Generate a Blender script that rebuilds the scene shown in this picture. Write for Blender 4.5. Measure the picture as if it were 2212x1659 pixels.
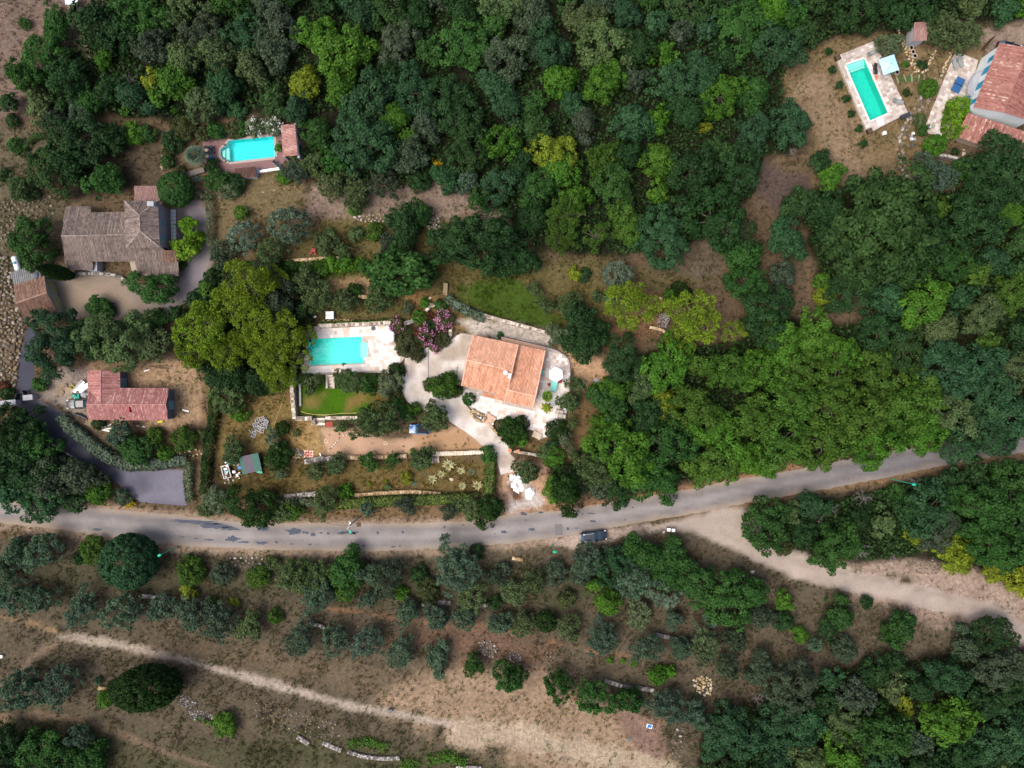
import bpy, bmesh, math, random
import numpy as np
from mathutils import Vector, Matrix, geometry as mgeo

for o in list(bpy.data.objects):
    bpy.data.objects.remove(o)
scene = bpy.context.scene
col = scene.collection

# ------------------------------------------------------------------ camera, light, exposure
ALT = 128.0            # metres above the ground
PXM = 12.0             # survey units per metre on the ground
cam_d = bpy.data.cameras.new('camera')
cam = bpy.data.objects.new('camera', cam_d)
col.objects.link(cam)
cam.location = (0, 0, ALT)
cam_d.sensor_width = 36.0
cam_d.lens = 25.0
cam_d.clip_start = 1.0
cam_d.clip_end = 6000.0
scene.camera = cam

world = bpy.data.worlds.new('World')
scene.world = world
world.use_nodes = True
wn = world.node_tree.nodes
sky = wn.new('ShaderNodeTexSky')
sky.sky_type = 'NISHITA'
sky.sun_disc = False
sky.sun_elevation = math.radians(60)
sky.sun_rotation = math.radians(-115)
sky.air_density = 0.6
sky.dust_density = 6.0
sky.ozone_density = 1.0
world.node_tree.links.new(sky.outputs[0], wn['Background'].inputs[0])
wn['Background'].inputs[1].default_value = 0.15

sun_d = bpy.data.lights.new('sun', 'SUN')
sun_d.energy = 0.85
sun_d.angle = math.radians(45)
sun_d.color = (1.0, 0.94, 0.85)
sun = bpy.data.objects.new('sun', sun_d)
col.objects.link(sun)
_sd = Vector((-math.sin(math.radians(115)) * math.cos(math.radians(60)),
              math.cos(math.radians(115)) * math.cos(math.radians(60)), math.sin(math.radians(60))))
sun.rotation_euler = _sd.to_track_quat('Z', 'Y').to_euler()
sun.location = _sd * 300

scene.view_settings.view_transform = 'Standard'
scene.view_settings.look = 'None'
scene.view_settings.exposure = 0.85
scene.view_settings.gamma = 1.0
scene.view_settings.use_curve_mapping = False
scene.cycles.max_bounces = 6
scene.cycles.transparent_max_bounces = 6
scene.cycles.use_denoising = True

# ------------------------------------------------------------------ helpers
def V(px, py, z=0.0):
    """survey point seen at (px, py), standing at height z -> metres"""
    k = (ALT - z) / ALT / PXM
    return ((px - 1106) * k, (829.5 - py) * k)

def V3(px, py, z=0.0):
    x, y = V(px, py, z)
    return Vector((x, y, z))

def lin(c):
    c = c / 255.0
    return c / 12.92 if c <= 0.04045 else ((c + 0.055) / 1.055) ** 2.4

def s(r, g, b, f=0.82):
    return (lin(r) * f, lin(g) * f, lin(b) * f)

ORIGIN = {}

def link(o):
    col.objects.link(o)
    return o

def tag(o, label=None, cat=None, group=None, kind=None):
    if label: o['label'] = label
    if cat: o['category'] = cat
    if group: o['group'] = group
    if kind: o['kind'] = kind
    return o

def thing(name, label, cat, loc=(0, 0, 0), rotz=0.0, group=None):
    o = bpy.data.objects.new(name, None)
    o.empty_display_size = 0.3
    o.location = loc
    o.rotation_euler = (0, 0, rotz)
    link(o)
    ORIGIN[o] = Vector(loc) if len(loc) == 3 else Vector((loc[0], loc[1], 0))
    return tag(o, label, cat, group)

def obj(name, me, parent=None, loc=(0, 0, 0), rot=(0, 0, 0), scale=(1, 1, 1), color=None):
    o = bpy.data.objects.new(name, me)
    o.location = loc
    o.rotation_euler = rot
    o.scale = scale
    if color: o.color = (*color[:3], 1)
    if parent: o.parent = parent
    link(o)
    return o

def copy_tree(o, parent=None):
    c = o.copy()
    link(c)
    if parent is not None: c.parent = parent
    for ch in list(o.children):
        copy_tree(ch, c)
    return c

class MB:
    """collects shapes for ONE mesh"""
    def __init__(self):
        self.v, self.f, self.t, self.m = [], [], [], []
        self.mi = 0
    def face(self, pts, t=0.5):
        b = len(self.v)
        self.v += [tuple(p) for p in pts]
        self.f.append(tuple(range(b, b + len(pts))))
        self.t.append(t); self.m.append(self.mi)
    def add(self, verts, faces, t=0.5):
        b = len(self.v)
        self.v += [tuple(p) for p in verts]
        for f in faces:
            self.f.append(tuple(i + b for i in f)); self.t.append(t); self.m.append(self.mi)
    def box(self, c, size, rz=0.0, t=0.5, taper=1.0, rx=0.0, ry=0.0, jit=0.0):
        hx, hy, hz = size[0] / 2, size[1] / 2, size[2] / 2
        M = Matrix.Rotation(rz, 3, 'Z') @ Matrix.Rotation(ry, 3, 'Y') @ Matrix.Rotation(rx, 3, 'X')
        vs = []
        for z in (-1, 1):
            k = taper if z > 0 else 1
            for x, y in ((-1, -1), (1, -1), (1, 1), (-1, 1)):
                p = Vector((x * hx * k, y * hy * k, z * hz))
                if jit: p += Vector((random.uniform(-jit, jit), random.uniform(-jit, jit), random.uniform(-jit, jit)))
                vs.append(M @ p + Vector(c))
        self.add(vs, [(3, 2, 1, 0), (4, 5, 6, 7), (0, 1, 5, 4), (1, 2, 6, 5), (2, 3, 7, 6), (3, 0, 4, 7)], t)
    def tube(self, pts, r, n=6, t=0.5, cap=True):
        pts = [Vector(p) for p in pts]
        rs = r if isinstance(r, (list, tuple)) else [r] * len(pts)
        vs, fs = [], []
        for i, p in enumerate(pts):
            d = (pts[min(i + 1, len(pts) - 1)] - pts[max(i - 1, 0)])
            d = d.normalized() if d.length > 1e-6 else Vector((0, 0, 1))
            a = Vector((0, 0, 1)) if abs(d.z) < 0.9 else Vector((1, 0, 0))
            u = d.cross(a).normalized(); w = d.cross(u)
            for k in range(n):
                an = 2 * math.pi * k / n
                vs.append(p + (u * math.cos(an) + w * math.sin(an)) * rs[i])
        for i in range(len(pts) - 1):
            for k in range(n):
                fs.append((i * n + k, i * n + (k + 1) % n, (i + 1) * n + (k + 1) % n, (i + 1) * n + k))
        if cap:
            fs.append(tuple(range(n))); fs.append(tuple(range((len(pts) - 1) * n, len(pts) * n)))
        self.add(vs, fs, t)
    def lathe(self, prof, n=16, c=(0, 0, 0), t=0.5):
        vs, fs = [], []
        for (r, z) in prof:
            for k in range(n):
                a = 2 * math.pi * k / n
                vs.append((c[0] + r * math.cos(a), c[1] + r * math.sin(a), c[2] + z))
        for i in range(len(prof) - 1):
            for k in range(n):
                fs.append((i * n + k, i * n + (k + 1) % n, (i + 1) * n + (k + 1) % n, (i + 1) * n + k))
        if prof[0][0] > 1e-4: fs.append(tuple(range(n - 1, -1, -1)))
        if prof[-1][0] > 1e-4: fs.append(tuple(range((len(prof) - 1) * n, len(prof) * n)))
        self.add(vs, fs, t)
    def prism(self, poly, z0, z1, t=0.5, top=True):
        n = len(poly)
        zs = z1 if isinstance(z1, (list, tuple)) else [z1] * n
        a = sum(poly[i][0] * poly[(i + 1) % n][1] - poly[(i + 1) % n][0] * poly[i][1] for i in range(n))
        if a < 0:
            poly = list(poly)[::-1]; zs = list(zs)[::-1]
        vs = [(p[0], p[1], z0) for p in poly] + [(p[0], p[1], zs[i]) for i, p in enumerate(poly)]
        fs = [(i, (i + 1) % n, n + (i + 1) % n, n + i) for i in range(n)]
        if top: fs.append(tuple(range(n, 2 * n)))
        self.add(vs, fs, t)
    def mesh(self, name, mats, origin=None, smooth=False):
        me = bpy.data.meshes.new(name)
        vs = self.v
        if origin is not None:
            ox, oy, oz = origin
            vs = [(a - ox, b - oy, c - oz) for a, b, c in vs]
        me.from_pydata(vs, [], self.f)
        at = me.attributes.new('tint', 'FLOAT', 'FACE')
        at.data.foreach_set('value', np.array(self.t, np.float32))
        for m in (mats if isinstance(mats, (list, tuple)) else [mats]):
            me.materials.append(m)
        me.polygons.foreach_set('material_index', np.array(self.m, np.int32))
        if smooth: me.polygons.foreach_set('use_smooth', np.ones(len(self.f), bool))
        me.update()
        return me
    def build(self, name, mats, parent=None, world=True, smooth=False, **kw):
        """world=True: shapes were given in scene metres; else in the parent's own frame"""
        org = None
        if world and parent is not None:
            root = parent
            while root.parent: root = root.parent
            org = ORIGIN.get(root, Vector((0, 0, 0)))
        return obj(name, self.mesh(name, mats, org, smooth), parent, **kw)

def np_mesh(name, V_, F_, mat, tint=None, gcol=None, smooth=False):
    me = bpy.data.meshes.new(name)
    V_ = np.asarray(V_, np.float32); F_ = np.asarray(F_, np.int32)
    m, k = F_.shape
    me.vertices.add(len(V_)); me.vertices.foreach_set('co', V_.ravel())
    me.loops.add(m * k); me.loops.foreach_set('vertex_index', F_.ravel())
    me.polygons.add(m)
    me.polygons.foreach_set('loop_start', np.arange(0, m * k, k, dtype=np.int32))
    me.polygons.foreach_set('loop_total', np.full(m, k, np.int32))
    if tint is not None:
        at = me.attributes.new('tint', 'FLOAT', 'FACE')
        at.data.foreach_set('value', np.asarray(tint, np.float32))
    if gcol is not None:
        at = me.attributes.new('gcol', 'FLOAT_COLOR', 'POINT')
        c4 = np.ones((len(V_), 4), np.float32); c4[:, :3] = gcol
        at.data.foreach_set('color', c4.ravel())
    if smooth: me.polygons.foreach_set('use_smooth', np.ones(m, bool))
    me.materials.append(mat)
    me.update(calc_edges=True)
    me.validate()
    return me

# ------------------------------------------------------------------ materials
def _mat(name):
    m = bpy.data.materials.new(name)
    m.use_nodes = True
    nt = m.node_tree
    return m, nt, nt.nodes, nt.links, nt.nodes['Principled BSDF']

def _noise(nodes, links, scale, detail=4.0, coord='Object', rough=0.6):
    tc = nodes.new('ShaderNodeTexCoord')
    n = nodes.new('ShaderNodeTexNoise')
    n.inputs['Scale'].default_value = scale
    n.inputs['Detail'].default_value = detail
    n.inputs['Roughness'].default_value = rough
    links.new(tc.outputs[coord], n.inputs['Vector'])
    return n

def _vary(nodes, links, colour_out, fac_out, lo, hi):
    """colour * map(fac, .3...7 -> lo...hi)"""
    mr = nodes.new('ShaderNodeMapRange')
    mr.inputs[1].default_value = 0.3; mr.inputs[2].default_value = 0.7
    mr.inputs[3].default_value = lo; mr.inputs[4].default_value = hi
    links.new(fac_out, mr.inputs[0])
    mx = nodes.new('ShaderNodeVectorMath'); mx.operation = 'SCALE'
    links.new(colour_out, mx.inputs[0]); links.new(mr.outputs[0], mx.inputs['Scale'])
    return mx.outputs[0]

def mat(name, c, rough=0.7, var=0.15, scale=1.5, metallic=0.0, bump=0.0, spec=0.4, coat=0.0):
    m, nt, N, L, bs = _mat(name)
    rgb = N.new('ShaderNodeRGB'); rgb.outputs[0].default_value = (*c, 1)
    nz = _noise(N, L, scale)
    L.new(_vary(N, L, rgb.outputs[0], nz.outputs[0], 1 - var, 1 + var), bs.inputs['Base Color'])
    bs.inputs['Roughness'].default_value = rough
    bs.inputs['Metallic'].default_value = metallic
    bs.inputs['Specular IOR Level'].default_value = spec
    bs.inputs['Coat Weight'].default_value = coat
    if bump:
        b = N.new('ShaderNodeBump'); b.inputs['Strength'].default_value = bump; b.inputs['Distance'].default_value = 0.05
        n2 = _noise(N, L, scale * 6)
        L.new(n2.outputs[0], b.inputs['Height']); L.new(b.outputs[0], bs.inputs['Normal'])
    return m

def mat_ramp(name, stops, rough=0.85, var=0.18, scale=2.0, bump=0.0):
    """colour by the per-piece 'tint' attribute"""
    m, nt, N, L, bs = _mat(name)
    at = N.new('ShaderNodeAttribute'); at.attribute_name = 'tint'
    cr = N.new('ShaderNodeValToRGB')
    e = cr.color_ramp.elements
    e[0].position, e[0].color = stops[0][0], (*stops[0][1], 1)
    e[1].position, e[1].color = stops[-1][0], (*stops[-1][1], 1)
    for p, c in stops[1:-1]:
        k = e.new(p); k.color = (*c, 1)
    L.new(at.outputs['Fac'], cr.inputs[0])
    nz = _noise(N, L, scale)
    L.new(_vary(N, L, cr.outputs[0], nz.outputs[0], 1 - var, 1 + var), bs.inputs['Base Color'])
    bs.inputs['Roughness'].default_value = rough
    bs.inputs['Specular IOR Level'].default_value = 0.25
    return m

def mat_objcol(name, rough=0.8, var=0.15, scale=3.0, spec=0.3):
    m, nt, N, L, bs = _mat(name)
    oi = N.new('ShaderNodeObjectInfo')
    nz = _noise(N, L, scale)
    L.new(_vary(N, L, oi.outputs['Color'], nz.outputs[0], 1 - var, 1 + var), bs.inputs['Base Color'])
    bs.inputs['Roughness'].default_value = rough
    bs.inputs['Specular IOR Level'].default_value = spec
    return m

def mat_leaf(name, trans=0.22):
    m, nt, N, L, bs = _mat(name)
    oi = N.new('ShaderNodeObjectInfo')
    at = N.new('ShaderNodeAttribute'); at.attribute_name = 'tint'
    mr = N.new('ShaderNodeMapRange')
    mr.inputs[3].default_value = 0.55; mr.inputs[4].default_value = 1.5
    L.new(at.outputs['Fac'], mr.inputs[0])
    mx = N.new('ShaderNodeVectorMath'); mx.operation = 'SCALE'
    L.new(oi.outputs['Color'], mx.inputs[0]); L.new(mr.outputs[0], mx.inputs['Scale'])
    hs = N.new('ShaderNodeHueSaturation')
    h = N.new('ShaderNodeMapRange')
    h.inputs[3].default_value = 0.508; h.inputs[4].default_value = 0.492
    L.new(at.outputs['Fac'], h.inputs[0]); L.new(h.outputs[0], hs.inputs['Hue'])
    L.new(mx.outputs[0], hs.inputs['Color'])
    L.new(hs.outputs[0], bs.inputs['Base Color'])
    bs.inputs['Roughness'].default_value = 0.6
    bs.inputs['Specular IOR Level'].default_value = 0.1
    tr = N.new('ShaderNodeBsdfTranslucent')
    L.new(hs.outputs[0], tr.inputs['Color'])
    ms = N.new('ShaderNodeMixShader'); ms.inputs[0].default_value = trans
    L.new(bs.outputs[0], ms.inputs[1]); L.new(tr.outputs[0], ms.inputs[2])
    L.new(ms.outputs[0], N['Material Output'].inputs['Surface'])
    return m

def mat_ground(name, lo=0.52, hi=1.5, speck=0.75, bump=0.7, fine=1.5):
    m, nt, N, L, bs = _mat(name)
    at = N.new('ShaderNodeAttribute'); at.attribute_name = 'gcol'
    n1 = _noise(N, L, fine, 8.0, rough=0.75)
    n2 = _noise(N, L, 0.22, 5.0)
    c = _vary(N, L, at.outputs['Color'], n1.outputs[0], lo, hi)
    c = _vary(N, L, c, n2.outputs[0], 0.85, 1.15)
    if speck:
        n3 = _noise(N, L, 1.1, 6.0, rough=0.8)
        mr = N.new('ShaderNodeMapRange')
        mr.inputs[1].default_value = 0.55; mr.inputs[2].default_value = 0.68
        mr.inputs[3].default_value = 0.0; mr.inputs[4].default_value = speck
        L.new(n3.outputs[0], mr.inputs[0])
        mx = N.new('ShaderNodeMix'); mx.data_type = 'RGBA'; mx.blend_type = 'MULTIPLY'
        L.new(mr.outputs[0], mx.inputs[0]); L.new(c, mx.inputs[6])
        mx.inputs[7].default_value = (0.45, 0.5, 0.36, 1)
        c = mx.outputs[2]
    L.new(c, bs.inputs['Base Color'])
    bs.inputs['Roughness'].default_value = 0.95
    bs.inputs['Specular IOR Level'].default_value = 0.1
    if bump:
        b = N.new('ShaderNodeBump'); b.inputs['Strength'].default_value = bump; b.inputs['Distance'].default_value = 0.25
        n4 = _noise(N, L, 2.6, 6.0, rough=0.7)
        L.new(n4.outputs[0], b.inputs['Height']); L.new(b.outputs[0], bs.inputs['Normal'])
    return m

def mat_water(name, c):
    m, nt, N, L, bs = _mat(name)
    N.remove(bs)
    tr = N.new('ShaderNodeBsdfTransparent'); tr.inputs[0].default_value = (*c, 1)
    gl = N.new('ShaderNodeBsdfGlossy'); gl.inputs['Roughness'].default_value = 0.06
    fr = N.new('ShaderNodeFresnel'); fr.inputs[0].default_value = 1.33
    b = N.new('ShaderNodeBump'); b.inputs['Strength'].default_value = 0.6; b.inputs['Distance'].default_value = 0.06
    nz = _noise(N, L, 2.2, 3.0)
    L.new(nz.outputs[0], b.inputs['Height']); L.new(b.outputs[0], gl.inputs['Normal']); L.new(b.outputs[0], fr.inputs['Normal'])
    ms = N.new('ShaderNodeMixShader')
    L.new(fr.outputs[0], ms.inputs[0]); L.new(tr.outputs[0], ms.inputs[1]); L.new(gl.outputs[0], ms.inputs[2])
    L.new(ms.outputs[0], N['Material Output'].inputs['Surface'])
    return m

M = {}
M['leaf'] = mat_leaf('leaf')
M['bark'] = mat('bark', (0.13, 0.105, 0.085), 0.9, 0.3, 4)
M['dead'] = mat_objcol('dead_wood', 0.9, 0.25, 4)
M['ground'] = mat_ground('dry_ground')
M['yard'] = mat_ground('packed_gravel', 0.86, 1.12, 0.12, 0.25, 3.0)
M['lawn'] = mat_ground('mown_grass', 0.7, 1.3, 0.15, 0.5, 3.0)
M['asphalt'] = mat_ground('worn_asphalt', 0.9, 1.1, 0.10, 0.12, 2.5)
M['concrete'] = mat_ground('cast_concrete', 0.84, 1.14, 0.10, 0.15, 1.2)
M['patch'] = mat('fresh_bitumen', (0.052, 0.062, 0.085), 0.8, 0.25, 3)
M['slab'] = mat_objcol('travertine_slab', 0.7, 0.10, 4)
M['mortar'] = mat('pale_mortar', s(186, 176, 166), 0.9, 0.12, 2)
M['stonew'] = mat_ramp('wall_stone', [(0, s(120, 108, 95)), (0.5, s(185, 172, 155)), (1, s(225, 215, 200))])
M['stoned'] = mat_ramp('grey_stone', [(0, s(85, 82, 80)), (0.5, s(140, 134, 128)), (1, s(190, 185, 178))])
M['stoney'] = mat_ramp('ochre_stone', [(0, s(120, 98, 70)), (0.5, s(175, 150, 112)), (1, s(215, 195, 160))])
M['rock'] = mat_objcol('rough_rock', 0.9, 0.25, 2.0, 0.2)
M['white'] = mat('white_paint', (0.78, 0.78, 0.77), 0.5, 0.05)
M['canvas'] = mat('white_canvas', (0.82, 0.82, 0.8), 0.8, 0.04)
M['bluecanvas'] = mat('pale_blue_canvas', s(165, 205, 225, 1), 0.8, 0.08, 1)
M['wallwhite'] = mat('white_render', (0.60, 0.66, 0.67), 0.85, 0.06, 0.6)
M['wallgrey'] = mat('grey_render', s(160, 162, 168, 0.9), 0.9, 0.12, 0.8)
M['wallblock'] = mat('bare_grey_blocks', s(92, 98, 108, 0.9), 0.9, 0.2, 2.5)
M['wallbeige'] = mat('beige_render', s(160, 145, 130), 0.9, 0.1, 0.8)
M['wallmauve'] = mat('pale_mauve_render', s(150, 142, 145, 0.9), 0.9, 0.08, 0.7)
M['shutter'] = mat('blue_shutter_paint', (0.0, 0.22, 0.36), 0.5, 0.08)
M['shutterpale'] = mat('pale_blue_shutter_paint', s(110, 150, 165), 0.6, 0.08)
M['glass'] = mat('dark_window_glass', (0.02, 0.025, 0.03), 0.08, 0.05, 1, spec=0.6)
M['steel'] = mat('dark_blue_steel', (0.035, 0.04, 0.10), 0.4, 0.1, metallic=0.3)
M['black'] = mat('black_plastic', (0.018, 0.019, 0.022), 0.5, 0.1)
M['rubber'] = mat('tyre_rubber', (0.015, 0.015, 0.015), 0.8, 0.1)
M['metal'] = mat('galvanised_metal', (0.45, 0.48, 0.5), 0.4, 0.1, metallic=0.6)
M['timber'] = mat('weathered_timber', s(150, 132, 108), 0.85, 0.25, 3)
M['timberdk'] = mat('dark_timber', s(85, 68, 52), 0.85, 0.25, 3)
M['terra'] = mat('terracotta', s(195, 130, 100), 0.8, 0.15, 3)
M['green'] = mat('green_lamp_paint', (0.0, 0.36, 0.20), 0.4, 0.06)
M['cylw'] = mat('white_tank_paint', s(215, 228, 235, 0.95), 0.4, 0.06, 1)
M['red'] = mat('red_paint', s(150, 45, 45), 0.6, 0.1)
M['teal'] = mat('turquoise_cloth', s(120, 205, 195, 0.9), 0.8, 0.12, 6)
M['bluep'] = mat('blue_tarpaulin', (0.0, 0.16, 0.5), 0.5, 0.2, 4)
M['greenp'] = mat('green_plastic', (0.02, 0.36, 0.24), 0.5, 0.15, 4)
M['grey'] = mat('grey_cloth', s(90, 98, 110), 0.85, 0.12, 5)
M['dark'] = mat('charcoal_cloth', s(48, 52, 62), 0.85, 0.12, 5)
M['globe'] = mat('white_globe_glass', (0.85, 0.85, 0.85), 0.2, 0.02)
M['liner'] = mat('turquoise_pool_liner', (0.03, 0.80, 0.74), 0.6, 0.14, 2.5)  # mottling imitates rippled light, put into all three liner colours
M['linerb'] = mat('aqua_pool_liner', (0.02, 0.68, 0.70), 0.6, 0.14, 2.5)
M['linerg'] = mat('green_pool_liner', (0.015, 0.52, 0.42), 0.6, 0.14, 2.5)
M['water'] = mat_water('pool_water', (0.72, 0.98, 0.96))
M['coping'] = mat('pale_coping_stone', s(226, 220, 212), 0.7, 0.06, 2)
M['copingp'] = mat('pinkish_coping_stone', s(172, 158, 150), 0.7, 0.08, 2)
# ------------------------------------------------------------------ ground zones
rng = np.random.default_rng(7)
random.seed(11)
_lat = rng.random((256, 256))
def vnoise(x, y, sc, seed=0):
    x = x / sc + seed * 17.3; y = y / sc + seed * 31.7
    xi = np.floor(x).astype(int); yi = np.floor(y).astype(int)
    fx = x - xi; fy = y - yi
    fx = fx * fx * (3 - 2 * fx); fy = fy * fy * (3 - 2 * fy)
    g = lambda a, b: _lat[a % 256, b % 256]
    return (g(xi, yi) * (1 - fx) + g(xi + 1, yi) * fx) * (1 - fy) + (g(xi, yi + 1) * (1 - fx) + g(xi + 1, yi + 1) * fx) * fy - 0.5
def fbm(x, y, sc, seed=0):
    return vnoise(x, y, sc, seed) + 0.5 * vnoise(x, y, sc / 2.1, seed + 1) + 0.25 * vnoise(x, y, sc / 4.3, seed + 2)

def sdf_poly(x, y, P):
    """signed distance, positive inside"""
    P = np.asarray(P, float); n = len(P)
    d = np.full(x.shape, 1e18); ins = np.zeros(x.shape, bool)
    for i in range(n):
        a = P[i]; b = P[(i + 1) % n]
        ex, ey = b - a; wx = x - a[0]; wy = y - a[1]
        t = np.clip((wx * ex + wy * ey) / (ex * ex + ey * ey + 1e-9), 0, 1)
        d = np.minimum(d, (wx - ex * t) ** 2 + (wy - ey * t) ** 2)
        c = (a[1] > y) != (b[1] > y)
        if abs(ey) > 1e-9:
            ins ^= c & (x < ex * (y - a[1]) / ey + a[0])
    return np.where(ins, 1, -1) * np.sqrt(d)
def dist_line(x, y, P):
    P = np.asarray(P, float)
    d = np.full(x.shape, 1e18)
    for a, b in zip(P[:-1], P[1:]):
        ex, ey = b - a; wx = x - a[0]; wy = y - a[1]
        t = np.clip((wx * ex + wy * ey) / (ex * ex + ey * ey + 1e-9), 0, 1)
        d = np.minimum(d, (wx - ex * t) ** 2 + (wy - ey * t) ** 2)
    return np.sqrt(d)

# woods (survey units)
F1 = [(215,-70),(2290,-70),(2290,40),(2120,55),(1990,45),(1935,70),(1800,85),(1700,130),(1690,230),(1740,262),(1720,330),(1650,345),(1635,420),(1480,540),(1300,560),(1150,540),(1110,510),(1075,460),(1020,425),(930,395),(820,430),(700,405),(662,360),(650,255),(520,240),(430,262),(260,262),(205,200),(150,262),(60,250),(55,170),(150,110)]
F2 = [(1640,425),(1770,405),(1840,400),(1990,420),(2080,400),(2100,350),(2290,350),(2290,945),(2050,955),(1850,995),(1580,1035),(1440,1045),(1300,1060),(1190,1085),(1185,1000),(1290,940),(1300,850),(1330,770),(1600,730),(1640,690),(1750,690),(1880,700),(1870,655),(1770,600),(1740,500)]
F3 = [(1520,1560),(1640,1500),(1800,1440),(1950,1420),(2100,1400),(2290,1420),(2290,1720),(1500,1720)]
F4 = [(1600,1120),(1700,1095),(1900,1050),(2100,1005),(2290,985),(2290,1290),(2180,1270),(2100,1225),(1960,1205),(1850,1215),(1750,1195),(1640,1185)]
F5 = [(-70,1580),(150,1590),(240,1640),(250,1720),(-70,1720)]
F6 = [(-70,900),(60,905),(110,960),(170,1000),(235,1060),(200,1080),(100,1095),(-70,1080)]
F7 = [(470,560),(620,560),(690,640),(690,740),(640,830),(560,840),(480,830),(380,780),(370,680)]

GRAVEL = [(100,588),(150,600),(180,592),(234,592),(275,606),(330,622),(392,602),(384,560),(377,520),(377,450),(372,434),(430,428),(444,440),(448,470),(448,530),(462,545),(458,575),(442,608),(425,640),(385,665),(340,682),(280,690),(200,700),(140,672)]
COURT = [(690,925),(770,925),(812,948),(886,945),(1003,918),(1045,950),(1053,972),(934,975),(840,985),(790,982),(705,983),(700,960)]
LAWN = [(644,812),(852,812),(868,845),(855,885),(800,898),(706,901),(646,899)]
MEADOW = [(985,612),(1040,598),(1110,600),(1180,640),(1215,690),(1180,712),(1100,698),(1050,684),(1005,660)]
TRACK = [(1395,1146),(1440,1130),(1500,1112),(1560,1098),(1605,1094),(1660,1150),(1700,1180),(1760,1208),(1834,1234),(1984,1264),(2134,1301),(2212,1344),(2330,1410),(2330,1470),(2212,1396),(2134,1341),(1984,1311),(1859,1281),(1716,1251),(1620,1205),(1560,1176),(1500,1150),(1450,1140)]
ROAD_UP = [(-300,1060),(0,1079),(150,1092),(250,1100),(425,1117),(553,1131),(690,1129),(778,1131),(928,1129),(1028,1125),(1106,1110),(1211,1102),(1300,1089),(1406,1071),(1481,1058),(1581,1037),(1659,1026),(1809,997),(1934,972),(2059,954),(2212,935),(2600,890)]
ROAD_LO = [(2600,935),(2212,977),(2109,991),(1934,1027),(1784,1057),(1659,1077),(1556,1098),(1481,1113),(1356,1133),(1256,1154),(1106,1174),(928,1185),(778,1192),(553,1186),(425,1181),(250,1162),(100,1140),(0,1130),(-300,1100)]
ROAD = ROAD_UP + ROAD_LO
BAY = [(36,812),(44,768),(56,715),(70,700),(80,720),(72,762),(74,800),(75,835),(80,862),(135,889),(140,919),(182,952),(237,989),(275,1012),(402,1016),(405,1093),(302,1085),(282,1067),(217,1012),(170,995),(112,958),(70,922),(25,899),(27,874),(37,840)]
DRIVE = [(878,768),(925,750),(960,742),(995,720),(1026,724),(1012,780),(998,836),(1000,868),(1019,890),(1050,912),(1085,946),(1104,968),(1102,980),(1112,990),(1110,1018),(1082,1026),(1073,988),(1052,970),(1015,940),(965,906),(935,893),(905,882),(880,868),(869,845),(868,800)]
PATIO = [(994,832),(1012,778),(1024,726),(1090,736),(1130,733),(1180,748.5),(1208.6,759),(1228,774),(1232.5,795),(1231.5,842),(1222,905),(1196,940),(1168,948),(1150,929),(1131,928),(1080,909),(1048,896),(1019,884),(1000,862)]
POOLT = [(695,704.5),(845,699),(852,712),(855,745),(863,758.6),(878,768),(866,783),(849,792),(850,806),(777,804),(702.8,809),(652.5,808),(651.8,775),(655,740),(668,706)]
POOL1 = [(666.7,732.8),(781.5,727),(782,738.6),(794.3,740.6),(794.3,770),(784,772),(784.7,784.4),(668,789.6)]
UPT = [(1805,122.5),(1889,88.7),(1961.5,243.7),(1875,288.7)]
POOL2 = [(1827,141),(1866.5,127),(1917.7,243.7),(1879,260.7)]
TERR3 = [(2064,110),(2113,130),(2080,262),(2049,302),(2006,288),(1999,272)]
HERR = [(437,304),(470,292),(595,285),(613,290),(618,340),(606,362),(552,372),(494,378),(462,372),(440,350)]
_pb = [(491.6,305.4),(591.5,295),(593.4,338.6),(493.5,350)]
POOL3 = [(499,303.5),(591.5,294.5),(594,339),(494.5,350.5),(490,346)] + [(489 - 12 * math.sin(a), 331 + 14.5 * math.cos(a)) for a in [math.pi * k / 12 for k in range(1, 12)]] + [(489.5,315),(492,307)]

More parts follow.
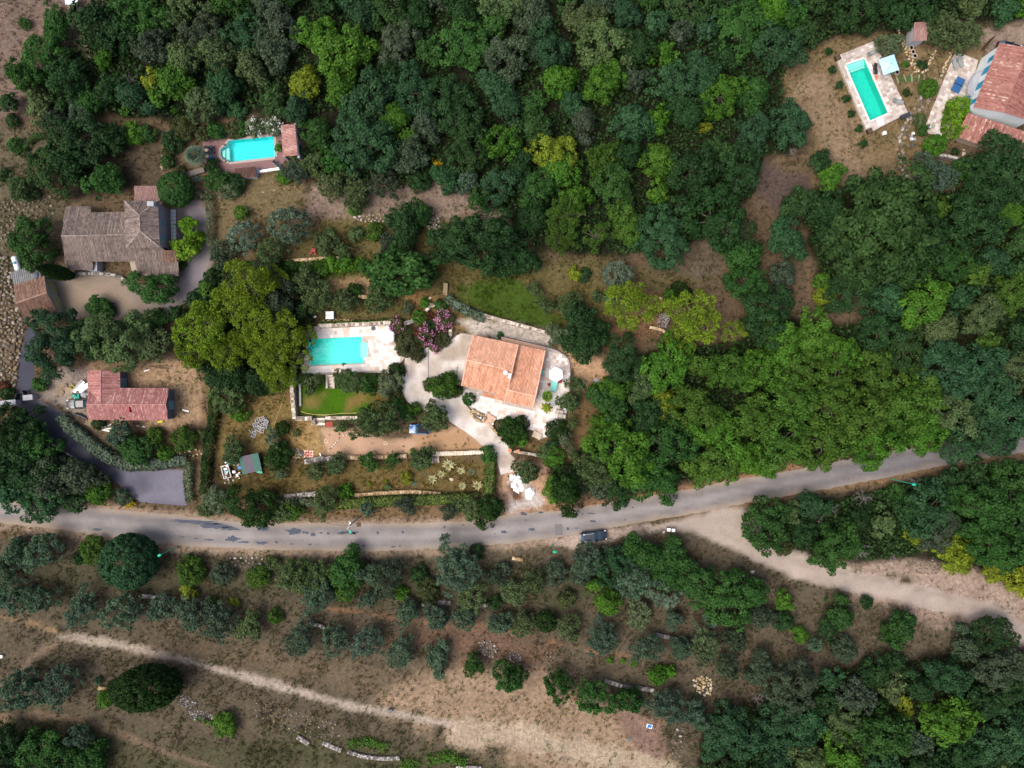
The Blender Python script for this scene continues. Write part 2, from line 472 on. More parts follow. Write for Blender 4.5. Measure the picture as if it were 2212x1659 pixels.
# (shape, colour, edge softness, growth 0..1, line width or None)
ZONES = [
 ([(-900,1165),(2900,1120),(2900,2600),(-900,2600)], s(86,78,64), 14, 1, None),  # outer ground toned down, darkening towards the view's edge put into its colour
 ([(-900,1190),(400,1215),(1100,1225),(1350,1240),(1350,1330),(600,1290),(-900,1300)], s(74,71,54), 25, 1, None),
 ([(-60,1500),(330,1600),(700,1590),(1100,1640),(1350,1720),(-60,1720)], s(74,72,52), 30, 1, None),
 ([(1060,1440),(1190,1440),(1330,1545),(1430,1575),(1445,1620),(1420,1720),(1250,1720),(1000,1590),(800,1530),(850,1440)], s(142,122,101), 30, .5, None),
 ([(1330,1540),(1420,1560),(1450,1600),(1430,1640),(1380,1640)], s(122,100,88), 12, .15, None),
 ([(930,1330),(1080,1350),(1200,1400),(1180,1440),(1000,1420),(850,1370)], s(104,84,69), 25, .6, None),
 ([(250,1380),(560,1400),(900,1470),(800,1500),(500,1440),(250,1400)], s(98,86,69), 25, .8, None),
 ([(1880,1240),(2212,1300),(2290,1380),(2290,1400),(1990,1340),(1840,1290)], s(140,122,108), 16, .3, None),
 ([(1800,1225),(1960,1205),(2100,1225),(2290,1300),(2290,1400),(2000,1265)], s(150,132,118), 14, .2, None),
 ([(130,1378),(170,1378),(250,1390),(340,1412),(430,1435),(520,1460),(600,1480),(680,1505),(760,1527),(850,1540),(960,1562),(1080,1592),(1200,1612),(1350,1652),(1460,1700)], s(156,144,130), 6, .05, 8),
 ([(1000,1580),(1150,1600),(1300,1632),(1460,1680)], s(160,145,125), 14, .1, 26),
 ([(150,1378),(110,1395),(70,1420),(40,1455),(25,1490),(8,1550)], s(122,106,88), 8, .1, 6),
 ([(-40,1545),(80,1545),(180,1555),(250,1582),(340,1618),(480,1665)], s(108,93,76), 6, .1, 7),
 ([(-60,1330),(0,1334),(60,1345),(130,1368)], s(128,108,82), 5, .2, 4),
 ([(680,1313),(780,1322),(860,1335),(960,1350),(1050,1352),(1140,1375),(1220,1395),(1300,1412),(1370,1418)], s(122,95,72), 4, .2, 1.6),
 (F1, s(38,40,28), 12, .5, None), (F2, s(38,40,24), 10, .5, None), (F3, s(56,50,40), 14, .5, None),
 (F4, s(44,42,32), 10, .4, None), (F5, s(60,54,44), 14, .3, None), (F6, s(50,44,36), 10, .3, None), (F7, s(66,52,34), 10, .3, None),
 ([(-90,-90),(200,-90),(230,20),(195,110),(150,95),(95,180),(60,205),(75,250),(-90,262)], s(112,96,86), 12, .5, None),
 ([(150,18),(178,60),(196,118)], s(150,132,112), 5, .1, 7),
 ([(236,0),(250,40),(262,52)], s(138,124,112), 5, .1, 5),
 ([(-90,262),(120,285),(190,330),(150,440),(130,560),(60,620),(-90,640)], s(88,82,64), 16, .9, None),
 ([(262,295),(352,312),(350,402),(270,405)], s(80,70,56), 8, .7, None),
 ([(120,285),(262,300),(300,405),(140,446)], s(48,44,34), 10, .4, None),
 ([(462,385),(600,368),(652,375),(660,440),(600,500),(540,560),(470,545),(462,440)], s(106,94,68), 10, .8, None),
 ([(660,405),(720,400),(940,395),(1030,430),(1090,470),(1130,520),(1050,500),(880,470),(760,480),(665,462)], s(128,112,100), 12, .3, None),
 ([(640,480),(1010,470),(1150,560),(1310,590),(1320,760),(1180,720),(870,700),(690,700),(610,600)], s(92,84,52), 16, 1, None),
 ([(690,612),(860,585),(920,640),(860,630),(700,640)], s(140,118,88), 10, .5, None),
 ([(610,568),(790,552),(795,590),(700,600),(612,600)], s(54,72,26), 8, .8, None),
 (MEADOW, s(60,80,26), 14, 1, None),
 ([(860,640),(930,630),(1005,690),(1030,718),(960,700),(900,660)], s(136,108,70), 8, .5, None),
 ([(985,690),(1040,690),(1120,700),(1190,716),(1190,750),(1110,735),(1025,722)], s(178,168,156), 6, .1, None),
 ([(1200,745),(1240,760),(1300,770),(1325,800),(1300,830),(1245,850),(1236,790)], s(172,142,112), 8, .3, None),
 ([(1225,850),(1330,850),(1320,960),(1180,1000),(1110,960),(1150,930),(1200,945)], s(102,84,58), 10, .7, None),
 ([(1360,620),(1450,630),(1430,720),(1300,760),(1280,720),(1350,690)], s(116,90,66), 12, .6, None),
 ([(1160,560),(1310,560),(1470,600),(1560,590),(1450,640),(1340,610),(1180,600)], s(94,86,58), 12, .8, None),
 ([(1470,530),(1545,530),(1560,600),(1500,600),(1455,570)], s(92,82,68), 12, .5, None),
 ([(1730,660),(1790,655),(1890,665),(1900,690),(1800,690),(1730,690)], s(94,80,66), 9, .4, None),
 ([(1655,350),(1750,372),(1755,430),(1700,475),(1645,440),(1600,410)], s(84,72,66), 12, .3, None),
 ([(1680,450),(1755,420),(1752,470),(1690,480)], s(120,98,92), 8, .1, None),
 ([(1690,130),(1790,90),(1900,75),(2000,95),(2110,95),(2170,60),(2290,50),(2290,110),(2080,300),(2020,330),(2060,400),(1990,425),(1880,395),(1800,400),(1740,262),(1700,225)], s(116,100,74), 10, .8, None),
 ([(1740,140),(1800,170),(1870,300),(1880,395),(1810,400),(1760,280),(1715,215)], s(130,112,90), 14, .5, None),
 ([(1790,160),(1830,260),(1860,340),(1885,395)], s(92,78,56), 4, .5, 2),
 ([(2110,60),(2290,40),(2290,130),(2130,125)], s(142,126,112), 10, .15, None),
 ([(330,780),(438,780),(438,900),(420,940),(300,935),(190,925),(150,905),(190,780)], s(150,126,100), 8, .35, None),
 ([(100,800),(190,795),(190,905),(135,890),(85,860)], s(140,128,118), 8, .2, None),
 ([(300,930),(440,920),(442,1000),(300,985)], s(90,76,56), 8, .8, None),
 ([(445,840),(640,840),(690,905),(690,990),(560,1000),(470,1000),(460,940)], s(112,96,60), 12, .9, None),
 ([(470,985),(650,1000),(900,995),(1050,985),(1055,1066),(610,1074),(480,1070)], s(100,86,52), 10, 1, None),
 ([(640,905),(690,910),(705,980),(660,985),(620,950)], s(150,124,82), 10, .7, None),
 ([(430,1085),(1040,1075),(1095,1092),(1030,1124),(690,1128),(553,1130),(425,1116)], s(112,92,68), 8, .6, None),
 ([(1085,1000),(1180,1000),(1190,1075),(1215,1100),(1100,1112),(1080,1060)], s(176,142,116), 9, .25, None),
 ([(1100,1030),(1135,1035),(1180,1090),(1100,1108)], s(180,172,165), 8, .1, None),
 ([(1098,1050),(1128,1060),(1135,1082),(1110,1085)], s(118,84,60), 5, .1, None),
 ([(1180,1095),(1300,1085),(1480,1056),(1700,1010),(2000,955),(2212,930)], s(140,110,84), 6, .4, 8),
 ([(-60,1075),(250,1098),(420,1114),(560,1130),(800,1130),(1030,1124)], s(140,122,104), 6, .3, 8),
 ([(-60,1128),(250,1164),(425,1184),(553,1190),(778,1196),(928,1189),(1106,1178),(1256,1160)], s(142,124,106), 8, .4, 9),
 ([(1180,1170),(1256,1152),(1400,1130),(1420,1140),(1330,1165),(1240,1185)], s(168,152,138), 6, .15, None),
 ([(1484,1112),(1700,1066),(1900,1034),(2109,992),(2290,970)], s(118,98,76), 6, .5, 10),
 (TRACK, s(164,152,141), 7, .03, None),
 ([(1560,1150),(1640,1185),(1760,1225),(1900,1255),(2050,1290),(2170,1335),(2260,1395)], s(150,138,126), 4, .05, 2.5),
 (GRAVEL, s(132,122,112), 5, .03, None),
 ([(392,602),(384,560),(377,450),(430,428),(448,470),(448,530),(462,545),(442,608),(400,650),(340,680)], s(120,115,120), 12, .02, None),
 ([(170,600),(270,610),(300,660),(190,690),(130,650)], s(142,128,112), 15, .02, None),
 (COURT, s(178,148,122), 6, .06, None),
 ([(890,940),(1000,925),(1040,955),(1040,975),(900,980)], s(168,136,104), 10, .35, None),
 (LAWN, s(62,98,16), 5, .3, None),
 ([(655,858),(700,852),(690,880),(650,890)], s(116,104,56), 12, .3, None),
 ([(740,855),(790,840),(800,870),(750,890)], s(124,104,60), 12, .3, None),
 ([(800,830),(868,830),(860,885),(800,890)], s(112,94,48), 12, .4, None),
]
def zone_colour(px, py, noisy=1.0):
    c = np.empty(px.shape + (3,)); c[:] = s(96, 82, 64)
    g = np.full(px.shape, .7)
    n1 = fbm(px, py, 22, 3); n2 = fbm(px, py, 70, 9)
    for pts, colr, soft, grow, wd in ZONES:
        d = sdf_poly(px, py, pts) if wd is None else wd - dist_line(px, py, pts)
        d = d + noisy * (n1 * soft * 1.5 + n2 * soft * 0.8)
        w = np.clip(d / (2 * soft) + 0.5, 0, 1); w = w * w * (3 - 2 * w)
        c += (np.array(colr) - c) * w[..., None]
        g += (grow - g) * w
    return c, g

def axis(lo, hi, step, far):
    a = list(np.arange(lo, hi + step, step)); d = step
    b, f = [], []
    x, y = hi, lo
    while x < far:
        d *= 1.6; x += d; y -= d; b.append(x); f.append(y)
    return np.array(f[::-1] + a + b)
gx = axis(-103, 103, 0.5, 2500); gy = axis(-80, 80, 0.5, 2500)
GX, GY = np.meshgrid(gx, gy, indexing='ij')
PX, PY = GX * PXM + 1106, 829.5 - GY * PXM
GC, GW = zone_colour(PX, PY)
# gentle relief away from everything paved
flat = np.full(GX.shape, -1e9)
for P in (ROAD, BAY, DRIVE, PATIO, POOLT, UPT, TERR3, HERR, GRAVEL, COURT, LAWN, TRACK):
    flat = np.maximum(flat, sdf_poly(PX, PY, P))
fw = np.clip((-flat - 8) / 30, 0, 1)
GZ = fw * (0.22 * fbm(GX, GY, 6, 21) + 0.12 * fbm(GX, GY, 1.8, 5)) * (np.abs(GX) < 104) * (np.abs(GY) < 81) - 0.02 * (fw > 0)
nx, ny = GX.shape
ii = np.arange(nx * ny).reshape(nx, ny)
F = np.stack([ii[:-1, :-1], ii[1:, :-1], ii[1:, 1:], ii[:-1, 1:]], -1).reshape(-1, 4)
# openings under the pools
cx = (GX[:-1, :-1] + GX[1:, 1:]) / 2 * PXM + 1106; cy = 829.5 - (GY[:-1, :-1] + GY[1:, 1:]) / 2 * PXM
hole = np.maximum.reduce([sdf_poly(cx, cy, P) for P in (POOL1, POOL2, POOL3)]) > -5
F = F[~hole.ravel()]
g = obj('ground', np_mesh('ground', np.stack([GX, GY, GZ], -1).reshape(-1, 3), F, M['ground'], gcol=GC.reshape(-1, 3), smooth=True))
tag(g, kind='structure')

def inside(x, y, P):
    return sdf_poly(np.array([x], float), np.array([y], float), P)[0] > 0

def sheet(name, P, z, m, step=9.0, colour=None, ragged=1.2, holes=(), kind='structure'):
    """a flat sheet with a slightly ragged outline; colours from the ground zones or a function"""
    pts = []
    for i in range(len(P)):
        a, b = np.array(P[i], float), np.array(P[(i + 1) % len(P)], float)
        n = max(1, int(np.linalg.norm(b - a) / (step if ragged else 1e9)))
        for k in range(n):
            q = a + (b - a) * k / n
            if ragged and k: q = q + (random.uniform(-ragged, ragged), random.uniform(-ragged, ragged))
            pts.append(q)
    vs = [Vector(p) for p in pts]
    ed = [(i, (i + 1) % len(pts)) for i in range(len(pts))]
    for H_ in holes:
        b = len(vs); vs += [Vector(p) for p in H_]
        ed += [(b + i, b + (i + 1) % len(H_)) for i in range(len(H_))]
    A = np.array(pts); lo, hi = A.min(0), A.max(0)
    X, Y = np.meshgrid(np.arange(lo[0], hi[0], step), np.arange(lo[1], hi[1], step))
    X = X.ravel() + rng.uniform(-1, 1, X.size); Y = Y.ravel() + rng.uniform(-1, 1, Y.size)
    keep = sdf_poly(X, Y, A) > step * 0.35
    for H_ in holes: keep &= sdf_poly(X, Y, H_) < -step * 0.35
    vs += [Vector((x, y)) for x, y in zip(X[keep], Y[keep])]
    r = mgeo.delaunay_2d_cdt(vs, ed, [], 1 if not holes else 1, 1e-5)
    v2 = np.array([tuple(p) for p in r[0]]); f2 = [f for f in r[2]]
    if holes:
        cen = np.array([v2[list(f)].mean(0) for f in f2])
        k = np.ones(len(f2), bool)
        for H_ in holes: k &= sdf_poly(cen[:, 0], cen[:, 1], H_) < 0
        f2 = [f for f, q in zip(f2, k) if q]
    f2 = np.array(f2)
    w = np.stack([(v2[:, 0] - 1106) / PXM, (829.5 - v2[:, 1]) / PXM, np.full(len(v2), z)], -1)
    a, b, c = w[f2[:, 0]], w[f2[:, 1]], w[f2[:, 2]]
    up = (b[:, 0] - a[:, 0]) * (c[:, 1] - a[:, 1]) - (b[:, 1] - a[:, 1]) * (c[:, 0] - a[:, 0])
    f2[up < 0] = f2[up < 0][:, ::-1]
    gc = zone_colour(v2[:, 0], v2[:, 1])[0] if colour is None else colour(v2[:, 0], v2[:, 1])
    o = obj(name, np_mesh(name, w, f2, m, gcol=gc))
    if kind: tag(o, kind=kind)
    return o

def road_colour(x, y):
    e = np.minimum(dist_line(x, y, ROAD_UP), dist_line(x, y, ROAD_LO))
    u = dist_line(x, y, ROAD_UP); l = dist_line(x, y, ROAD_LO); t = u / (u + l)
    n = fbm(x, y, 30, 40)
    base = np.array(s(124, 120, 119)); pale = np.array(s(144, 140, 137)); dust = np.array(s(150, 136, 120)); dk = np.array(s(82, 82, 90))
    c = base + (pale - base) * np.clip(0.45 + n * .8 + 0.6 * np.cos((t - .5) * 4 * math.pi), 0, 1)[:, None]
    shade = np.clip((x - 1500) / 450, 0, 1)
    c = c + (dk - c) * (0.55 * shade)[:, None]  # right end darkened: tree shade put into the asphalt colour
    w = np.clip(1 - (e + n * 8) / 11, 0, 1) * (1 - .5 * shade)
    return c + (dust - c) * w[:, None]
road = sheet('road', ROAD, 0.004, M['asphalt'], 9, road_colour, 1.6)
def bay_colour(x, y):
    n = fbm(x, y, 40, 44)
    a = np.array(s(70, 72, 83)); b = np.array(s(112, 110, 122))
    t = np.clip((x - 200) / 130 + n * .9, 0, 1)
    c = a + (b - a) * t[:, None]
    d = np.clip(1 - np.hypot((x - 108) / 38, (y - 868) / 26) + n * .5, 0, 1)
    return c + (np.array(s(138, 134, 132)) - c) * d[:, None]
drv = sheet('driveway', BAY, 0.008, M['asphalt'], 8, bay_colour, 0.8)
def conc_colour(x, y):
    n = fbm(x, y, 26, 50); n2 = fbm(x, y, 60, 52)
    a = np.array(s(188, 178, 166)); b = np.array(s(220, 214, 208)); c3 = np.array(s(166, 152, 138))
    c = a + (b - a) * np.clip(.5 + n * 1.6, 0, 1)[:, None]
    w = np.clip(n2 * 2.6 - .05, 0, .9)
    return c + (c3 - c) * w[:, None]
con = sheet('concrete_driveway', DRIVE, 0.012, M['concrete'], 7, conc_colour, 0.8)
sheet('dirt_track', TRACK, 0.008, M['yard'], 9, None, 2.0)
sheet('gravel_yard', GRAVEL, 0.004, M['yard'], 9, None, 1.4)
sheet('sandy_court', COURT, 0.004, M['yard'], 8, None, 1.6)
sheet('lawn', LAWN, 0.004, M['lawn'], 7, None, 0.6)

M['oldroad'] = mat('older_road_repair', s(112, 110, 110), .9, .12, 3)
# repairs on the road and joints in the concrete: pieces of those surfaces
PATCH = [(420,1128,70,5),(462,1136,38,6),(497,1141,20,5),(210,1144,11,3.5),(395,1160,4,1.5),(424,1163,7,1.5),(452,1166,12,2),(503,1164,16,7),(528,1171,14,3),
 (568,1142,17,8),(634,1148,21,7),(660,1150,9,3),(676,1154,6,5),(693,1151,6,2),(709,1152,4,3),(735,1152,9,3),(757,1150,20,5),(764,1152,6,3),(565,1173,14,4),(598,1171,4,3),
 (630,1175,4,2),(670,1176,4,2),(755,1176,6,2),(786,1179,4,2.5),(850,1181,6,2),(864,1179,3,2),(816,1151,3,4),(870,1149,3,4),(960,1139,3,3),(1001,1134,4,1.5),(1089,1149,10,3.5),(1069,1153,2,2),
 (1131,1109.5,8,4),(1168,1107,8,2.5),(1150,1144,9,3.5),(1227,1142,3.5,4),(1245,1141,3.5,2),(1282,1126,8,3),(1277,1109,10,2),(1258,1110,3,2),(1238,1110,3,2),(1367,1096,3,1.5),(1350,1123,2,1.5),(1136,1123,3,2)]
for k, (x, y, a, b) in enumerate(PATCH):
    n = 22; poly = []
    for i in range(n):
        an = 2 * math.pi * i / n
        r = random.uniform(0.5, 1.2)
        poly.append(V3(x + a * r * math.cos(an), y + b * r * math.sin(an) + 0.03 * a * math.cos(an), 0.008))
    mb = MB(); mb.face(poly[::-1], 0.5)
    mb.build('road_patch', M['patch'], road)
for pts in ([(925,748),(926,838)], [(988,792),(985,830)], [(1077,958),(1098,946)]):
    mb = MB(); a, b = V3(*pts[0], 0), V3(*pts[1], 0)
    d = (b - a).normalized(); w = Vector((-d.y, d.x, 0)) * 0.07
    mb.face([p + Vector((0, 0, .016)) for p in (a - w, b - w, b + w, a + w)])
    mb.build('drain_joint', M['grey'], con)
mb = MB(); mb.box((*V(775, 1133), 0.012), (0.8, 0.8, 0.012)); mb.build('manhole_cover', M['timberdk'], road)
mb = MB(); mb.box((*V(1207, 1144), 0.011), (1.4, 2.0, 0.006), 0.1); mb.build('road_patch', M['oldroad'], road)
# ------------------------------------------------------------------ plants: mesh library
def unit(v):
    return v / (np.linalg.norm(v, axis=-1, keepdims=True) + 1e-9)

def leaf_quads(P, Nn, size, asp, r, U=None, fold=0.2):
    n = len(P)
    if U is None: U = r.normal(size=(n, 3))
    U = unit(U - Nn * (U * Nn).sum(-1, keepdims=True))
    W = np.cross(Nn, U)
    sz = (size * r.uniform(.65, 1.3, n))[:, None]
    a = P + U * sz; b = P + W * sz * asp + Nn * sz * fold
    c = P - U * sz; d = P - W * sz * asp + Nn * sz * fold
    v = np.stack([a, b, c, d], 1).reshape(-1, 3)
    return v, np.arange(4 * n).reshape(n, 4)

def fib_dirs(n, r, zmin=-0.3):
    k = np.arange(n) + .5
    z = 1 - (1 - zmin) * k / n
    ph = k * 2.399963 + r.uniform(0, 6)
    q = np.sqrt(np.maximum(0, 1 - z * z))
    d = np.stack([q * np.cos(ph), q * np.sin(ph), z], -1)
    return unit(d + r.normal(size=d.shape) * .16)

def crown(kind, R, seed):
    """leaves of one crown, centred on its own middle"""
    r = np.random.default_rng(seed)
    if kind in ('oak', 'fig'):
        nl = int(10 + R * R * (2.3 if kind == 'oak' else 3))
        D = fib_dirs(nl, r, -.3)
        lr = np.clip(R * .33, .36, 1.0) * r.uniform(.5, 1.35, nl)
        az = np.arctan2(D[:, 1], D[:, 0])
        wob = 1 + .17 * np.cos(2 * az + r.uniform(0, 6)) + .14 * np.cos(3 * az + r.uniform(0, 6)) + .10 * np.cos(5 * az + r.uniform(0, 6))
        C = D * ((R * wob if kind == 'oak' else R) - lr * .7)[:, None] * r.uniform(.66, 1.1, (nl, 1)) * [1, 1, .78]
        leaf, asp, dens = (.23 if R > 1.4 else .18), .62, (12 if R > 1.4 else 16)
        if kind == 'fig': leaf, asp, dens = .3, .75, 8
    elif kind == 'pine':
        nl = int(10 + R * R * 1.5)
        D = fib_dirs(nl, r, -.1)
        lr = np.clip(R * .22, .35, .85) * r.uniform(.65, 1.25, nl)
        C = D * R * r.uniform(.35, .95, (nl, 1)) * [1, 1, .6]
        leaf, asp, dens = .2, .35, 20
    elif kind == 'olive':
        nl = int(16 + R * R * 6)
        D = fib_dirs(nl, r, -.3)
        lr = np.clip(R * .27, .24, .55) * r.uniform(.6, 1.3, nl)
        az = np.arctan2(D[:, 1], D[:, 0]); wob = 1 + .16 * np.cos(2 * az + r.uniform(0, 6)) + .14 * np.cos(3 * az + r.uniform(0, 6))
        C = D * (R * wob - lr * .6)[:, None] * r.uniform(.45, 1.12, (nl, 1)) * [1, 1, .82]
        leaf, asp, dens = .22, .42, 22
    elif kind == 'spruce':      # blue conifers, spiky
        nl = int(16 + R * R * 5)
        D = fib_dirs(nl, r, -.3)
        lr = np.clip(R * .2, .2, .45) * r.uniform(.7, 1.3, nl)
        C = D * (R - lr * .5)[:, None] * r.uniform(.7, 1.1, (nl, 1)) * [1, 1, .85]
        leaf, asp, dens = .3, .3, 26
    elif kind == 'ball':
        nl = int(24 + R * R * 16)
        D = fib_dirs(nl, r, -.45)
        lr = np.clip(R * .22, .2, .6) * r.uniform(.85, 1.15, nl)
        C = D * (R - lr * .7)[:, None] * r.uniform(.96, 1.02, (nl, 1)) * [1, 1, .9]
        leaf, asp, dens = .19, .6, 22
    else:                       # shrub
        nl = int(7 + R * R * 4)
        D = fib_dirs(nl, r, -.1)
        lr = np.clip(R * .38, .25, .7) * r.uniform(.7, 1.25, nl)
        C = D * (R - lr * .7)[:, None] * r.uniform(.6, 1.1, (nl, 1)) * [1, 1, .7]
        leaf, asp, dens = .19, .55, 18
    tl = r.uniform(.12, .88, nl)
    area = 4 * math.pi * lr ** 2
    cnt = np.maximum(12, (area * dens * .62)).astype(int)
    L = np.repeat(np.arange(nl), cnt)
    n = len(L)
    d = unit(r.normal(size=(n, 3)) + D[L] * .75 + [0, 0, .45])
    P = C[L] + d * (lr[L] * r.uniform(.62, 1.1, n))[:, None]
    U = None
    if kind in ('olive', 'spruce', 'pine'):
        U = d * [1, 1, .45] + r.normal(size=(n, 3)) * (.55 if kind != 'spruce' else .35)
        Nn = unit(np.cross(U, r.normal(size=(n, 3))) + [0, 0, .5])
    else:
        Nn = unit(d + r.normal(size=(n, 3)) * .55 + [0, 0, .35])
    v, f = leaf_quads(P, Nn, leaf, asp, r, U)
    t = np.clip(tl[L] * .55 + r.uniform(0, 1, n) * .45, 0, 1)
    return v, f, t, C

def trunk_mesh(name, R, C, zc, kind, seed):
    """tapered trunk with limbs; ground at 0, crown centre at zc"""
    rd = random.Random(seed)
    mb = MB()
    base = max(.06, R * .075)
    top = Vector((rd.uniform(-.1, .1) * R, rd.uniform(-.1, .1) * R, zc * .72))
    mb.tube([(0, 0, -.2), (rd.uniform(-.05, .05) * R, rd.uniform(-.05, .05) * R, zc * .35), top], [base * 1.3, base, base * .75], 7)
    k = list(range(len(C))); rd.shuffle(k)
    for i in k[:(18 if kind == 'pine' else 0 if kind == 'ball' else 7)]:
        e = Vector(C[i]) * (1 if kind == 'pine' else .62) + Vector((0, 0, zc))
        m = top.lerp(e, .5) + Vector((rd.uniform(-.1, .1) * R, rd.uniform(-.1, .1) * R, .06 * R))
        mb.tube([top, m, e], [base * .5, base * .32, base * .12], 5)
    return mb.mesh(name, M['bark'])

SIZES = {'oak': (1.2, 2.0, 3.0, 4.2, 5.6), 'fig': (2.0, 4.0), 'pine': (1.6, 2.8, 4.2), 'olive': (.9, 1.5, 2.2, 3.2),
         'spruce': (1.2, 2.2, 3.2), 'ball': (.8, 1.2, 2.0, 4.2), 'shrub': (.5, .9, 1.5, 2.4)}
LIFT = {'oak': (.42, .9), 'fig': (.5, .4), 'pine': (.8, 1.6), 'olive': (.62, .55), 'spruce': (.7, .3), 'ball': (.8, .1), 'shrub': (.42, .0)}
LIB = {}
def lib(kind, R, rd):
    Rc = min(SIZES[kind], key=lambda q: abs(math.log(R / q)))
    nv = 1 if kind in ('ball', 'fig') else 3
    key = (kind, Rc, rd.randrange(nv))
    if key not in LIB:
        sd = abs(hash((kind == 'oak', kind == 'pine', kind == 'olive', len(kind), int(Rc * 10), key[2]))) % 99991
        v, f, t, C = crown(kind, Rc, sd)
        zc = Rc * LIFT[kind][0] + LIFT[kind][1]
        LIB[key] = (np_mesh('crown', v, f, M['leaf'], tint=t), trunk_mesh('trunk', Rc, C, zc, kind, sd), zc, Rc)
    return LIB[key]

COL = {  # leaf colours
 'dk': (.019, .050, .015), 'md': (.028, .080, .017), 'br': (.050, .130, .014), 'li': (.140, .185, .016), 'yg': (.105, .170, .012),
 'bg': (.026, .070, .028), 'ol': (.066, .104, .038), 'og': (.088, .124, .062), 'gr': (.046, .070, .040), 'dp': (.016, .042, .008),
 'sp': (.090, .130, .088), 'yo': (.046, .100, .014), 'rd': (.110, .040, .022), 'dr': (.046, .058, .020), 'ob': (.060, .104, .062), 'hg': (.085, .135, .030), 'ye': (.34, .26, .015), 'fe': (.028, .066, .018), 'vi': (.085, .18, .012),
}
CNAME = {'dk': 'dark green', 'md': 'mid green', 'br': 'bright green', 'li': 'lime green', 'yg': 'yellow green', 'bg': 'bluish green', 'ol': 'olive green',
 'og': 'silvery green', 'gr': 'grey', 'ob': 'bluish green', 'hg': 'bright green', 'dp': 'deep green', 'sp': 'silver blue', 'yo': 'yellowish olive', 'rd': 'reddish', 'dr': 'dark reddish green', 'ye': 'golden yellow', 'fe': 'feathery green', 'vi': 'vivid green'}
KNAME = {'oak': ('oak_tree', 'oak', 'tree'), 'fig': ('fig_tree', 'fig tree', 'tree'), 'pine': ('pine_tree', 'pine', 'tree'), 'olive': ('olive_tree', 'olive tree', 'tree'),
 'spruce': ('conifer', 'spiky conifer', 'tree'), 'ball': ('clipped_bush', 'clipped bush', 'bush'), 'shrub': ('shrub', 'shrub', 'shrub'), 'bare': ('bare_tree', 'bare tree', 'tree')}
PLANTS = []      # for the labels: (object, px, py, r, kind, colour)
prd = random.Random(5)

BARE = []
def bare_meshes():
    for sd in (3, 8, 15):
        rd = random.Random(sd); mb = MB()
        def grow(p, d, ln, r, lev):
            q = p + d * ln
            mid = p + d * ln * .5 + Vector((rd.uniform(-1, 1), rd.uniform(-1, 1), rd.uniform(-.3, .6))) * ln * .1
            mb.tube([p, mid, q], [r, r * .8, r * .55], 4 if lev > 1 else 6, cap=False, t=rd.random())
            if lev >= 4: return
            for i in range(rd.choice((3, 3, 4)) if lev else 5):
                nd = (d + Vector((rd.gauss(0, 1), rd.gauss(0, 1), rd.gauss(.05, .45))) * (.62 if lev else .8)).normalized()
                grow(p.lerp(q, rd.uniform(.55, 1)), nd, ln * rd.uniform(.58, .8), r * .52, lev + 1)
        grow(Vector((0, 0, -.1)), Vector((.05, 0, 1)), .55, .05, 0)
        BARE.append(mb.mesh('branches', M['dead']))

def plant(x, y, r, kind='oak', c='md', ry=None, label=None, group=None, zb=0.0):
    R = r / PXM
    nm, kn, cat = KNAME[kind]
    tone = COL[c]
    v = prd.uniform(.86, 1.16)
    colr = tuple(q * v * prd.uniform(.95, 1.06) for q in tone)
    if kind == 'bare':
        if not BARE: bare_meshes()
        hz = R * .8
        wx, wy = V(x, y, hz)
        o = obj(nm, prd.choice(BARE), None, (wx, wy, 0), (0, 0, prd.uniform(0, 6.28)), (R * .75, R * .75, R * .62), (.20, .19, .185) if c == 'gr' else (.13, .12, .11))
        tag(o, label, cat, group); PLANTS.append((o, x, y, r, kind, c)); return o
    cm, tm, zc, Rc = lib(kind, R, prd)
    k = R / Rc
    wx, wy = V(x, y, zc * k + zb)
    rot = prd.uniform(0, 6.28) if ry is None else prd.choice((0, math.pi))
    ky = k if ry is None else ry / PXM / Rc
    if kind == 'shrub' or (kind == 'ball' and zb == 0 and R < 1.0):
        o = obj(nm, cm, None, (wx, wy, zc * k + zb), (0, 0, rot), (k, ky, k * prd.uniform(.85, 1.1)), colr)
    else:
        o = thing(nm, None, cat, (wx, wy, zb), rot)
        kz = k * prd.uniform(.85, 1.15)
        if ry is None and kind != 'ball': ky = k * prd.uniform(.84, 1.12)
        obj('crown', cm, o, (0, 0, zc * k), (0, 0, 0), (k, ky, kz), colr)
        obj('trunk', tm, o, (0, 0, 0), (0, 0, 0), (k, ky, k))
    tag(o, label, cat, group)
    PLANTS.append((o, x, y, r, kind, c))
    return o

def leaf_mass(name, P, Nn, size, asp, c, seed, tint=None):
    r = np.random.default_rng(seed)
    v, f = leaf_quads(P, Nn, size, asp, r)
    return np_mesh(name, v, f, M['leaf'], tint=r.uniform(0, 1, len(P)) if tint is None else tint)

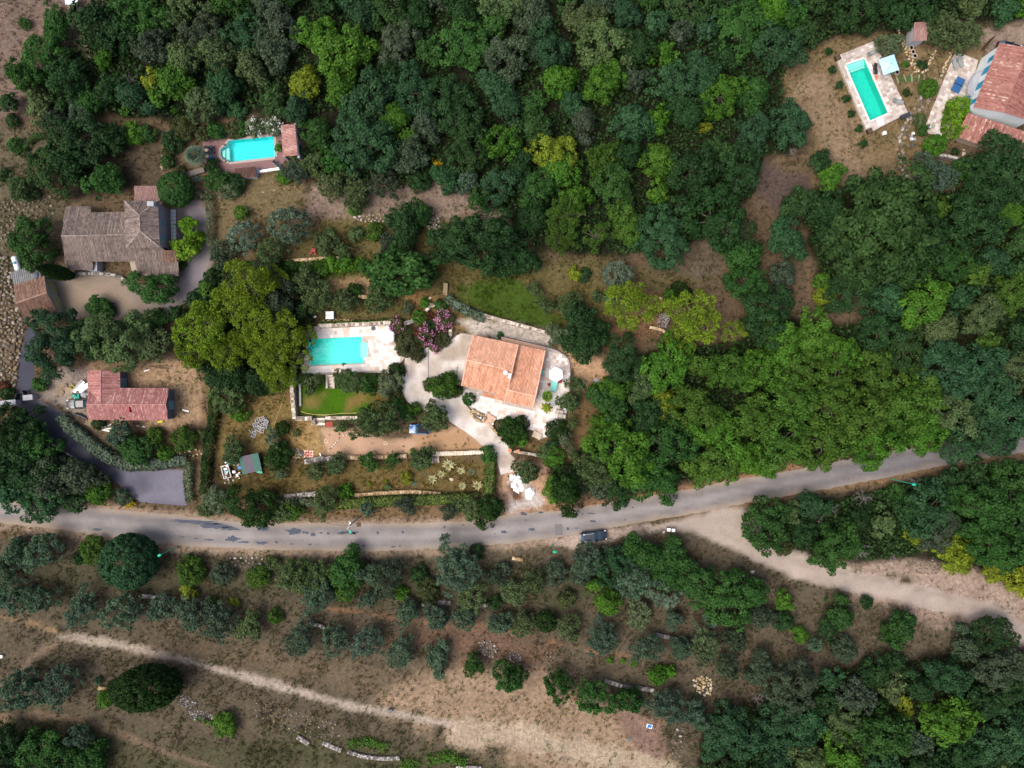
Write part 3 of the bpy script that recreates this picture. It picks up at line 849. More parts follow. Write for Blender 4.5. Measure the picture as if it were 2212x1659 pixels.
def hedge(name, path, wid, h, c, label, leaf=.2, seed=1, cat='hedge', rough=.16, dens=26):
    """clipped or loose hedge along a survey path; wid in survey units, h metres"""
    r = np.random.default_rng(seed)
    pts = [V3(px, py, 0) for px, py in path]
    Ps, Ns, hw = [], [], wid / PXM / 2
    for a, b in zip(pts[:-1], pts[1:]):
        L = (b - a).length; d = (b - a) / L; sd = Vector((-d.y, d.x, 0))
        n = int(L * (2 * hw + 2 * h) * dens)
        u = r.uniform(-.3 / max(L, .3), 1 + .3 / max(L, .3), n); q = r.uniform(-1, 1, n)
        top = r.random(n) < hw / (hw + h)
        w = np.where(top, q * hw, np.sign(q) * hw); z = np.where(top, h, r.uniform(0, 1, n) * h)
        w = w * (1 - .25 * (z / h) ** 4)
        base = np.array(a)[None] + np.array(d)[None] * (u * L)[:, None] + np.array(sd)[None] * w[:, None]
        base[:, 2] = z
        lump = fbm(base[:, 0], base[:, 1], 1.6, seed)
        base[:, 2] *= 1 + .35 * lump * (rough / .16)
        base += r.normal(size=base.shape) * rough * .5
        nn = np.where(top[:, None], [0, 0, 1.], np.sign(q)[:, None] * np.array(sd)[None])
        Ps.append(base); Ns.append(unit(nn + r.normal(size=base.shape) * .5))
    P = np.concatenate(Ps); Nn = np.concatenate(Ns)
    mid = sum(pts, Vector()) / len(pts); mid.z = 0
    t = np.clip(.5 + .7 * fbm(P[:, 0], P[:, 1], .9, seed + 3) + r.uniform(-.35, .35, len(P)), 0, 1)
    me = leaf_mass(name, P - np.array(mid), Nn, leaf, .6, c, seed, t)
    o = obj(name, me, None, mid, color=COL[c])
    return tag(o, label, cat)

def blossoms(parent, R, zc, n, c, seed, up=.5):
    r = np.random.default_rng(seed)
    k = max(3, n // 14)
    cl = unit(r.normal(size=(k, 3)) * [1, 1, .5] + [0, 0, up]) * R * r.uniform(.5, 1, (k, 1))
    P = cl[r.integers(0, k, n)] + r.normal(size=(n, 3)) * R * .13 + [0, 0, zc]
    me = leaf_mass('blossom', P, unit(r.normal(size=(n, 3)) + [0, 0, 1]), .13, .8, None, seed)
    o = obj('blossom', me, parent, color=c)
    return tag(o, kind='stuff')

def palm(x, y, r, c, label, h=3.0, seed=1, fronds=18, fan=False):
    R = r / PXM; rd = random.Random(seed)
    wx, wy = V(x, y, h)
    t = thing('palm_tree', label, 'palm', (wx, wy, 0))
    mb = MB(); mb.tube([(0, 0, -.1), (.04, .02, h * .5), (0, 0, h)], [.22, .18, .2], 9); mb.build('trunk', M['bark'], t, False)
    for i in range(fronds):
        an = i * 2.39996 + rd.uniform(-.15, .15); el = .1 + 1.2 * i / fronds; mb = MB()
        L = R * rd.uniform(.9, 1.05)
        if fan:      # fan leaf: stalk and a pleated disc of blades
            d = Vector((math.cos(an) * math.cos(el), math.sin(an) * math.cos(el), math.sin(el)))
            hub = Vector((0, 0, h)) + d * L * .42
            mb.tube([(0, 0, h), hub], .025, 4, .3)
            sdv = Vector((-math.sin(an), math.cos(an), 0)); up = d.cross(sdv)
            for b in range(11):
                ba = -1.25 + 2.5 * b / 10
                dd = (d * math.cos(ba) + sdv * math.sin(ba)); q = dd.cross(up).normalized() * L * .045
                tip = hub + dd * L * .62 - Vector((0, 0, .12 * L))
                mb.face([hub, hub + dd * L * .3 + q, tip, hub + dd * L * .3 - q], rd.uniform(.3, .95))
        else:
            seg = 6; pr = None
            for k in range(seg + 1):
                u = k / seg
                p = Vector((math.cos(an) * L * u * math.cos(el), math.sin(an) * L * u * math.cos(el), h + L * (math.sin(el) * u - .75 * u * u)))
                w = R * .2 * math.sin(math.pi * min(1, u * .9 + .1)) ** .7
                sdv = Vector((-math.sin(an), math.cos(an), 0)) * w
                if pr:
                    mb.face([pr[0], p, p + sdv + Vector((0, 0, -.3 * w)), pr[1]], rd.uniform(.3, .9))
                    mb.face([p, pr[0], pr[2], p - sdv + Vector((0, 0, -.3 * w))], rd.uniform(.3, .9))
                pr = (p, p + sdv + Vector((0, 0, -.3 * w)), p - sdv + Vector((0, 0, -.3 * w)))
        mb.build('frond', M['leaf'], t, False, color=COL[c])
    return t

def agave(x, y, r, label, var=True, seed=1, group=None):
    R = r / PXM; rd = random.Random(seed)
    t = thing('agave', label, 'agave', (*V(x, y, .2), 0), 0, group)
    n = 26 if var else 15
    for i in range(n):
        an = i * 2.39996 + rd.uniform(-.1, .1); u = i / n
        el = .12 + 1.1 * u; L = R * (1.05 - .25 * u) * rd.uniform(.85, 1.1)
        d = Vector((math.cos(an) * math.cos(el), math.sin(an) * math.cos(el), math.sin(el)))
        sdv = Vector((-math.sin(an), math.cos(an), 0)); w = R * (.115 if var else .10)
        p = [d * L * .08, d * L * .5 + Vector((0, 0, -.02)), d * L]
        b = Vector((0, 0, .08))
        mb = MB()
        mb.face([p[0] + b - sdv * w * .6, p[0] + b + sdv * w * .6, p[1] + b + sdv * w, p[1] + b - sdv * w], .45)
        mb.face([p[1] + b - sdv * w, p[1] + b + sdv * w, p[2] + b], .55)
        if var:
            for sg in (-1, 1):
                q = sdv * sg
                e = Vector((0, 0, .015))
                pts = [p[0] + b + q * w * .6, p[1] + b + q * w * 1.0, p[2] + b, p[1] + b + q * w * .35]
                mb.mi = 1; mb.face([v + e for v in (pts if sg > 0 else pts[::-1])], .8); mb.mi = 0
        mb.build('leaf', [M['leaf'], M['agedge']], t, False, color=(.06, .11, .05) if var else (.10, .19, .16))
    return t
M['agedge'] = mat('cream_leaf_edge', s(232, 225, 165), 0.6, 0.1)
# ------------------------------------------------------------------ planting plan: x y r kind colour [ry]
PLAN = """
125 55 30 oak md 44|55 52 14 shrub md|212 62 42 oak dk 62|92 122 44 oak md|58 165 34 oak md|150 180 50 oak dk|226 128 22 oak br|30 82 18 bare gr|266 168 36 bare gr|320 45 45 oak md|268 78 40 oak dk
335 102 40 oak gr|333 178 26 oak li|378 188 42 oak br|296 213 38 oak bg|270 240 13 shrub br|440 80 46 oak gr|468 120 42 oak ol|482 188 40 oak bg|440 228 38 oak ol|405 130 40 oak ol|510 240 22 shrub bg|198 225 30 oak md|240 200 34 oak dk
176 252 32 olive bg|124 258 24 olive gr|172 305 58 oak dk|242 300 34 oak dk|112 372 46 oak fe|150 355 40 oak dk|232 392 38 oak md|292 290 26 shrub br|318 290 22 shrub md|36 316 18 shrub md|374 305 26 shrub dk|398 282 30 shrub dr|362 330 14 shrub dr|8 380 16 shrub dk|46 408 26 olive ol
70 345 12 shrub dk|72 420 16 shrub ol|30 262 16 shrub dk|18 225 22 oak dk
603 55 45 oak gr|590 112 40 oak gr|752 118 56 oak br|735 190 38 oak br|660 186 36 oak li|642 236 34 oak bg|684 288 36 oak md|892 198 50 oak bg|962 205 46 oak dk|990 258 52 oak dk|790 312 66 oak bg|888 335 40 oak gr|720 402 30 olive ol|858 95 44 oak gr|943 355 13 shrub ye|640 330 20 shrub ol|830 400 34 olive gr|770 420 30 olive ol
675 360 26 olive ol|1010 395 26 olive bg|960 385 30 oak bg|905 395 24 shrub dk|1035 435 26 oak md
1303 180 46 oak br|1195 338 48 oak li|1215 370 40 oak br|1520 277 20 shrub li 11|1262 268 34 oak gr|1362 268 40 oak bg|1420 350 40 oak br|1300 345 36 olive yo|1450 180 44 oak bg|1560 210 44 oak br|1180 100 50 oak bg|1100 125 52 oak gr|1620 200 40 oak md
1218 470 48 pine yo|1240 440 36 oak br|1210 515 42 pine yo|1290 510 36 pine yo|1355 485 44 oak yo|1425 515 60 oak bg|1545 470 74 oak dk|1600 560 42 oak md|1612 610 44 oak md|1332 596 28 spruce sp|1243 592 17 shrub li|1262 596 16 shrub dk
1361 655 58 pine yg|1496 690 62 pine yg|1470 740 34 pine yg|1586 712 32 pine yg|1470 636 26 shrub dp|1448 640 18 shrub br|1650 675 60 oak dk|1203 722 26 olive og|1250 690 40 oak dk|1232 660 26 olive ol|1290 715 30 shrub dk|1262 742 42 oak dk|1443 785 54 oak br|1345 778 46 oak dk|1325 842 34 oak br|1320 640 20 shrub ol|1155 625 16 olive ol|1180 660 20 olive ol|1290 640 14 shrub ol
1781 642 26 shrub li|1775 610 22 shrub br|1900 490 108 oak fe|1850 560 60 oak fe|1990 520 60 oak dk|1960 580 50 oak fe|1830 640 46 oak dk|2100 470 70 oak dk|1690 740 50 oak br|1759 727 50 oak br|1812 765 44 oak br|2062 800 70 oak bg|2000 845 50 oak yo|1700 520 40 oak bg|1690 600 34 oak gr|1715 320 26 bare gr|1795 385 30 oak br|1770 350 26 oak dk|1845 400 22 shrub bg
1345 978 66 oak br|1285 1012 42 olive ol|1432 872 34 oak li|1500 885 58 oak yo|1430 958 58 oak md|1535 1005 52 oak yo|1540 925 54 oak br|1312 868 40 oak md|1325 920 34 oak br|1440 1045 34 oak md|1226 1062 40 oak dp|1245 1045 28 shrub gr|1195 988 24 shrub br|1136 1016 27 olive ol|1200 1058 32 shrub br|1330 1052 40 oak dk|1390 1035 40 oak md|1270 985 22 shrub dr|1300 1050 30 olive gr|1400 900 40 oak dk
1620 905 56 oak yo|1700 868 56 oak yo|1685 952 56 oak yo|1790 880 58 oak yo|1778 960 56 oak yo|1862 900 56 oak yo|1890 962 52 oak br|1960 880 58 oak yo|1990 928 48 oak br|2052 898 54 oak ol|2075 958 44 oak bg|2130 862 56 oak bg|2192 900 54 oak bg|2148 945 46 oak bg|1640 800 52 oak br|1570 800 50 oak yo|1720 800 48 oak yo|1800 820 46 oak yo|1890 810 46 oak yo|1600 985 44 oak br|1650 1000 36 oak br
1651 1130 56 oak md|1752 1088 32 oak bg|1775 1120 34 bare br2|1805 1105 34 bare gr|1880 1085 54 bare br2|1800 1180 50 oak md|1866 1185 50 bare gr|1933 1064 22 shrub md|1985 1040 34 bare gr|2002 1100 52 oak bg|2022 1142 44 oak gr|2110 1100 70 oak md|2152 1182 60 oak md|2182 1050 54 oak md|1992 1165 24 shrub li|1958 1152 14 shrub li|2064 1200 40 shrub li|2030 1178 26 shrub li|2145 1232 30 shrub li|2202 1252 36 shrub li|1692 1180 22 shrub dr|1660 935 26 bare gr|1762 975 24 bare gr|1848 935 26 bare br2|1720 905 22 bare gr|1905 1130 28 oak ol|1965 1100 36 oak dk|1850 1120 30 oak dk|1735 1150 30 shrub dk|1935 1205 22 bare gr|1705 1105 26 olive ol|1830 1150 24 shrub dk
40 1192 28 olive bg|92 1192 42 olive bg|205 1188 30 shrub yo|280 1212 56 ball bg|415 1232 32 shrub yo|175 1205 16 shrub dk|480 1240 26 shrub gr|10 1225 26 olive bg
640 1242 38 olive ol|695 1245 34 olive ol|750 1238 40 oak md|842 1248 36 olive gr|985 1224 48 olive bg|1068 1245 22 olive gr|560 1245 26 shrub yo|590 1215 18 shrub ol|905 1240 20 shrub dk|920 1270 26 shrub dr|805 1240 30 olive bg|1030 1190 18 shrub dk
25 1286 32 olive bg|85 1290 36 olive bg|178 1312 38 olive bg|265 1320 42 olive bg|350 1312 28 olive bg|416 1325 38 olive bg|476 1338 38 olive bg|540 1352 30 olive ol|410 1280 20 shrub li|55 1487 50 olive bg|132 1480 42 olive bg|320 1484 64 ball dp 43|262 1490 30 shrub dp|228 1508 20 shrub br|487 1562 27 shrub br|25 1602 44 oak dk|82 1622 48 oak md|125 1640 44 oak md|200 1642 34 oak md|172 1592 26 olive bg|213 1470 10 shrub bg
20 1645 40 oak dk|460 1300 14 shrub yo|505 1300 12 shrub li
650 1376 36 olive bg|725 1382 33 olive bg|790 1387 38 olive bg|866 1404 34 olive bg|946 1420 27 olive bg 40|1023 1435 24 olive dk|1100 1462 31 olive dk|605 1262 40 bare br2|690 1282 38 olive bg|745 1268 30 shrub yo|795 1293 20 olive bg|866 1280 18 shrub br|880 1322 27 olive bg|942 1330 27 olive bg|1005 1332 27 olive bg|1020 1290 33 olive ol|1080 1345 25 olive bg|597 1330 18 shrub yo|655 1255 28 olive ol|1068 1300 18 shrub dk|930 1290 20 shrub dr
1180 1342 22 ball dp|1132 1348 24 olive ol|1228 1355 26 olive ol|1300 1375 34 olive bg|1396 1398 34 olive bg|1306 1293 36 oak br|1380 1326 29 olive og|1455 1338 22 olive bg|1432 1272 36 spruce sp|1370 1250 42 olive bg|1500 1255 50 oak md|1565 1295 58 oak md|1615 1270 42 oak md|1520 1385 38 olive og|1472 1398 24 olive bg|1206 1480 34 olive dk|1285 1505 40 olive dk|1354 1510 29 olive dk|1440 1523 37 olive bg|1502 1540 28 olive bg|1318 1424 9 shrub br|1345 1427 6 shrub br|1370 1432 9 shrub br|1420 1458 22 shrub br|1446 1448 16 shrub br|1270 1210 36 olive bg|1325 1220 44 oak bg|1390 1195 42 oak md|1450 1200 38 oak md|1440 1240 40 oak md|1255 1240 26 shrub gr|1200 1235 28 shrub gr|1150 1255 26 olive ol|1225 1290 22 shrub dr|1110 1280 28 shrub ol|1520 1410 22 olive gr|1570 1440 26 olive gr|1585 1380 26 olive gr|1085 1230 20 shrub gr|1640 1330 30 olive gr|1690 1340 24 shrub dk|1535 1335 20 olive bg
1560 1562 46 oak bg|1600 1590 50 oak bg|1545 1610 34 oak bg|1640 1520 40 bare br2|1706 1484 60 oak gr|1690 1562 54 oak bg|1735 1555 46 oak bg|1842 1500 40 oak gr|1898 1578 58 oak md|1812 1640 50 oak br|1972 1602 36 oak gr|2041 1458 44 oak bg|2046 1556 54 oak br|1951 1527 20 shrub li 28|2160 1592 54 oak bg|1946 1354 36 oak md|1810 1325 32 oak md|1728 1370 19 shrub br|1690 1298 22 oak br|1760 1392 18 olive bg|2140 1368 44 oak dk|2080 1390 36 oak gr|2150 1440 50 oak gr|1930 1425 24 oak dk|1885 1450 34 oak dk|1820 1400 30 shrub gr|1790 1355 26 oak dk|1540 1610 18 shrub br|1920 1370 22 olive dk|1980 1480 34 oak dk|2180 1500 44 oak dk|2110 1520 40 oak dk|1640 1440 34 oak gr|1870 1300 16 shrub dk
38 930 60 oak dk|85 965 50 oak md|55 1012 58 oak dk|110 1030 50 oak gr|100 1082 44 oak bg|170 1030 42 oak gr|217 1062 30 oak br|145 996 14 shrub md|281 1088 12 shrub ye|266 1072 20 shrub gr|30 1060 40 oak bg|165 1085 26 oak dk
262 935 28 olive bg|300 972 34 oak md|316 968 14 shrub ye|360 978 19 shrub br|335 942 22 shrub yo|402 950 30 shrub yo|283 1002 10 shrub ye|440 940 16 shrub dr|490 860 38 olive ol|516 890 22 shrub br|506 974 26 olive ol|470 1078 30 shrub og|445 1100 18 shrub ol|470 820 34 oak dk|520 830 30 oak dk|215 915 16 shrub dk|90 830 18 shrub md|105 800 14 shrub dk|18 852 16 shrub dk|8 835 14 shrub rd
72 527 50 oak md|126 738 62 oak bg|262 735 66 oak ol|330 740 40 oak ol|200 740 40 oak dk|217 665 28 shrub md|240 668 14 shrub dk|410 492 26 oak vi|402 537 28 oak vi|428 515 18 shrub vi|330 622 50 oak md 36|380 410 36 ball md|363 351 14 ball md|521 460 15 ball br|528 512 34 spruce sp|626 488 42 spruce sp|585 552 34 olive ol|570 590 30 olive ol|475 390 34 shrub md 25|510 397 26 shrub dk|496 408 24 shrub og|462 362 18 shrub dk|388 372 16 shrub dr|390 572 14 shrub yo|480 545 26 olive gr|340 692 26 shrub md|300 705 26 shrub dk|430 650 26 shrub dk|450 630 22 shrub yo|380 680 20 shrub dk|460 600 20 shrub dk|640 372 26 olive gr|612 383 16 shrub br|603 318 11 shrub br|448 427 10 shrub yo
551 276 22 shrub og|593 273 23 shrub og|470 283 22 shrub md|505 281 20 shrub dr|440 290 20 shrub dr|525 278 18 shrub md
540 615 60 pine yg|496 658 50 pine yg|438 705 60 pine yg|420 762 42 pine yg|484 758 48 pine yg|602 655 40 oak gr|560 702 52 pine yg|612 722 48 pine yg|664 728 28 pine yg|584 775 48 pine yg|534 742 46 pine yg|604 812 42 pine yg|642 768 32 pine yg|560 830 36 oak dk|620 680 34 oak dk|500 800 36 oak dk|465 700 40 oak dk|598 600 28 pine yg
703 525 27 olive ol|738 540 20 olive ol|873 590 72 fig md 48|852 545 26 fig md|878 490 42 oak dk|905 462 30 oak md|1028 522 86 oak dk 58|985 520 50 oak dk|1080 545 46 oak dk|660 604 28 olive ol|690 642 34 olive ol|745 652 26 olive ol|820 640 30 olive ol|880 666 14 olive og|768 626 17 shrub dp|780 628 10 shrub og|672 585 14 shrub vi|695 580 20 shrub br|745 568 20 shrub br|630 575 15 shrub md|620 575 13 shrub md|718 570 18 shrub br|760 575 12 shrub vi|790 578 18 shrub md|712 505 14 shrub ol|770 505 18 shrub ol|810 500 22 shrub yo|840 530 22 olive gr|765 455 14 shrub br|850 470 20 oak dk|930 560 20 shrub ol|1100 565 40 oak dk|1135 560 34 oak dk
858 704 19 shrub dr|922 724 23 shrub dr|958 693 23 shrub dr|940 748 15 shrub dr|882 738 30 shrub dr|902 765 18 shrub dr|868 757 14 shrub dr|930 705 14 shrub dk|957 735 18 shrub dr|905 685 14 spruce br|928 681 11 shrub rd|952 662 16 shrub md|920 655 14 shrub br|900 725 18 shrub rd|952 788 0 skip
960 836 40 shrub yo 26|930 832 18 shrub dr|985 845 16 shrub dr|970 820 20 shrub br|672 826 27 olive ol|760 823 32 olive ol|794 831 22 olive dk|840 828 28 olive og|855 799 17 shrub dp|870 802 10 shrub dp|852 845 19 shrub dr|845 870 12 shrub md|880 892 20 shrub md|895 884 18 shrub br|862 872 16 shrub md
818 908 52 olive ol 40|941 900 30 olive ol|737 922 17 olive ol|610 924 15 ball dp|590 944 20 olive og|603 985 30 shrub dp|590 1000 20 shrub dr|607 1024 15 olive og|683 1018 21 olive ol|728 1002 22 olive ol|799 998 20 olive dk|848 993 16 olive dk|913 990 27 olive ol|892 978 9 shrub br|878 1031 15 shrub li|797 1044 5 shrub li|833 1039 4 shrub li|846 995 0 skip|642 935 10 shrub ol|770 1150 0 skip|838 1052 7 shrub ol
545 1094 52 oak dp 46|703 1084 34 olive ol|747 1062 19 shrub br|633 1106 22 oak br|610 1105 25 olive ol|793 1098 18 olive bg|878 1090 23 olive gr|973 1102 19 olive gr|1016 1098 26 olive ol|1058 1102 32 oak dp|1056 982 20 shrub md|695 1090 12 shrub br|700 1010 0 skip
1013 862 14 ball md|1109 928 33 shrub dp|1092 920 20 shrub dr|1128 915 18 shrub dr|1105 950 18 shrub yo|1126 952 13 ball br|1203 927 24 shrub dp|1228 868 24 olive ol|1222 950 18 olive og|1246 832 20 olive ol|1080 724 7 shrub md|1195 960 14 shrub dk|1175 975 18 shrub ol|1237 915 14 olive ol|1132 972 0 skip
2005 191 19 ball br|1958 202 10 shrub dp|1955 139 7 shrub br|1789 112 8 shrub dk|1798 152 8 shrub dk|1813 185 8 shrub dk|1827 215 8 shrub dk|1839 246 8 shrub dk|1854 279 8 shrub dk|1864 312 8 shrub dk|1995 142 10 shrub dk|1985 138 7 shrub dk|1922 98 24 olive og|2040 70 40 olive ol|2085 80 32 olive ol|1990 280 14 shrub md|2018 315 22 ball br|1985 262 16 shrub ol|2005 365 30 olive bg|2030 390 34 olive bg|2075 372 26 olive dk|2062 328 8 shrub dk|2150 365 58 oak dk|2190 390 50 oak dk|2120 420 60 oak dk|1900 408 36 oak fe|1970 412 30 oak dk
"""
TONE_FIX = {'br2': 'br'}
for row in PLAN.replace('\n', '|').split('|'):
    p = row.split()
    if len(p) < 5 or p[3] == 'skip': continue
    x, y, r = float(p[0]), float(p[1]), float(p[2])
    if p[3] == 'olive' and p[4] == 'bg': p[4] = 'ob'
    if p[3] == 'olive' and p[4] == 'dk': p[4] = 'md'
    plant(x, y, r, p[3], TONE_FIX.get(p[4], p[4]), float(p[5]) if len(p) > 5 else None)

# flowers on the garden shrubs
for o, x, y, r, k, c in list(PLANTS):
    R = r / PXM
    if k == 'shrub' and c == 'dr' and (abs(x - 858) < 2 or abs(x - 922) < 2 or abs(x - 958) < 2 and y < 700 or abs(x - 940) < 2 and y > 740):
        b = blossoms(None, R, R * .1, int(R * R * 110), (.52, .20, .36), int(x)); b.location = (0, 0, 0); b.parent = o
        b.scale = [1 / q for q in o.scale]
        o['flower'] = 1
    if k == 'shrub' and c == 'og' and y < 290:
        b = blossoms(None, R, R * .1, int(R * R * 70), (.55, .58, .52), int(x)); b.parent = o
        b.scale = [1 / q for q in o.scale]
        o['flower'] = 1

# the rest of the woods
taken = [(x, y, r) for (o, x, y, r, k, c) in PLANTS]
frd = random.Random(23)
MIX = {'F1': ('oak', ['md', 'dk', 'dk', 'bg', 'bg', 'br', 'md', 'gr', 'ol', 'fe']), 'F2': ('oak', ['dk', 'md', 'fe', 'yo', 'yo', 'br', 'ol', 'bg']), 'F3': ('oak', ['bg', 'dk', 'md', 'gr', 'ol']),  # upper wood weighted to dark leaves: dimmer view edge put into the colour
       'F4': ('oak', ['md', 'dk', 'bg']), 'F5': ('oak', ['dk', 'md']), 'F6': ('oak', ['dk', 'md', 'bg']), 'F7': ('pine', ['yg'])}
FILL = set()
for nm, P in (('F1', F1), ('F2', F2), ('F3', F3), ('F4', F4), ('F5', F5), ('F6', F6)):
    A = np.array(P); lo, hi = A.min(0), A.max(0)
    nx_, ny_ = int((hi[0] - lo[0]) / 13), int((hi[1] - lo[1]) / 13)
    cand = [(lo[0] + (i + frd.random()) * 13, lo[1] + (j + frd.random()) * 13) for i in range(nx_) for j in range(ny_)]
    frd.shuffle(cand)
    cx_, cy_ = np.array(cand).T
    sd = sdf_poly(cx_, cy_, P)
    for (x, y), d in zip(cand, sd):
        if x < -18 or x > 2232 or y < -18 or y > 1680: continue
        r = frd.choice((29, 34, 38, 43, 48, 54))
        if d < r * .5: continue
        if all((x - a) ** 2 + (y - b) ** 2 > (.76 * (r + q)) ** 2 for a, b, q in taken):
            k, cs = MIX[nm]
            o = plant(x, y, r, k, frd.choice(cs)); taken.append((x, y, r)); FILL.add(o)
# undergrowth below the trees: one mass of leaves
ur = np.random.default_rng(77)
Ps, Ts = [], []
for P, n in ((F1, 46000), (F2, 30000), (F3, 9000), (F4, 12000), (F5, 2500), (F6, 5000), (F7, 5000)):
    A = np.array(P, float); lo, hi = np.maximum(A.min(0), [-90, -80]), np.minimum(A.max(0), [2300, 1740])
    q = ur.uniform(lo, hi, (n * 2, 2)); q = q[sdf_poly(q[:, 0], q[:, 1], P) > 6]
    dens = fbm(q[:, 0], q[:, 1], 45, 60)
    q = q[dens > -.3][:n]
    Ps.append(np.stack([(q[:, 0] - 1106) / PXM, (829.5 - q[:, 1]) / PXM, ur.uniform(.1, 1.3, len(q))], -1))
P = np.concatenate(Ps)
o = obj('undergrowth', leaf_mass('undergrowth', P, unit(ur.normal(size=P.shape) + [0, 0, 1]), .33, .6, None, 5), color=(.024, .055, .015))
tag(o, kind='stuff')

# weeds and dry tufts over open ground
q = ur.uniform([-40, -40], [2252, 1700], (150000, 2))
cc, gw = zone_colour(q[:, 0], q[:, 1])
pave = np.full(len(q), -1e9)
for Pz in (ROAD, BAY, DRIVE, PATIO, POOLT, UPT, TERR3, HERR, GRAVEL, LAWN, TRACK):
    pave = np.maximum(pave, sdf_poly(q[:, 0], q[:, 1], Pz))
cl = fbm(q[:, 0], q[:, 1], 30, 80)
keep = (pave < -2) & (ur.random(len(q)) < gw * np.clip(.42 + 1.3 * cl, 0.03, 1))
q = q[keep]; cc = cc[keep]
n = len(q)
B = np.stack([(q[:, 0] - 1106) / PXM, (829.5 - q[:, 1]) / PXM, np.full(n, .06)], -1)
V_, C_, F_ = [], [], []
tone = ur.random(n)
tcol = cc * (0.62 + .75 * ur.random((n, 1)))
grn = np.where((tone < .42)[:, None], np.array([.55, .72, .42]), np.where((tone > .8)[:, None], np.array([1.15, 1.05, .85]), np.array([.85, .85, .8])))
tcol = tcol * grn
for k in range(5):
    an = ur.uniform(0, 6.28, n); L = ur.uniform(.15, .52, n); w = ur.uniform(.05, .13, n)
    d = np.stack([np.cos(an), np.sin(an), ur.uniform(.3, 1.1, n)], -1); sdv = np.stack([-np.sin(an), np.cos(an), 0 * an], -1)
    V_.append(np.stack([B - sdv * w[:, None], B + sdv * w[:, None], B + d * L[:, None]], 1).reshape(-1, 3)); C_.append(np.repeat(tcol, 3, 0))
V_ = np.concatenate(V_); C_ = np.concatenate(C_)
M['tuft'] = mat_ground('dry_tuft', 0.8, 1.2, 0, 0)
o = obj('dry_grass', np_mesh('dry_grass', V_, np.arange(len(V_)).reshape(-1, 3), M['tuft'], gcol=C_))
tag(o, kind='stuff')
print('plants', len(PLANTS), 'fill', len(FILL), 'tufts', n)
# ------------------------------------------------------------------ roofs, walls, houses
def roof_slope(tiles, deck, pts, w=.24, l=.42, tone=(0.0, 1.0), seed=1, thick=.10, streak=.45):
    """one slope: pts are 3-D corners; rows of half-round tiles run straight down it"""
    rd = random.Random(seed)
    pts = [Vector(p) for p in pts]
    n = Vector((0, 0, 0))
    for i in range(len(pts)):
        n += pts[i].cross(pts[(i + 1) % len(pts)])
    n.normalize()
    if n.z < 0: n = -n; pts = pts[::-1]
    d = (Vector((0, 0, -1)) + n * n.z).normalized(); e = n.cross(d)
    lo = [p - n * .02 for p in pts]; bt = [p - n * (.02 + thick) for p in pts]
    k = len(pts)
    deck.add(lo + bt, [tuple(range(k)), tuple(range(2 * k - 1, k - 1, -1))] + [((i + 1) % k, i, k + i, k + (i + 1) % k) for i in range(k)], .3)
    q = [(p.dot(e), p.dot(d)) for p in pts]
    base = n * pts[0].dot(n)
    s0, s1 = min(a for a, b in q), max(a for a, b in q)
    rows = max(1, round((s1 - s0) / w)); w = (s1 - s0) / rows
    for r in range(rows):
        sc = s0 + (r + .5) * w; ts = []
        for i in range(k):
            (a, ta), (b, tb) = q[i], q[(i + 1) % k]
            if (a - sc) * (b - sc) < 0: ts.append(ta + (tb - ta) * (sc - a) / (b - a))
        if len(ts) < 2: continue
        t0, t1 = min(ts), max(ts)
        m = max(1, round((t1 - t0) / l)); step = (t1 - t0) / m
        j0 = rd.uniform(-.06, .06); rt_ = rd.random()
        for j in range(m):
            a = t0 + j * step + (j0 if j else 0); b = t0 + (j + 1) * step + .04
            lift = rd.uniform(0, .012); sk = rd.uniform(-.008, .008)
            vs = []
            for (t, hh, wd) in ((a, 0.0, .40), (b, .028 + lift, .47)):
                for an in (0, .25, .5, .75, 1):
                    th = math.pi * an
                    vs.append(base + e * (sc + sk - math.cos(th) * w * wd) + d * t + n * (.065 * math.sin(th) + hh))
            tiles.add(vs, [(i, i + 1, 6 + i, 5 + i) for i in range(4)] + [(5, 6, 7, 8, 9)], tone[0] + (tone[1] - tone[0]) * (rd.random() * (1 - streak) + rt_ * streak))

def ridge(tiles, a, b, r=.15, t=(.5, .9), seed=3):
    rd = random.Random(seed)
    a, b = Vector(a), Vector(b)
    L = (b - a).length; n = max(1, round(L / .42)); d = (b - a) / L
    sd = Vector((-d.y, d.x, 0)).normalized(); up = sd.cross(d) * -1
    if up.z < 0: up = -up
    for i in range(n):
        p, q = a + d * (L * i / n), a + d * (L * (i + 1) / n + .03)
        vs = []
        for P, k in ((p, .9), (q, 1.05)):
            for an in (0, .25, .5, .75, 1):
                th = math.pi * an
                vs.append(P - sd * math.cos(th) * r * k + up * (math.sin(th) * r * k + .02))
        tiles.add(vs, [(i_, i_ + 1, 6 + i_, 5 + i_) for i_ in range(4)], rd.uniform(*t))

def tile_mat(name, *cs):
    return mat_ramp(name, [(i / (len(cs) - 1), c) for i, c in enumerate(cs)], .85, .16, .9)
T_ORANGE = tile_mat('orange_clay_tile', s(178, 124, 96), s(202, 148, 118), s(216, 166, 138), s(228, 184, 160))
T_GREY = tile_mat('lichened_grey_tile', s(78, 70, 66), s(112, 100, 94), s(132, 118, 110), s(160, 148, 138))
T_PINK = tile_mat('pinkish_clay_tile', s(128, 98, 92), s(150, 118, 112), s(168, 138, 130))
T_RED = tile_mat('mottled_red_tile', s(138, 90, 86), s(158, 106, 102), s(174, 126, 120), s(204, 172, 164))
T_BROWN = tile_mat('dark_brown_tile', s(70, 50, 46), s(96, 70, 62), s(116, 86, 74), s(140, 110, 94))
T_BROWN2 = tile_mat('mossy_brown_tile', s(84, 64, 56), s(112, 86, 74), s(136, 108, 92), s(156, 130, 112))
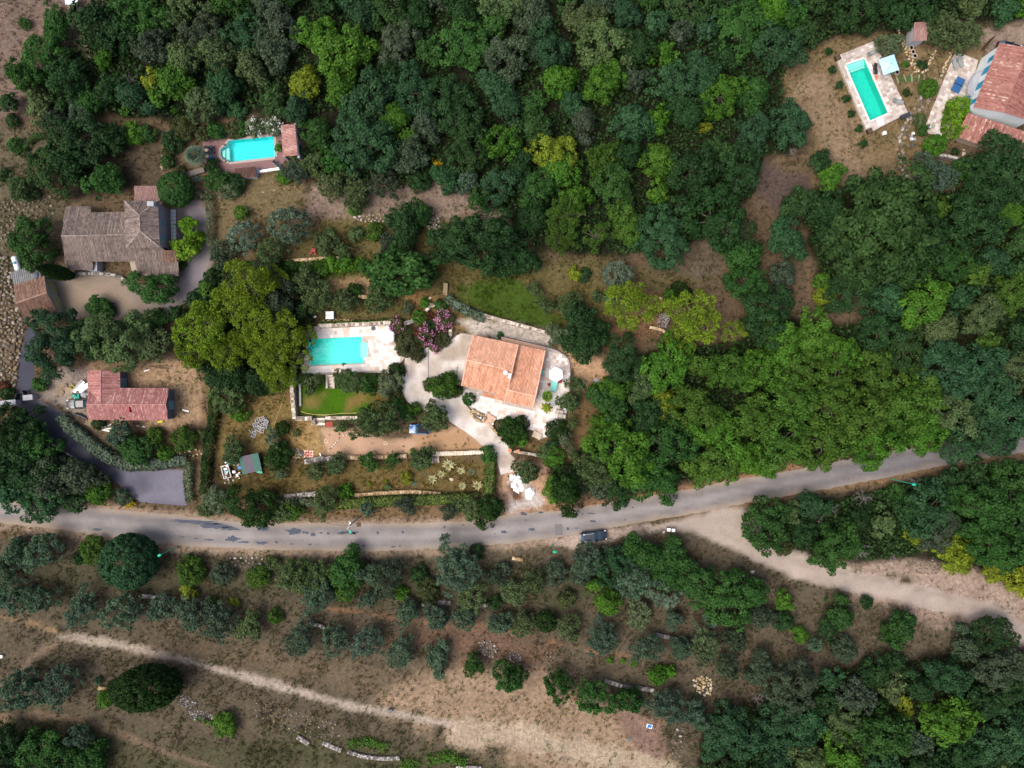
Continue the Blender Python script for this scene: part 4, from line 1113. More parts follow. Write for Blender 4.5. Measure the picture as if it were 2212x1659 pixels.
T_ROSE = tile_mat('rose_mottled_tile', s(112, 70, 64), s(142, 92, 84), s(156, 110, 100), s(164, 120, 110), s(206, 186, 172))
T_ROSE2 = tile_mat('pool_house_tile', s(112, 72, 68), s(150, 108, 100), s(172, 130, 122), s(200, 170, 160))

def inset(poly, d):
    cx_ = sum(p[0] for p in poly) / len(poly); cy_ = sum(p[1] for p in poly) / len(poly)
    out = []
    for x, y in poly:
        L = math.hypot(x - cx_, y - cy_)
        out.append((cx_ + (x - cx_) * (1 - d / L), cy_ + (y - cy_) * (1 - d / L)))
    return out

def P3(*a): return V3(*a)

def wall_panel(name, A, B, f0, f1, z0, z1, out, m, parent, thick=.06, world=True):
    """a panel standing on the wall line A-B (metres), out = +1 / -1 side"""
    A, B = Vector((*A, 0)), Vector((*B, 0))
    d = (B - A); n = Vector((-d.y, d.x, 0)).normalized() * out
    c = A + d * ((f0 + f1) / 2) + n * (thick / 2 + .004); c.z = (z0 + z1) / 2
    mb = MB(); mb.box(c, (d.length * (f1 - f0), thick, z1 - z0), math.atan2(d.y, d.x))
    return mb.build(name, m, parent)

def finish_roof(house, tiles, deck, tmat, ridges=(), rt=(.5, .9)):
    rf = deck.build('roof', tmat, house)
    for i, (a, b) in enumerate(ridges): ridge(tiles, a, b, t=rt, seed=i + 5)
    tag(tiles.build('roof_tiles', tmat, rf), kind='stuff')
    return rf

# ---- the orange roofed house in the middle
hs = thing('orange_roofed_house', 'orange clay roofed house with two joined roofs beside its pale stone terrace', 'house', V3(1090, 805, 0))
zl, zr = 3.3, 4.5
TL, TR, RL, RR = P3(1023.6,724.8,zl), P3(1119.5,745.5,zl), P3(1008.7,777,zr), P3(1106.5,800.4,zr)
BL, BM, BR = P3(997.8,832.5,3.1), P3(1070,851,3.1), P3(1090.5,867,2.95)
tiles, deck = MB(), MB()
roof_slope(tiles, deck, [RL, RR, TR, TL], .235, tone=(.25, 1), seed=1)
roof_slope(tiles, deck, [RL, RR, BR, P3(1071,861,2.95), P3(1069.5,848.5,3.12), BL], .235, tone=(0, .85), seed=2)
zl2, zr2 = 2.7, 3.9
TL2, TR2 = P3(1122,746.3,zl2), P3(1177.7,757.7,zl2); RL2, RR2 = P3(1097.6,842.1,zr2), P3(1157,855.7,zr2)
BL2, BR2 = P3(1092,867.3,2.9), P3(1150.6,880.6,2.9)
roof_slope(tiles, deck, [RL2, RR2, TR2, TL2], .235, tone=(0, .9), seed=3)
roof_slope(tiles, deck, [RL2, RR2, BR2, BL2], .235, tone=(.1, .9), seed=4)
rf = finish_roof(hs, tiles, deck, T_ORANGE, [(RL, RR), (RL2, RR2), (TR, RR), (RR, BR), (TL, RL), (RL, BL), (TR2, RR2), (RR2, BR2)], (.6, 1))
mb = MB(); mb.prism(inset([(p.x, p.y) for p in (TL, RL, BL, BR, RR, TR)], .55), -.1, [3.15, 4.3, 2.95, 2.8, 4.3, 3.15]); 
mb.prism(inset([(p.x, p.y) for p in (TL2, RL2, BL2, BR2, RR2, TR2)], .5), -.1, [2.55, 3.7, 2.75, 2.75, 3.7, 2.55])
mb.build('wall', M['wallbeige'], hs)
mb = MB(); c = P3(1104, 812, 4.6); mb.box((c.x - .25, c.y, 4.3), (.55, .8, 1.2), -.21); ch = mb.build('chimney', M['white'], rf)
mb = MB(); mb.lathe([(0, .14), (.22, .08), (.4, 0), (.4, -.02), (.2, .05)], 14, (c.x - .95, c.y + .55, 4.9)); mb.tube([(c.x - .95, c.y + .55, 4.0), (c.x - .95, c.y + .55, 4.95)], .03); mb.build('satellite_dish', M['white'], rf)
tiles, deck = MB(), MB()
roof_slope(tiles, deck, [P3(1043.5,846,2.3), P3(1070,852,2.3), P3(1069.5,861,2.0), P3(1043.5,855,2.0)], .235, tone=(0, .3), seed=6)  # porch tiles tinted dark: shade put into their colour
fr = deck.build('porch_roof', T_ORANGE, hs); tag(tiles.build('roof_tiles', T_ORANGE, fr), kind='stuff')
wl = inset([(p.x, p.y) for p in (TL, BL, BR, TR)], .55)
for f0, f1, z0, z1 in ((.12, .22, 1, 2.2), (.62, .78, 0, 2.1)):
    wall_panel('window', wl[1], wl[2], f0, f1, z0, z1, -1, M['glass'], hs)

# ---- terrace stones
def paving(poly, ang, parent, z, holes=(), sizes=(.45, .6, .75), rowh=.55, tones=None, limit=300, thick=.04, start=(0, 0)):
    W = [V(px, py, z) for px, py in poly]
    A = np.array(W); c0 = A.mean(0) + np.array(start)
    ca, sa = math.cos(ang), math.sin(ang)
    loc = (A - c0) @ np.array([[ca, -sa], [sa, ca]])
    lo, hi = loc.min(0), loc.max(0)
    Hs = [np.array([V(px, py, z) for px, py in h]) for h in holes]
    cells = []
    y = lo[1] + .02
    while y < hi[1] - .3:
        x = lo[0] - random.random() * .5
        while x < hi[0]:
            l = random.choice(sizes)
            cs = [(x, y), (x + l, y), (x + l, y + rowh), (x, y + rowh), (x + l / 2, y + rowh / 2)]
            ws = [(c0[0] + ca * a - sa * b, c0[1] + sa * a + ca * b) for a, b in cs]
            wx, wy = np.array(ws).T
            if (sdf_poly(wx, wy, A) > -.12).all() and all((sdf_poly(wx, wy, h) < .05).all() for h in Hs):
                cells.append((l, ws[4]))
            x += l
        y += rowh
    org = ORIGIN.get(parent, Vector())
    for l, (wx, wy) in cells[:limit]:
        key = ('slab', l, rowh)
        if key not in LIB:
            mb = MB(); mb.box((0, 0, 0), (l - .025, rowh - .025, thick), 0, .5, .985); LIB[key] = mb.mesh('paving_slab', M['slab'])
        t = random.choice(tones)
        v = random.uniform(.92, 1.06)
        obj('paving_slab', LIB[key], parent, (wx - org.x, wy - org.y, z + thick / 2 - org.z + random.uniform(0, .006)), (0, 0, ang), color=tuple(q * v for q in t))
    return len(cells)
WARM = [s(236,226,218,.78), s(240,234,230,.78), s(230,218,208,.9), s(244,240,238,.8), s(214,196,182,.9), s(200,180,166,.9), s(238,230,224,.78), s(240,234,228,.78)]
COOL = [s(196,186,178), s(206,198,192), s(184,172,164), s(168,154,146), s(214,208,204), s(190,178,168), s(176,164,152)]

def terrace(name, poly, z, m, holes=(), base=0.0):
    o = sheet(name, poly, z, m, 9, lambda x, y: np.tile(np.array(s(196, 184, 172)), (len(x), 1)), 0, holes)
    return o
def flat_terrace(name, poly, z, m, holes=()):
    mb = MB()
    W = [[Vector((*V(px, py, z), z)) for px, py in P] for P in [poly] + list(holes)]
    tri = mgeo.tessellate_polygon(W)
    fl = [p for L in W for p in L]
    for a, b, c in tri:
        q = [fl[a], fl[b], fl[c]]
        if (q[1] - q[0]).cross(q[2] - q[0]).z < 0: q = q[::-1]
        mb.face(q)
    L = W[0]
    for i in range(len(L)):
        a, b = L[i], L[(i + 1) % len(L)]
        mb.face([a, b, Vector((b.x, b.y, -.15)), Vector((a.x, a.y, -.15))])
    return tag(mb.build(name, m), kind='structure')
pt = flat_terrace('patio', PATIO, .05, M['mortar'])
hol = [[(997,832),(1010,777),(1024,726),(1122,746),(1179,758),(1152,881),(1091,868)]]
n1 = paving(PATIO, -.215, pt, .054, hol, (.5, .65, .8), .58, WARM)
mb = MB(); mb.prism([V(1082,727,.2), V(1179,750,.2), V(1177,757,.2), V(1122,745,.2), V(1084,738,.2)], 0, .35); mb.build('peach_ledge', mat('peach_render', s(222,180,150), .85, .08), pt)

pl = flat_terrace('pool_terrace', POOLT, .05, M['mortar'], [POOL1])
n2 = paving(POOLT, .045, pl, .054, [POOL1], (.5, .7, .9), .62, WARM)

# ---- swimming pools
def pool(name, label, poly, lm, depth, z, coping=None, cm=None, steps=()):
    W = [V(px, py, z) for px, py in poly]
    cx_ = sum(p[0] for p in W) / len(W); cy_ = sum(p[1] for p in W) / len(W)
    t = thing(name, label, 'pool', (cx_, cy_, 0))
    a = sum(W[i][0] * W[(i + 1) % len(W)][1] - W[(i + 1) % len(W)][0] * W[i][1] for i in range(len(W)))
    if a < 0: W = W[::-1]
    mb = MB(); n = len(W)
    mb.face([(x, y, z - depth) for x, y in W])
    for i in range(n):
        (x0, y0), (x1, y1) = W[i], W[(i + 1) % n]
        mb.face([(x1, y1, z + .003), (x0, y0, z + .003), (x0, y0, z - depth), (x1, y1, z - depth)])
    mb.build('basin', lm, t)
    mb = MB(); mb.face([(x, y, z - .13) for x, y in inset(W, .004)]); mb.build('water', M['water'], t)
    if coping:
        for i in range(n):
            (x0, y0), (x1, y1) = W[i], W[(i + 1) % n]
            dx, dy = x1 - x0, y1 - y0; L = math.hypot(dx, dy)
            nx_, ny_ = dy / L, -dx / L
            k = max(1, round(L / .8))
            for j in range(k):
                mb = MB(); f = (j + .5) / k
                mb.box((x0 + dx * f + nx_ * coping / 2, y0 + dy * f + ny_ * coping / 2, z + .055), (L / k - (.012 if k > 1 else -coping * .25), coping, .05), math.atan2(dy, dx))
                mb.build('coping_stone', cm, t)
    for q, zt in steps:
        mb = MB(); mb.prism([V(a_, b_, z) for a_, b_ in q], z - depth + .01, z - zt); mb.build('step', M['step'], t)
    return t
M['step'] = mat('pale_pool_step', (.40, .70, .66), .6, .05)
pool('swimming_pool', 'turquoise rectangular pool with a small step bay beside white parasol', POOL1, M['liner'], 1.2, .05, None, None,
     [([(782,739),(794,741),(794,769.5),(783,771.5)], .35), ([(776,739),(782,739),(783,771.5),(777,772)], .7)])
pool('swimming_pool', 'turquoise pool with rounded end steps set in pinkish brick paving', POOL3, M['linerb'], 1.5, .03, .42, M['copingp'],
     [([(479,325),(485,322),(485,341),(479,337)], .3), ([(485,320),(492,317),(494,346),(485,342)], .6)])
# brick paving round that pool
def mat_herring(name):
    m, nt, N, L, bs = _mat(name)
    tc = N.new('ShaderNodeTexCoord'); mp = N.new('ShaderNodeMapping'); mp.inputs['Rotation'].default_value = (0, 0, .12)
    L.new(tc.outputs['Object'], mp.inputs[0])
    wv = N.new('ShaderNodeTexWave'); wv.wave_type = 'BANDS'; wv.bands_direction = 'Y'; wv.wave_profile = 'SIN'
    wv.inputs['Scale'].default_value = .85; wv.inputs['Distortion'].default_value = 0
    sx = N.new('ShaderNodeSeparateXYZ'); L.new(mp.outputs[0], sx.inputs[0])
    pp = N.new('ShaderNodeMath'); pp.operation = 'PINGPONG'; pp.inputs[1].default_value = .42; L.new(sx.outputs[0], pp.inputs[0])
    ad = N.new('ShaderNodeMath'); ad.operation = 'ADD'; L.new(sx.outputs[1], ad.inputs[0]); L.new(pp.outputs[0], ad.inputs[1])
    cb = N.new('ShaderNodeCombineXYZ'); L.new(ad.outputs[0], cb.inputs[1]); L.new(cb.outputs[0], wv.inputs[0])
    cr = N.new('ShaderNodeValToRGB'); cr.color_ramp.elements[0].color = (*s(100, 72, 72), 1); cr.color_ramp.elements[1].color = (*s(150, 118, 116), 1)
    L.new(wv.outputs[0], cr.inputs[0])
    nz = _noise(N, L, 1.2)
    L.new(_vary(N, L, cr.outputs[0], nz.outputs[0], .85, 1.15), bs.inputs['Base Color']); bs.inputs['Roughness'].default_value = .9
    return m
flat_terrace('brick_terrace', HERR, .03, mat_herring('herringbone_brick'), [POOL3])
# raised terrace with the narrow pool
zt = .5
up = flat_terrace('raised_terrace', UPT, zt, M['mortar'], [POOL2])
n3 = paving(UPT, math.atan2(33.8, 84), up, zt + .004, [POOL2], (.45, .6, .75), .5, COOL)
pool('swimming_pool', 'long narrow green turquoise pool on the raised stone terrace', POOL2, M['linerg'], 1.6, zt + .01, .3, M['coping'],
     [([(1827,141),(1866.5,127),(1869,132.5),(1829.5,147)], .25), ([(1829.5,147),(1869,132.5),(1871,137),(1831.5,151.5)], .5), ([(1831.5,151.5),(1871,137),(1873,141.5),(1833.5,156)], .8)])
t3 = flat_terrace('stone_terrace', TERR3, .12, M['mortar'])
n4 = paving(TERR3, math.atan2(-23, 49), t3, .124, (), (.5, .7), .55, COOL)
print('slabs', n1, n2, n3, n4)

# ---- the grey roofed house on the left
hs = thing('grey_roofed_house', 'large house under weathered grey tiles with a hipped tower and gravel yard', 'house', V3(250, 510, 0))
ze, zr = 2.8, 4.3
tiles, deck = MB(), MB()
A, B = P3(132.5,509.8,zr), P3(290,506.2,zr)
roof_slope(tiles, deck, [A, B, P3(288,458,ze), P3(196,459.7,ze), P3(196,446.5,2.4), P3(143,446.5,2.4)], .27, tone=(.05, 1), seed=11)
C_ = P3(300,506,zr)
roof_slope(tiles, deck, [A, P3(346,504.8,zr), P3(350,562,ze), P3(199,565,ze), P3(201,584,2.3), P3(144,582,2.3)], .27, tone=(0, .75), seed=12)  # lower slope tinted darker, its shade put into the tile colour
roof_slope(tiles, deck, [P3(287.5,535,3.5), P3(348,533,3.5), P3(385,566,2.9), P3(385,596,2.25), P3(296,590,2.25)], .27, tone=(0, .8), seed=13)
rf = finish_roof(hs, tiles, deck, T_GREY, [(A, B)], (.5, .9))
mb = MB()
mb.prism(inset([(p.x, p.y) for p in (P3(143,447,2.4), A, P3(144,582,2.3), P3(201,584,2.3), P3(199,565,ze), P3(345,562,ze), P3(340,458,ze), P3(196,460,ze), P3(196,447,2.4))], .45), -.1, 2.2)
mb.prism([(p.x, p.y) for p in (P3(291,560,0), P3(388,560,0), P3(390,600,0), P3(300,598,0))], -.1, 2.1)
mb.build('wall', M['wallbeige'], hs)
# tower
zt_, zk = 5.2, 6.7
tl, tr, br, bl = P3(270,434.7,zt_), P3(340.5,433.5,zt_), P3(344.5,533.5,zt_), P3(273.7,534.7,zt_)
k0, k1 = P3(301.5,464.7,zk), P3(303,498.5,zk)
tiles, deck = MB(), MB()
for i, q in enumerate(([k0, k1, bl, tl], [k0, k1, br, tr], [k0, tl, tr], [k1, bl, br])):
    roof_slope(tiles, deck, q, .27, tone=(.05, .95), seed=20 + i)
trf = deck.build('tower_roof', T_GREY, hs)
for i, (a, b) in enumerate(((k0, k1), (k0, tl), (k0, tr), (k1, bl), (k1, br))): ridge(tiles, a, b, t=(.6, 1), seed=30 + i)
tag(tiles.build('roof_tiles', T_GREY, trf), kind='stuff')
tw = inset([(p.x, p.y) for p in (tl, tr, br, bl)], .4)
mb = MB(); mb.prism(tw, -.1, 5.1); mb.build('tower_wall', M['wallmauve'], hs)
for f0, f1 in ((.36, .47), (.70, .83)):
    w_ = wall_panel('window', tw[1], tw[2], f0, f1, 2.6, 4.0, 1, M['shutterpale'], hs, .05)
wall_panel('window', tw[1], tw[2], .27, .32, 4.0, 4.6, 1, M['shutterpale'], hs, .05)
mb = MB(); c = P3(327, 441, 6.3); mb.box((c.x, c.y, 6.0), (.9, .6, 1.2)); mb.box((c.x, c.y, 6.64), (1.1, .8, .08)); mb.build('chimney', M['wallgrey'], trf)
# glass canopy along the tower wall
gc_ = mb = MB()
p0, p1 = P3(368,452,2.6), P3(370,526,2.6); q0, q1 = P3(379.5,452,2.4), P3(381,526,2.4)
for i in range(9):
    a, b = p0.lerp(p1, i / 9 + .006), p0.lerp(p1, (i + 1) / 9 - .006); c, d = q0.lerp(q1, (i + 1) / 9 - .006), q0.lerp(q1, i / 9 + .006)
    mb = MB(); mb.add([a, b, c, d] + [p - Vector((0, 0, .05)) for p in (a, b, c, d)], [(0, 1, 2, 3), (7, 6, 5, 4), (0, 4, 5, 1), (1, 5, 6, 2), (2, 6, 7, 3), (3, 7, 4, 0)])
    mb.build('canopy_panel', M['canopyglass'] if 'canopyglass' in M else M['grey'], hs)
# lean-to and porches
tiles, deck = MB(), MB()
roof_slope(tiles, deck, [P3(291,434,3.4), P3(346,434,3.4), P3(344,402.5,2.6), P3(290.7,402.5,2.6)], .27, tone=(.2, 1), seed=41)
roof_slope(tiles, deck, [P3(343,440,3.2), P3(350,446,3.0), P3(349,408,2.7), P3(344,408,2.8)], .27, tone=(.2, 1), seed=42)
fr = deck.build('lean_to_roof', T_PINK, hs); tag(tiles.build('roof_tiles', T_PINK, fr), kind='stuff')
tiles, deck = MB(), MB()
roof_slope(tiles, deck, [P3(352,541,3.4), P3(382,540,3.4), P3(382.5,566,2.9), P3(350.5,566,2.9)], .25, tone=(.1, .8), seed=43)
fr = deck.build('porch_roof', T_BROWN2, hs); tag(tiles.build('roof_tiles', T_BROWN2, fr), kind='stuff')
mb = MB(); mb.prism(inset([V(352,541,2.9), V(383,540,2.9), V(383,566,2.9), V(351,566,2.9)], .3), -.1, 2.7); mb.prism(inset([V(291,434,2.6), V(346,434,2.6), V(345,404,2.6), V(291,404,2.6)], .3), -.1, 2.45); mb.build('wall', M['wallbeige'], hs)
mb = MB(); mb.box((*V(207, 576, 1), 1.0), (1.6, 1.8, 2.0)); mb.build('entrance_wall', M['wallgrey'], hs)

# ---- double garage
hs = thing('double_garage', 'brown tiled double garage with two pale green doors and grey lean-to', 'garage', V3(75, 640, 0))
zr = 3.7
tiles, deck = MB(), MB()
a0, a1 = P3(35,654.7,zr), P3(101.5,632,zr)
roof_slope(tiles, deck, [a0, a1, P3(96.5,597,2.9), P3(30.5,617,2.9)], .25, tone=(.25, 1), seed=51)
roof_slope(tiles, deck, [a0, a1, P3(122.5,672,2.6), P3(55,693.5,2.6)], .25, tone=(0, .6), seed=52)  # lower half tinted darker: shaded side put into the tile colour
rf = finish_roof(hs, tiles, deck, T_BROWN2, [(a0, a1)], (.8, 1))
mb = MB(); mb.prism(inset([(p.x, p.y) for p in (P3(30.5,617,2.6), P3(96.5,597,2.6), a1, P3(122.5,672,2.6), P3(55,693.5,2.6), a0)], .35), -.1, [2.75, 2.75, 3.5, 2.45, 2.45, 3.5]); mb.build('wall', M['wallgrey'], hs)
ga = inset([(p.x, p.y) for p in (P3(96.5,597,2.6), P3(122.5,672,2.6), P3(55,693.5,2.6), P3(30.5,617,2.6))], .3)
M['gdoor'] = mat('pale_green_door', s(158, 160, 118), .6, .06)
for f0, f1 in ((.06, .46), (.54, .94)):
    wall_panel('garage_door', ga[0], ga[1], f0, f1, 0, 2.2, 1, M['gdoor'], hs)
tiles, deck = MB(), MB()
M['corr'] = mat_ramp('grey_fibre_sheet', [(0, s(104,106,108)), (1, s(142,144,142))], .9, .2, 1.5)
roof_slope(tiles, deck, [P3(31,616.5,2.9), P3(89,597.5,2.9), P3(78,572,2.3), P3(22.5,589.7,2.3)], .36, 1.4, tone=(.2, 1), seed=53)
fr = deck.build('lean_to_roof', M['corr'], hs); tag(tiles.build('roof_sheets', M['corr'], fr), kind='stuff')
mb = MB(); mb.prism(inset([V(31,616.5,2.3), V(93,597.5,2.3), V(82,572,2.3), V(22.5,589.7,2.3)], .3), -.1, 2.15); mb.build('lean_to_wall', M['wallgrey'], hs)
mb = MB(); c = P3(76, 594.5, 3.1); mb.lathe([(0, .18), (.3, .1), (.5, 0), (.5, -.02), (.25, .06), (0, .14)], 16, (c.x, c.y, 3.15)); mb.tube([(c.x, c.y, 2.6), (c.x, c.y, 3.2)], .04); mb.build('satellite_dish', M['grey'], rf)

# ---- new house with the red roof
hs = thing('red_roofed_house', 'unfinished L shaped house with mottled red tiles and bare grey block walls', 'house', V3(275, 870, 0))
ze, zr = 2.8, 4.2
r0, r1 = P3(186.8,873.2,zr), P3(358.7,873.6,zr)
tiles, deck = MB(), MB()
roof_slope(tiles, deck, [r0, r1, P3(364.3,839.4,ze), P3(192.4,838.5,ze)], .29, tone=(.1, 1), seed=61)
roof_slope(tiles, deck, [r0, r1, P3(362.8,908,ze), P3(190.6,905.8,ze)], .29, tone=(0, .9), seed=62)
w0, w1 = P3(218.2,800,4.1), P3(218.2,870,4.1)
roof_slope(tiles, deck, [w0, w1, P3(191.5,870,ze), P3(189.7,800,ze)], .29, tone=(.1, .9), seed=63)
roof_slope(tiles, deck, [w0, w1, P3(259.8,870,ze), P3(258.7,800.8,ze)], .29, tone=(.1, .9), seed=64)
rf = finish_roof(hs, tiles, deck, T_RED, [(r0, r1), (w0, w1)], (.3, .8))
mb = MB(); c = P3(279, 885, 3.9); mb.box((c.x, c.y, 3.9), (.45, .9, .7)); mb.build('chimney', M['red'], rf)
mb = MB()
E = [(p.x, p.y) for p in (P3(188,839,ze), r0, P3(188,906,ze), P3(364,907,ze), P3(364,873.6,ze), P3(364,840,ze))]
mw = inset(E, .3); mb.prism(mw, -.1, [2.65, 4.0, 2.65, 2.65, 4.0, 2.65])
ww = inset([(p.x, p.y) for p in (P3(190,801,ze), P3(190,870,ze), P3(259,870,ze), P3(259,801,ze))], .3); mb.prism(ww, -.1, 2.65)
mb.build('wall', M['wallblock'], hs)
for A_, B_, f0, f1, o_ in ((mw[3], mw[5], .32, .62, 1), (ww[2], ww[3], .40, .80, 1)):
    w_ = wall_panel('window_frame', A_, B_, f0, f1, .25, 2.2, -o_, M['shutterpale'], hs, .12)
    wall_panel('window_frame', A_, B_, f0, f1, .25, 2.2, o_, M['shutterpale'], hs, .12)
    wall_panel('window_pane', A_, B_, f0 + .03, (f0 + f1) / 2 - .01, .4, 2.05, o_, M['glass'], hs, .15)
    wall_panel('window_pane', A_, B_, (f0 + f1) / 2 + .01, f1 - .03, .4, 2.05, o_, M['glass'], hs, .15)

# ---- house with blue shutters, upper right
hs = thing('blue_shuttered_house', 'white house with bright blue shutters and rose mottled tile roofs', 'house', V3(2150, 230, 0))
ze, zr = 5.0, 6.5
e0, e1, k0, k1 = P3(2159,93.6,ze), P3(2103,231,ze), P3(2223.5,104,zr), P3(2167.4,241.5,zr)
x0, x1 = P3(2290,120,ze), P3(2232,262,ze)
tiles, deck = MB(), MB()
roof_slope(tiles, deck, [k0, k1, e1, e0], .26, tone=(.1, 1), seed=71)
roof_slope(tiles, deck, [k0, k1, x1, x0], .26, tone=(0, .75), seed=72)  # right slope tinted darker: shade of the far side put into the tiles
rf = finish_roof(hs, tiles, deck, T_ROSE, [(k0, k1), (e1, k1), (k1, x1)], (.4, .7))
mw = inset([(p.x, p.y) for p in (e0, e1, k1, x1, x0, k0)], .35)
mb = MB(); mb.prism(mw, -.1, [ze - .15, ze - .15, zr - .2, ze - .15, ze - .15, zr - .2]); mb.build('wall', M['wallwhite'], hs)
for f0, f1, z0, z1 in ((.13, .22, 3.1, 4.5), (.30, .42, 2.8, 4.7), (.55, .67, 2.8, 4.7), (.84, .92, 3.2, 4.5), (.68, .74, .3, 2.2), (.88, .95, .3, 2.2)):
    wall_panel('window', mw[0], mw[1], f0, f1, z0, z1, -1, M['shutter'], hs)
for f0, f1 in ((.22, .30), (.45, .53), (.70, .80)):
    wall_panel('small_window', mw[1], mw[3], f0, f1, 4.15, 4.6, -1, M['glass'], hs, .06)
# balcony on the white wall
d = Vector((mw[1][0] - mw[0][0], mw[1][1] - mw[0][1], 0)).normalized(); nn = Vector((d.y, -d.x, 0))
if (Vector((mw[0][0], mw[0][1], 0)) + nn).length > Vector((mw[0][0], mw[0][1], 0)).length: nn = -nn
b0 = Vector((mw[0][0], mw[0][1], 2.6)); L = (Vector(mw[1]) - Vector(mw[0])).length
arc = [b0 + d * (L * f) + nn * w_ for f, w_ in ((.36, .02), (.38, .9), (.46, 1.5), (.56, 1.6), (.66, 1.4), (.74, .9), (.76, .02))]
mb = MB(); mb.prism([(p.x, p.y) for p in arc], 2.45, 2.65); bal = mb.build('balcony', M['wallgrey'], hs)
mb = MB()
for z in (.5, 1.0): mb.tube([p + Vector((0, 0, z)) for p in arc], .025, 5)
for p, q in zip(arc[:-1], arc[1:]):
    for k in range(4): w_ = p.lerp(q, k / 4); mb.tube([w_, w_ + Vector((0, 0, 1.0))], .015, 4)
mb.build('balcony_railing', M['metal'], bal)
tiles, deck = MB(), MB()
roof_slope(tiles, deck, [P3(2092,244,3.5), P3(2250,296,3.5), P3(2250,358.5,2.4), P3(2066,295,2.4)], .26, tone=(.05, 1), seed=73)
fr = deck.build('low_roof', T_ROSE, hs); tag(tiles.build('roof_tiles', T_ROSE, fr), kind='stuff')
mb = MB(); mb.prism(inset([V(2094,246,2.4), V(2245,296,2.4), V(2245,352,2.4), V(2072,293,2.4)], .35), -.1, 2.3); mb.build('low_wall', M['wallbeige'], hs)

# ---- pool house, pump house, tool shed, striped shed
hs = thing('pool_house', 'small open sided pool house with tiled roof at the round ended pool', 'shed', V3(625, 303, 0))
tiles, deck = MB(), MB()
roof_slope(tiles, deck, [P3(637,268,3.1), P3(643.8,335,3.1), P3(612,337.7,2.4), P3(608,270.7,2.4)], .26, tone=(.1, 1), seed=81)
finish_roof(hs, tiles, deck, T_ROSE2)
mb = MB()
pa, pb, pc, pd = V(636,269,3.1), V(643,334,3.1), V(613,336,2.4), V(610,272,2.4)
for p in (pa, pb, pc, pd): mb.box((p[0], p[1], 1.15), (.4, .4, 2.3))
for f in (.0, .5, 1.0): mb.box((pa[0] + (pb[0] - pa[0]) * f, pa[1] + (pb[1] - pa[1]) * f, 1.3), (.35, .8, 2.6))
mb.prism([(pa[0] - .16, pa[1]), (pb[0] - .16, pb[1]), (pb[0] + .16, pb[1]), (pa[0] + .16, pa[1])], 2.3, 2.9)
mb.build('wall', M['wallgrey'], hs)
hs = thing('pump_house', 'low pump house with brown tiled roof below the round ended pool', 'shed', V3(530, 373, 0))
tiles, deck = MB(), MB()
roof_slope(tiles, deck, [P3(507,364.3,1.7), P3(551.5,359.6,1.7), P3(552.5,382.4,1.35), P3(508.7,385.6,1.35)], .26, tone=(.05, .6), seed=82)
finish_roof(hs, tiles, deck, T_BROWN)
mb = MB(); mb.prism(inset([V(507,364,1.4), V(553,360,1.4), V(554,382,1.4), V(509,385,1.4)], .2), -.1, 1.25); mb.prism([V(553,362,.6), V(560,367,.6), V(556,381,.6), V(553,382,.6)], -.1, .9); mb.build('wall', M['wallgrey'], hs)
hs = thing('tool_shed', 'small shed with pinkish tiles beside grey green tree, upper right garden', 'shed', V3(1990, 75, 0))
tiles, deck = MB(), MB()
roof_slope(tiles, deck, [P3(1976,48,3.0), P3(2010,46,3.0), P3(2001,87.5,2.5), P3(1973,89,2.5)], .27, tone=(.1, 1), seed=83)
finish_roof(hs, tiles, deck, T_PINK)
mb = MB(); mb.prism(inset([V(1974,50,2.5), V(2006,48,2.5), V(1999,87,2.5), V(1972,88,2.5)], .12), -.1, 2.4); mb.build('wall', M['wallgrey'], hs)
hs = thing('garden_shed', 'garden shed with green and grey striped felt roof', 'shed', V3(540, 1002, 0))
M['feltg'] = mat('green_roof_felt', s(70, 108, 96), .95, .12, 3); M['feltp'] = mat('grey_roof_felt', s(98, 92, 102), .95, .12, 3)
q = [(515.6,987.5,2.2), (524,1025.5,2.0), (566,1016,2.0), (557,978,2.2)]
c0, c1, c2, c3 = [P3(*a) for a in q]
for f0, f1, m in ((0, .2, 'feltg'), (.2, .64, 'feltp'), (.64, 1, 'feltg')):
    a, b, c, d_ = c0.lerp(c3, f0), c0.lerp(c3, f1), c1.lerp(c2, f1), c1.lerp(c2, f0)
    dz = Vector((0, 0, .06)); mb = MB()
    mb.add([a, d_, c, b, a - dz, d_ - dz, c - dz, b - dz], [(0, 1, 2, 3), (7, 6, 5, 4), (0, 4, 5, 1), (1, 5, 6, 2), (2, 6, 7, 3), (3, 7, 4, 0)]); mb.build('roof_felt', M[m], hs)
mb = MB(); mb.prism(inset([(p.x, p.y) for p in (c0, c1, c2, c3)], .25), -.1, 1.95); mb.build('wall', M['timberdk'], hs)
mb = MB(); mb.box((*V(562, 1019, .4), .4), (1.0, .4, .8), -.2); tag(mb.build('green_bin', M['greenp']), 'green plastic bin under the edge of the striped shed roof', 'bin')
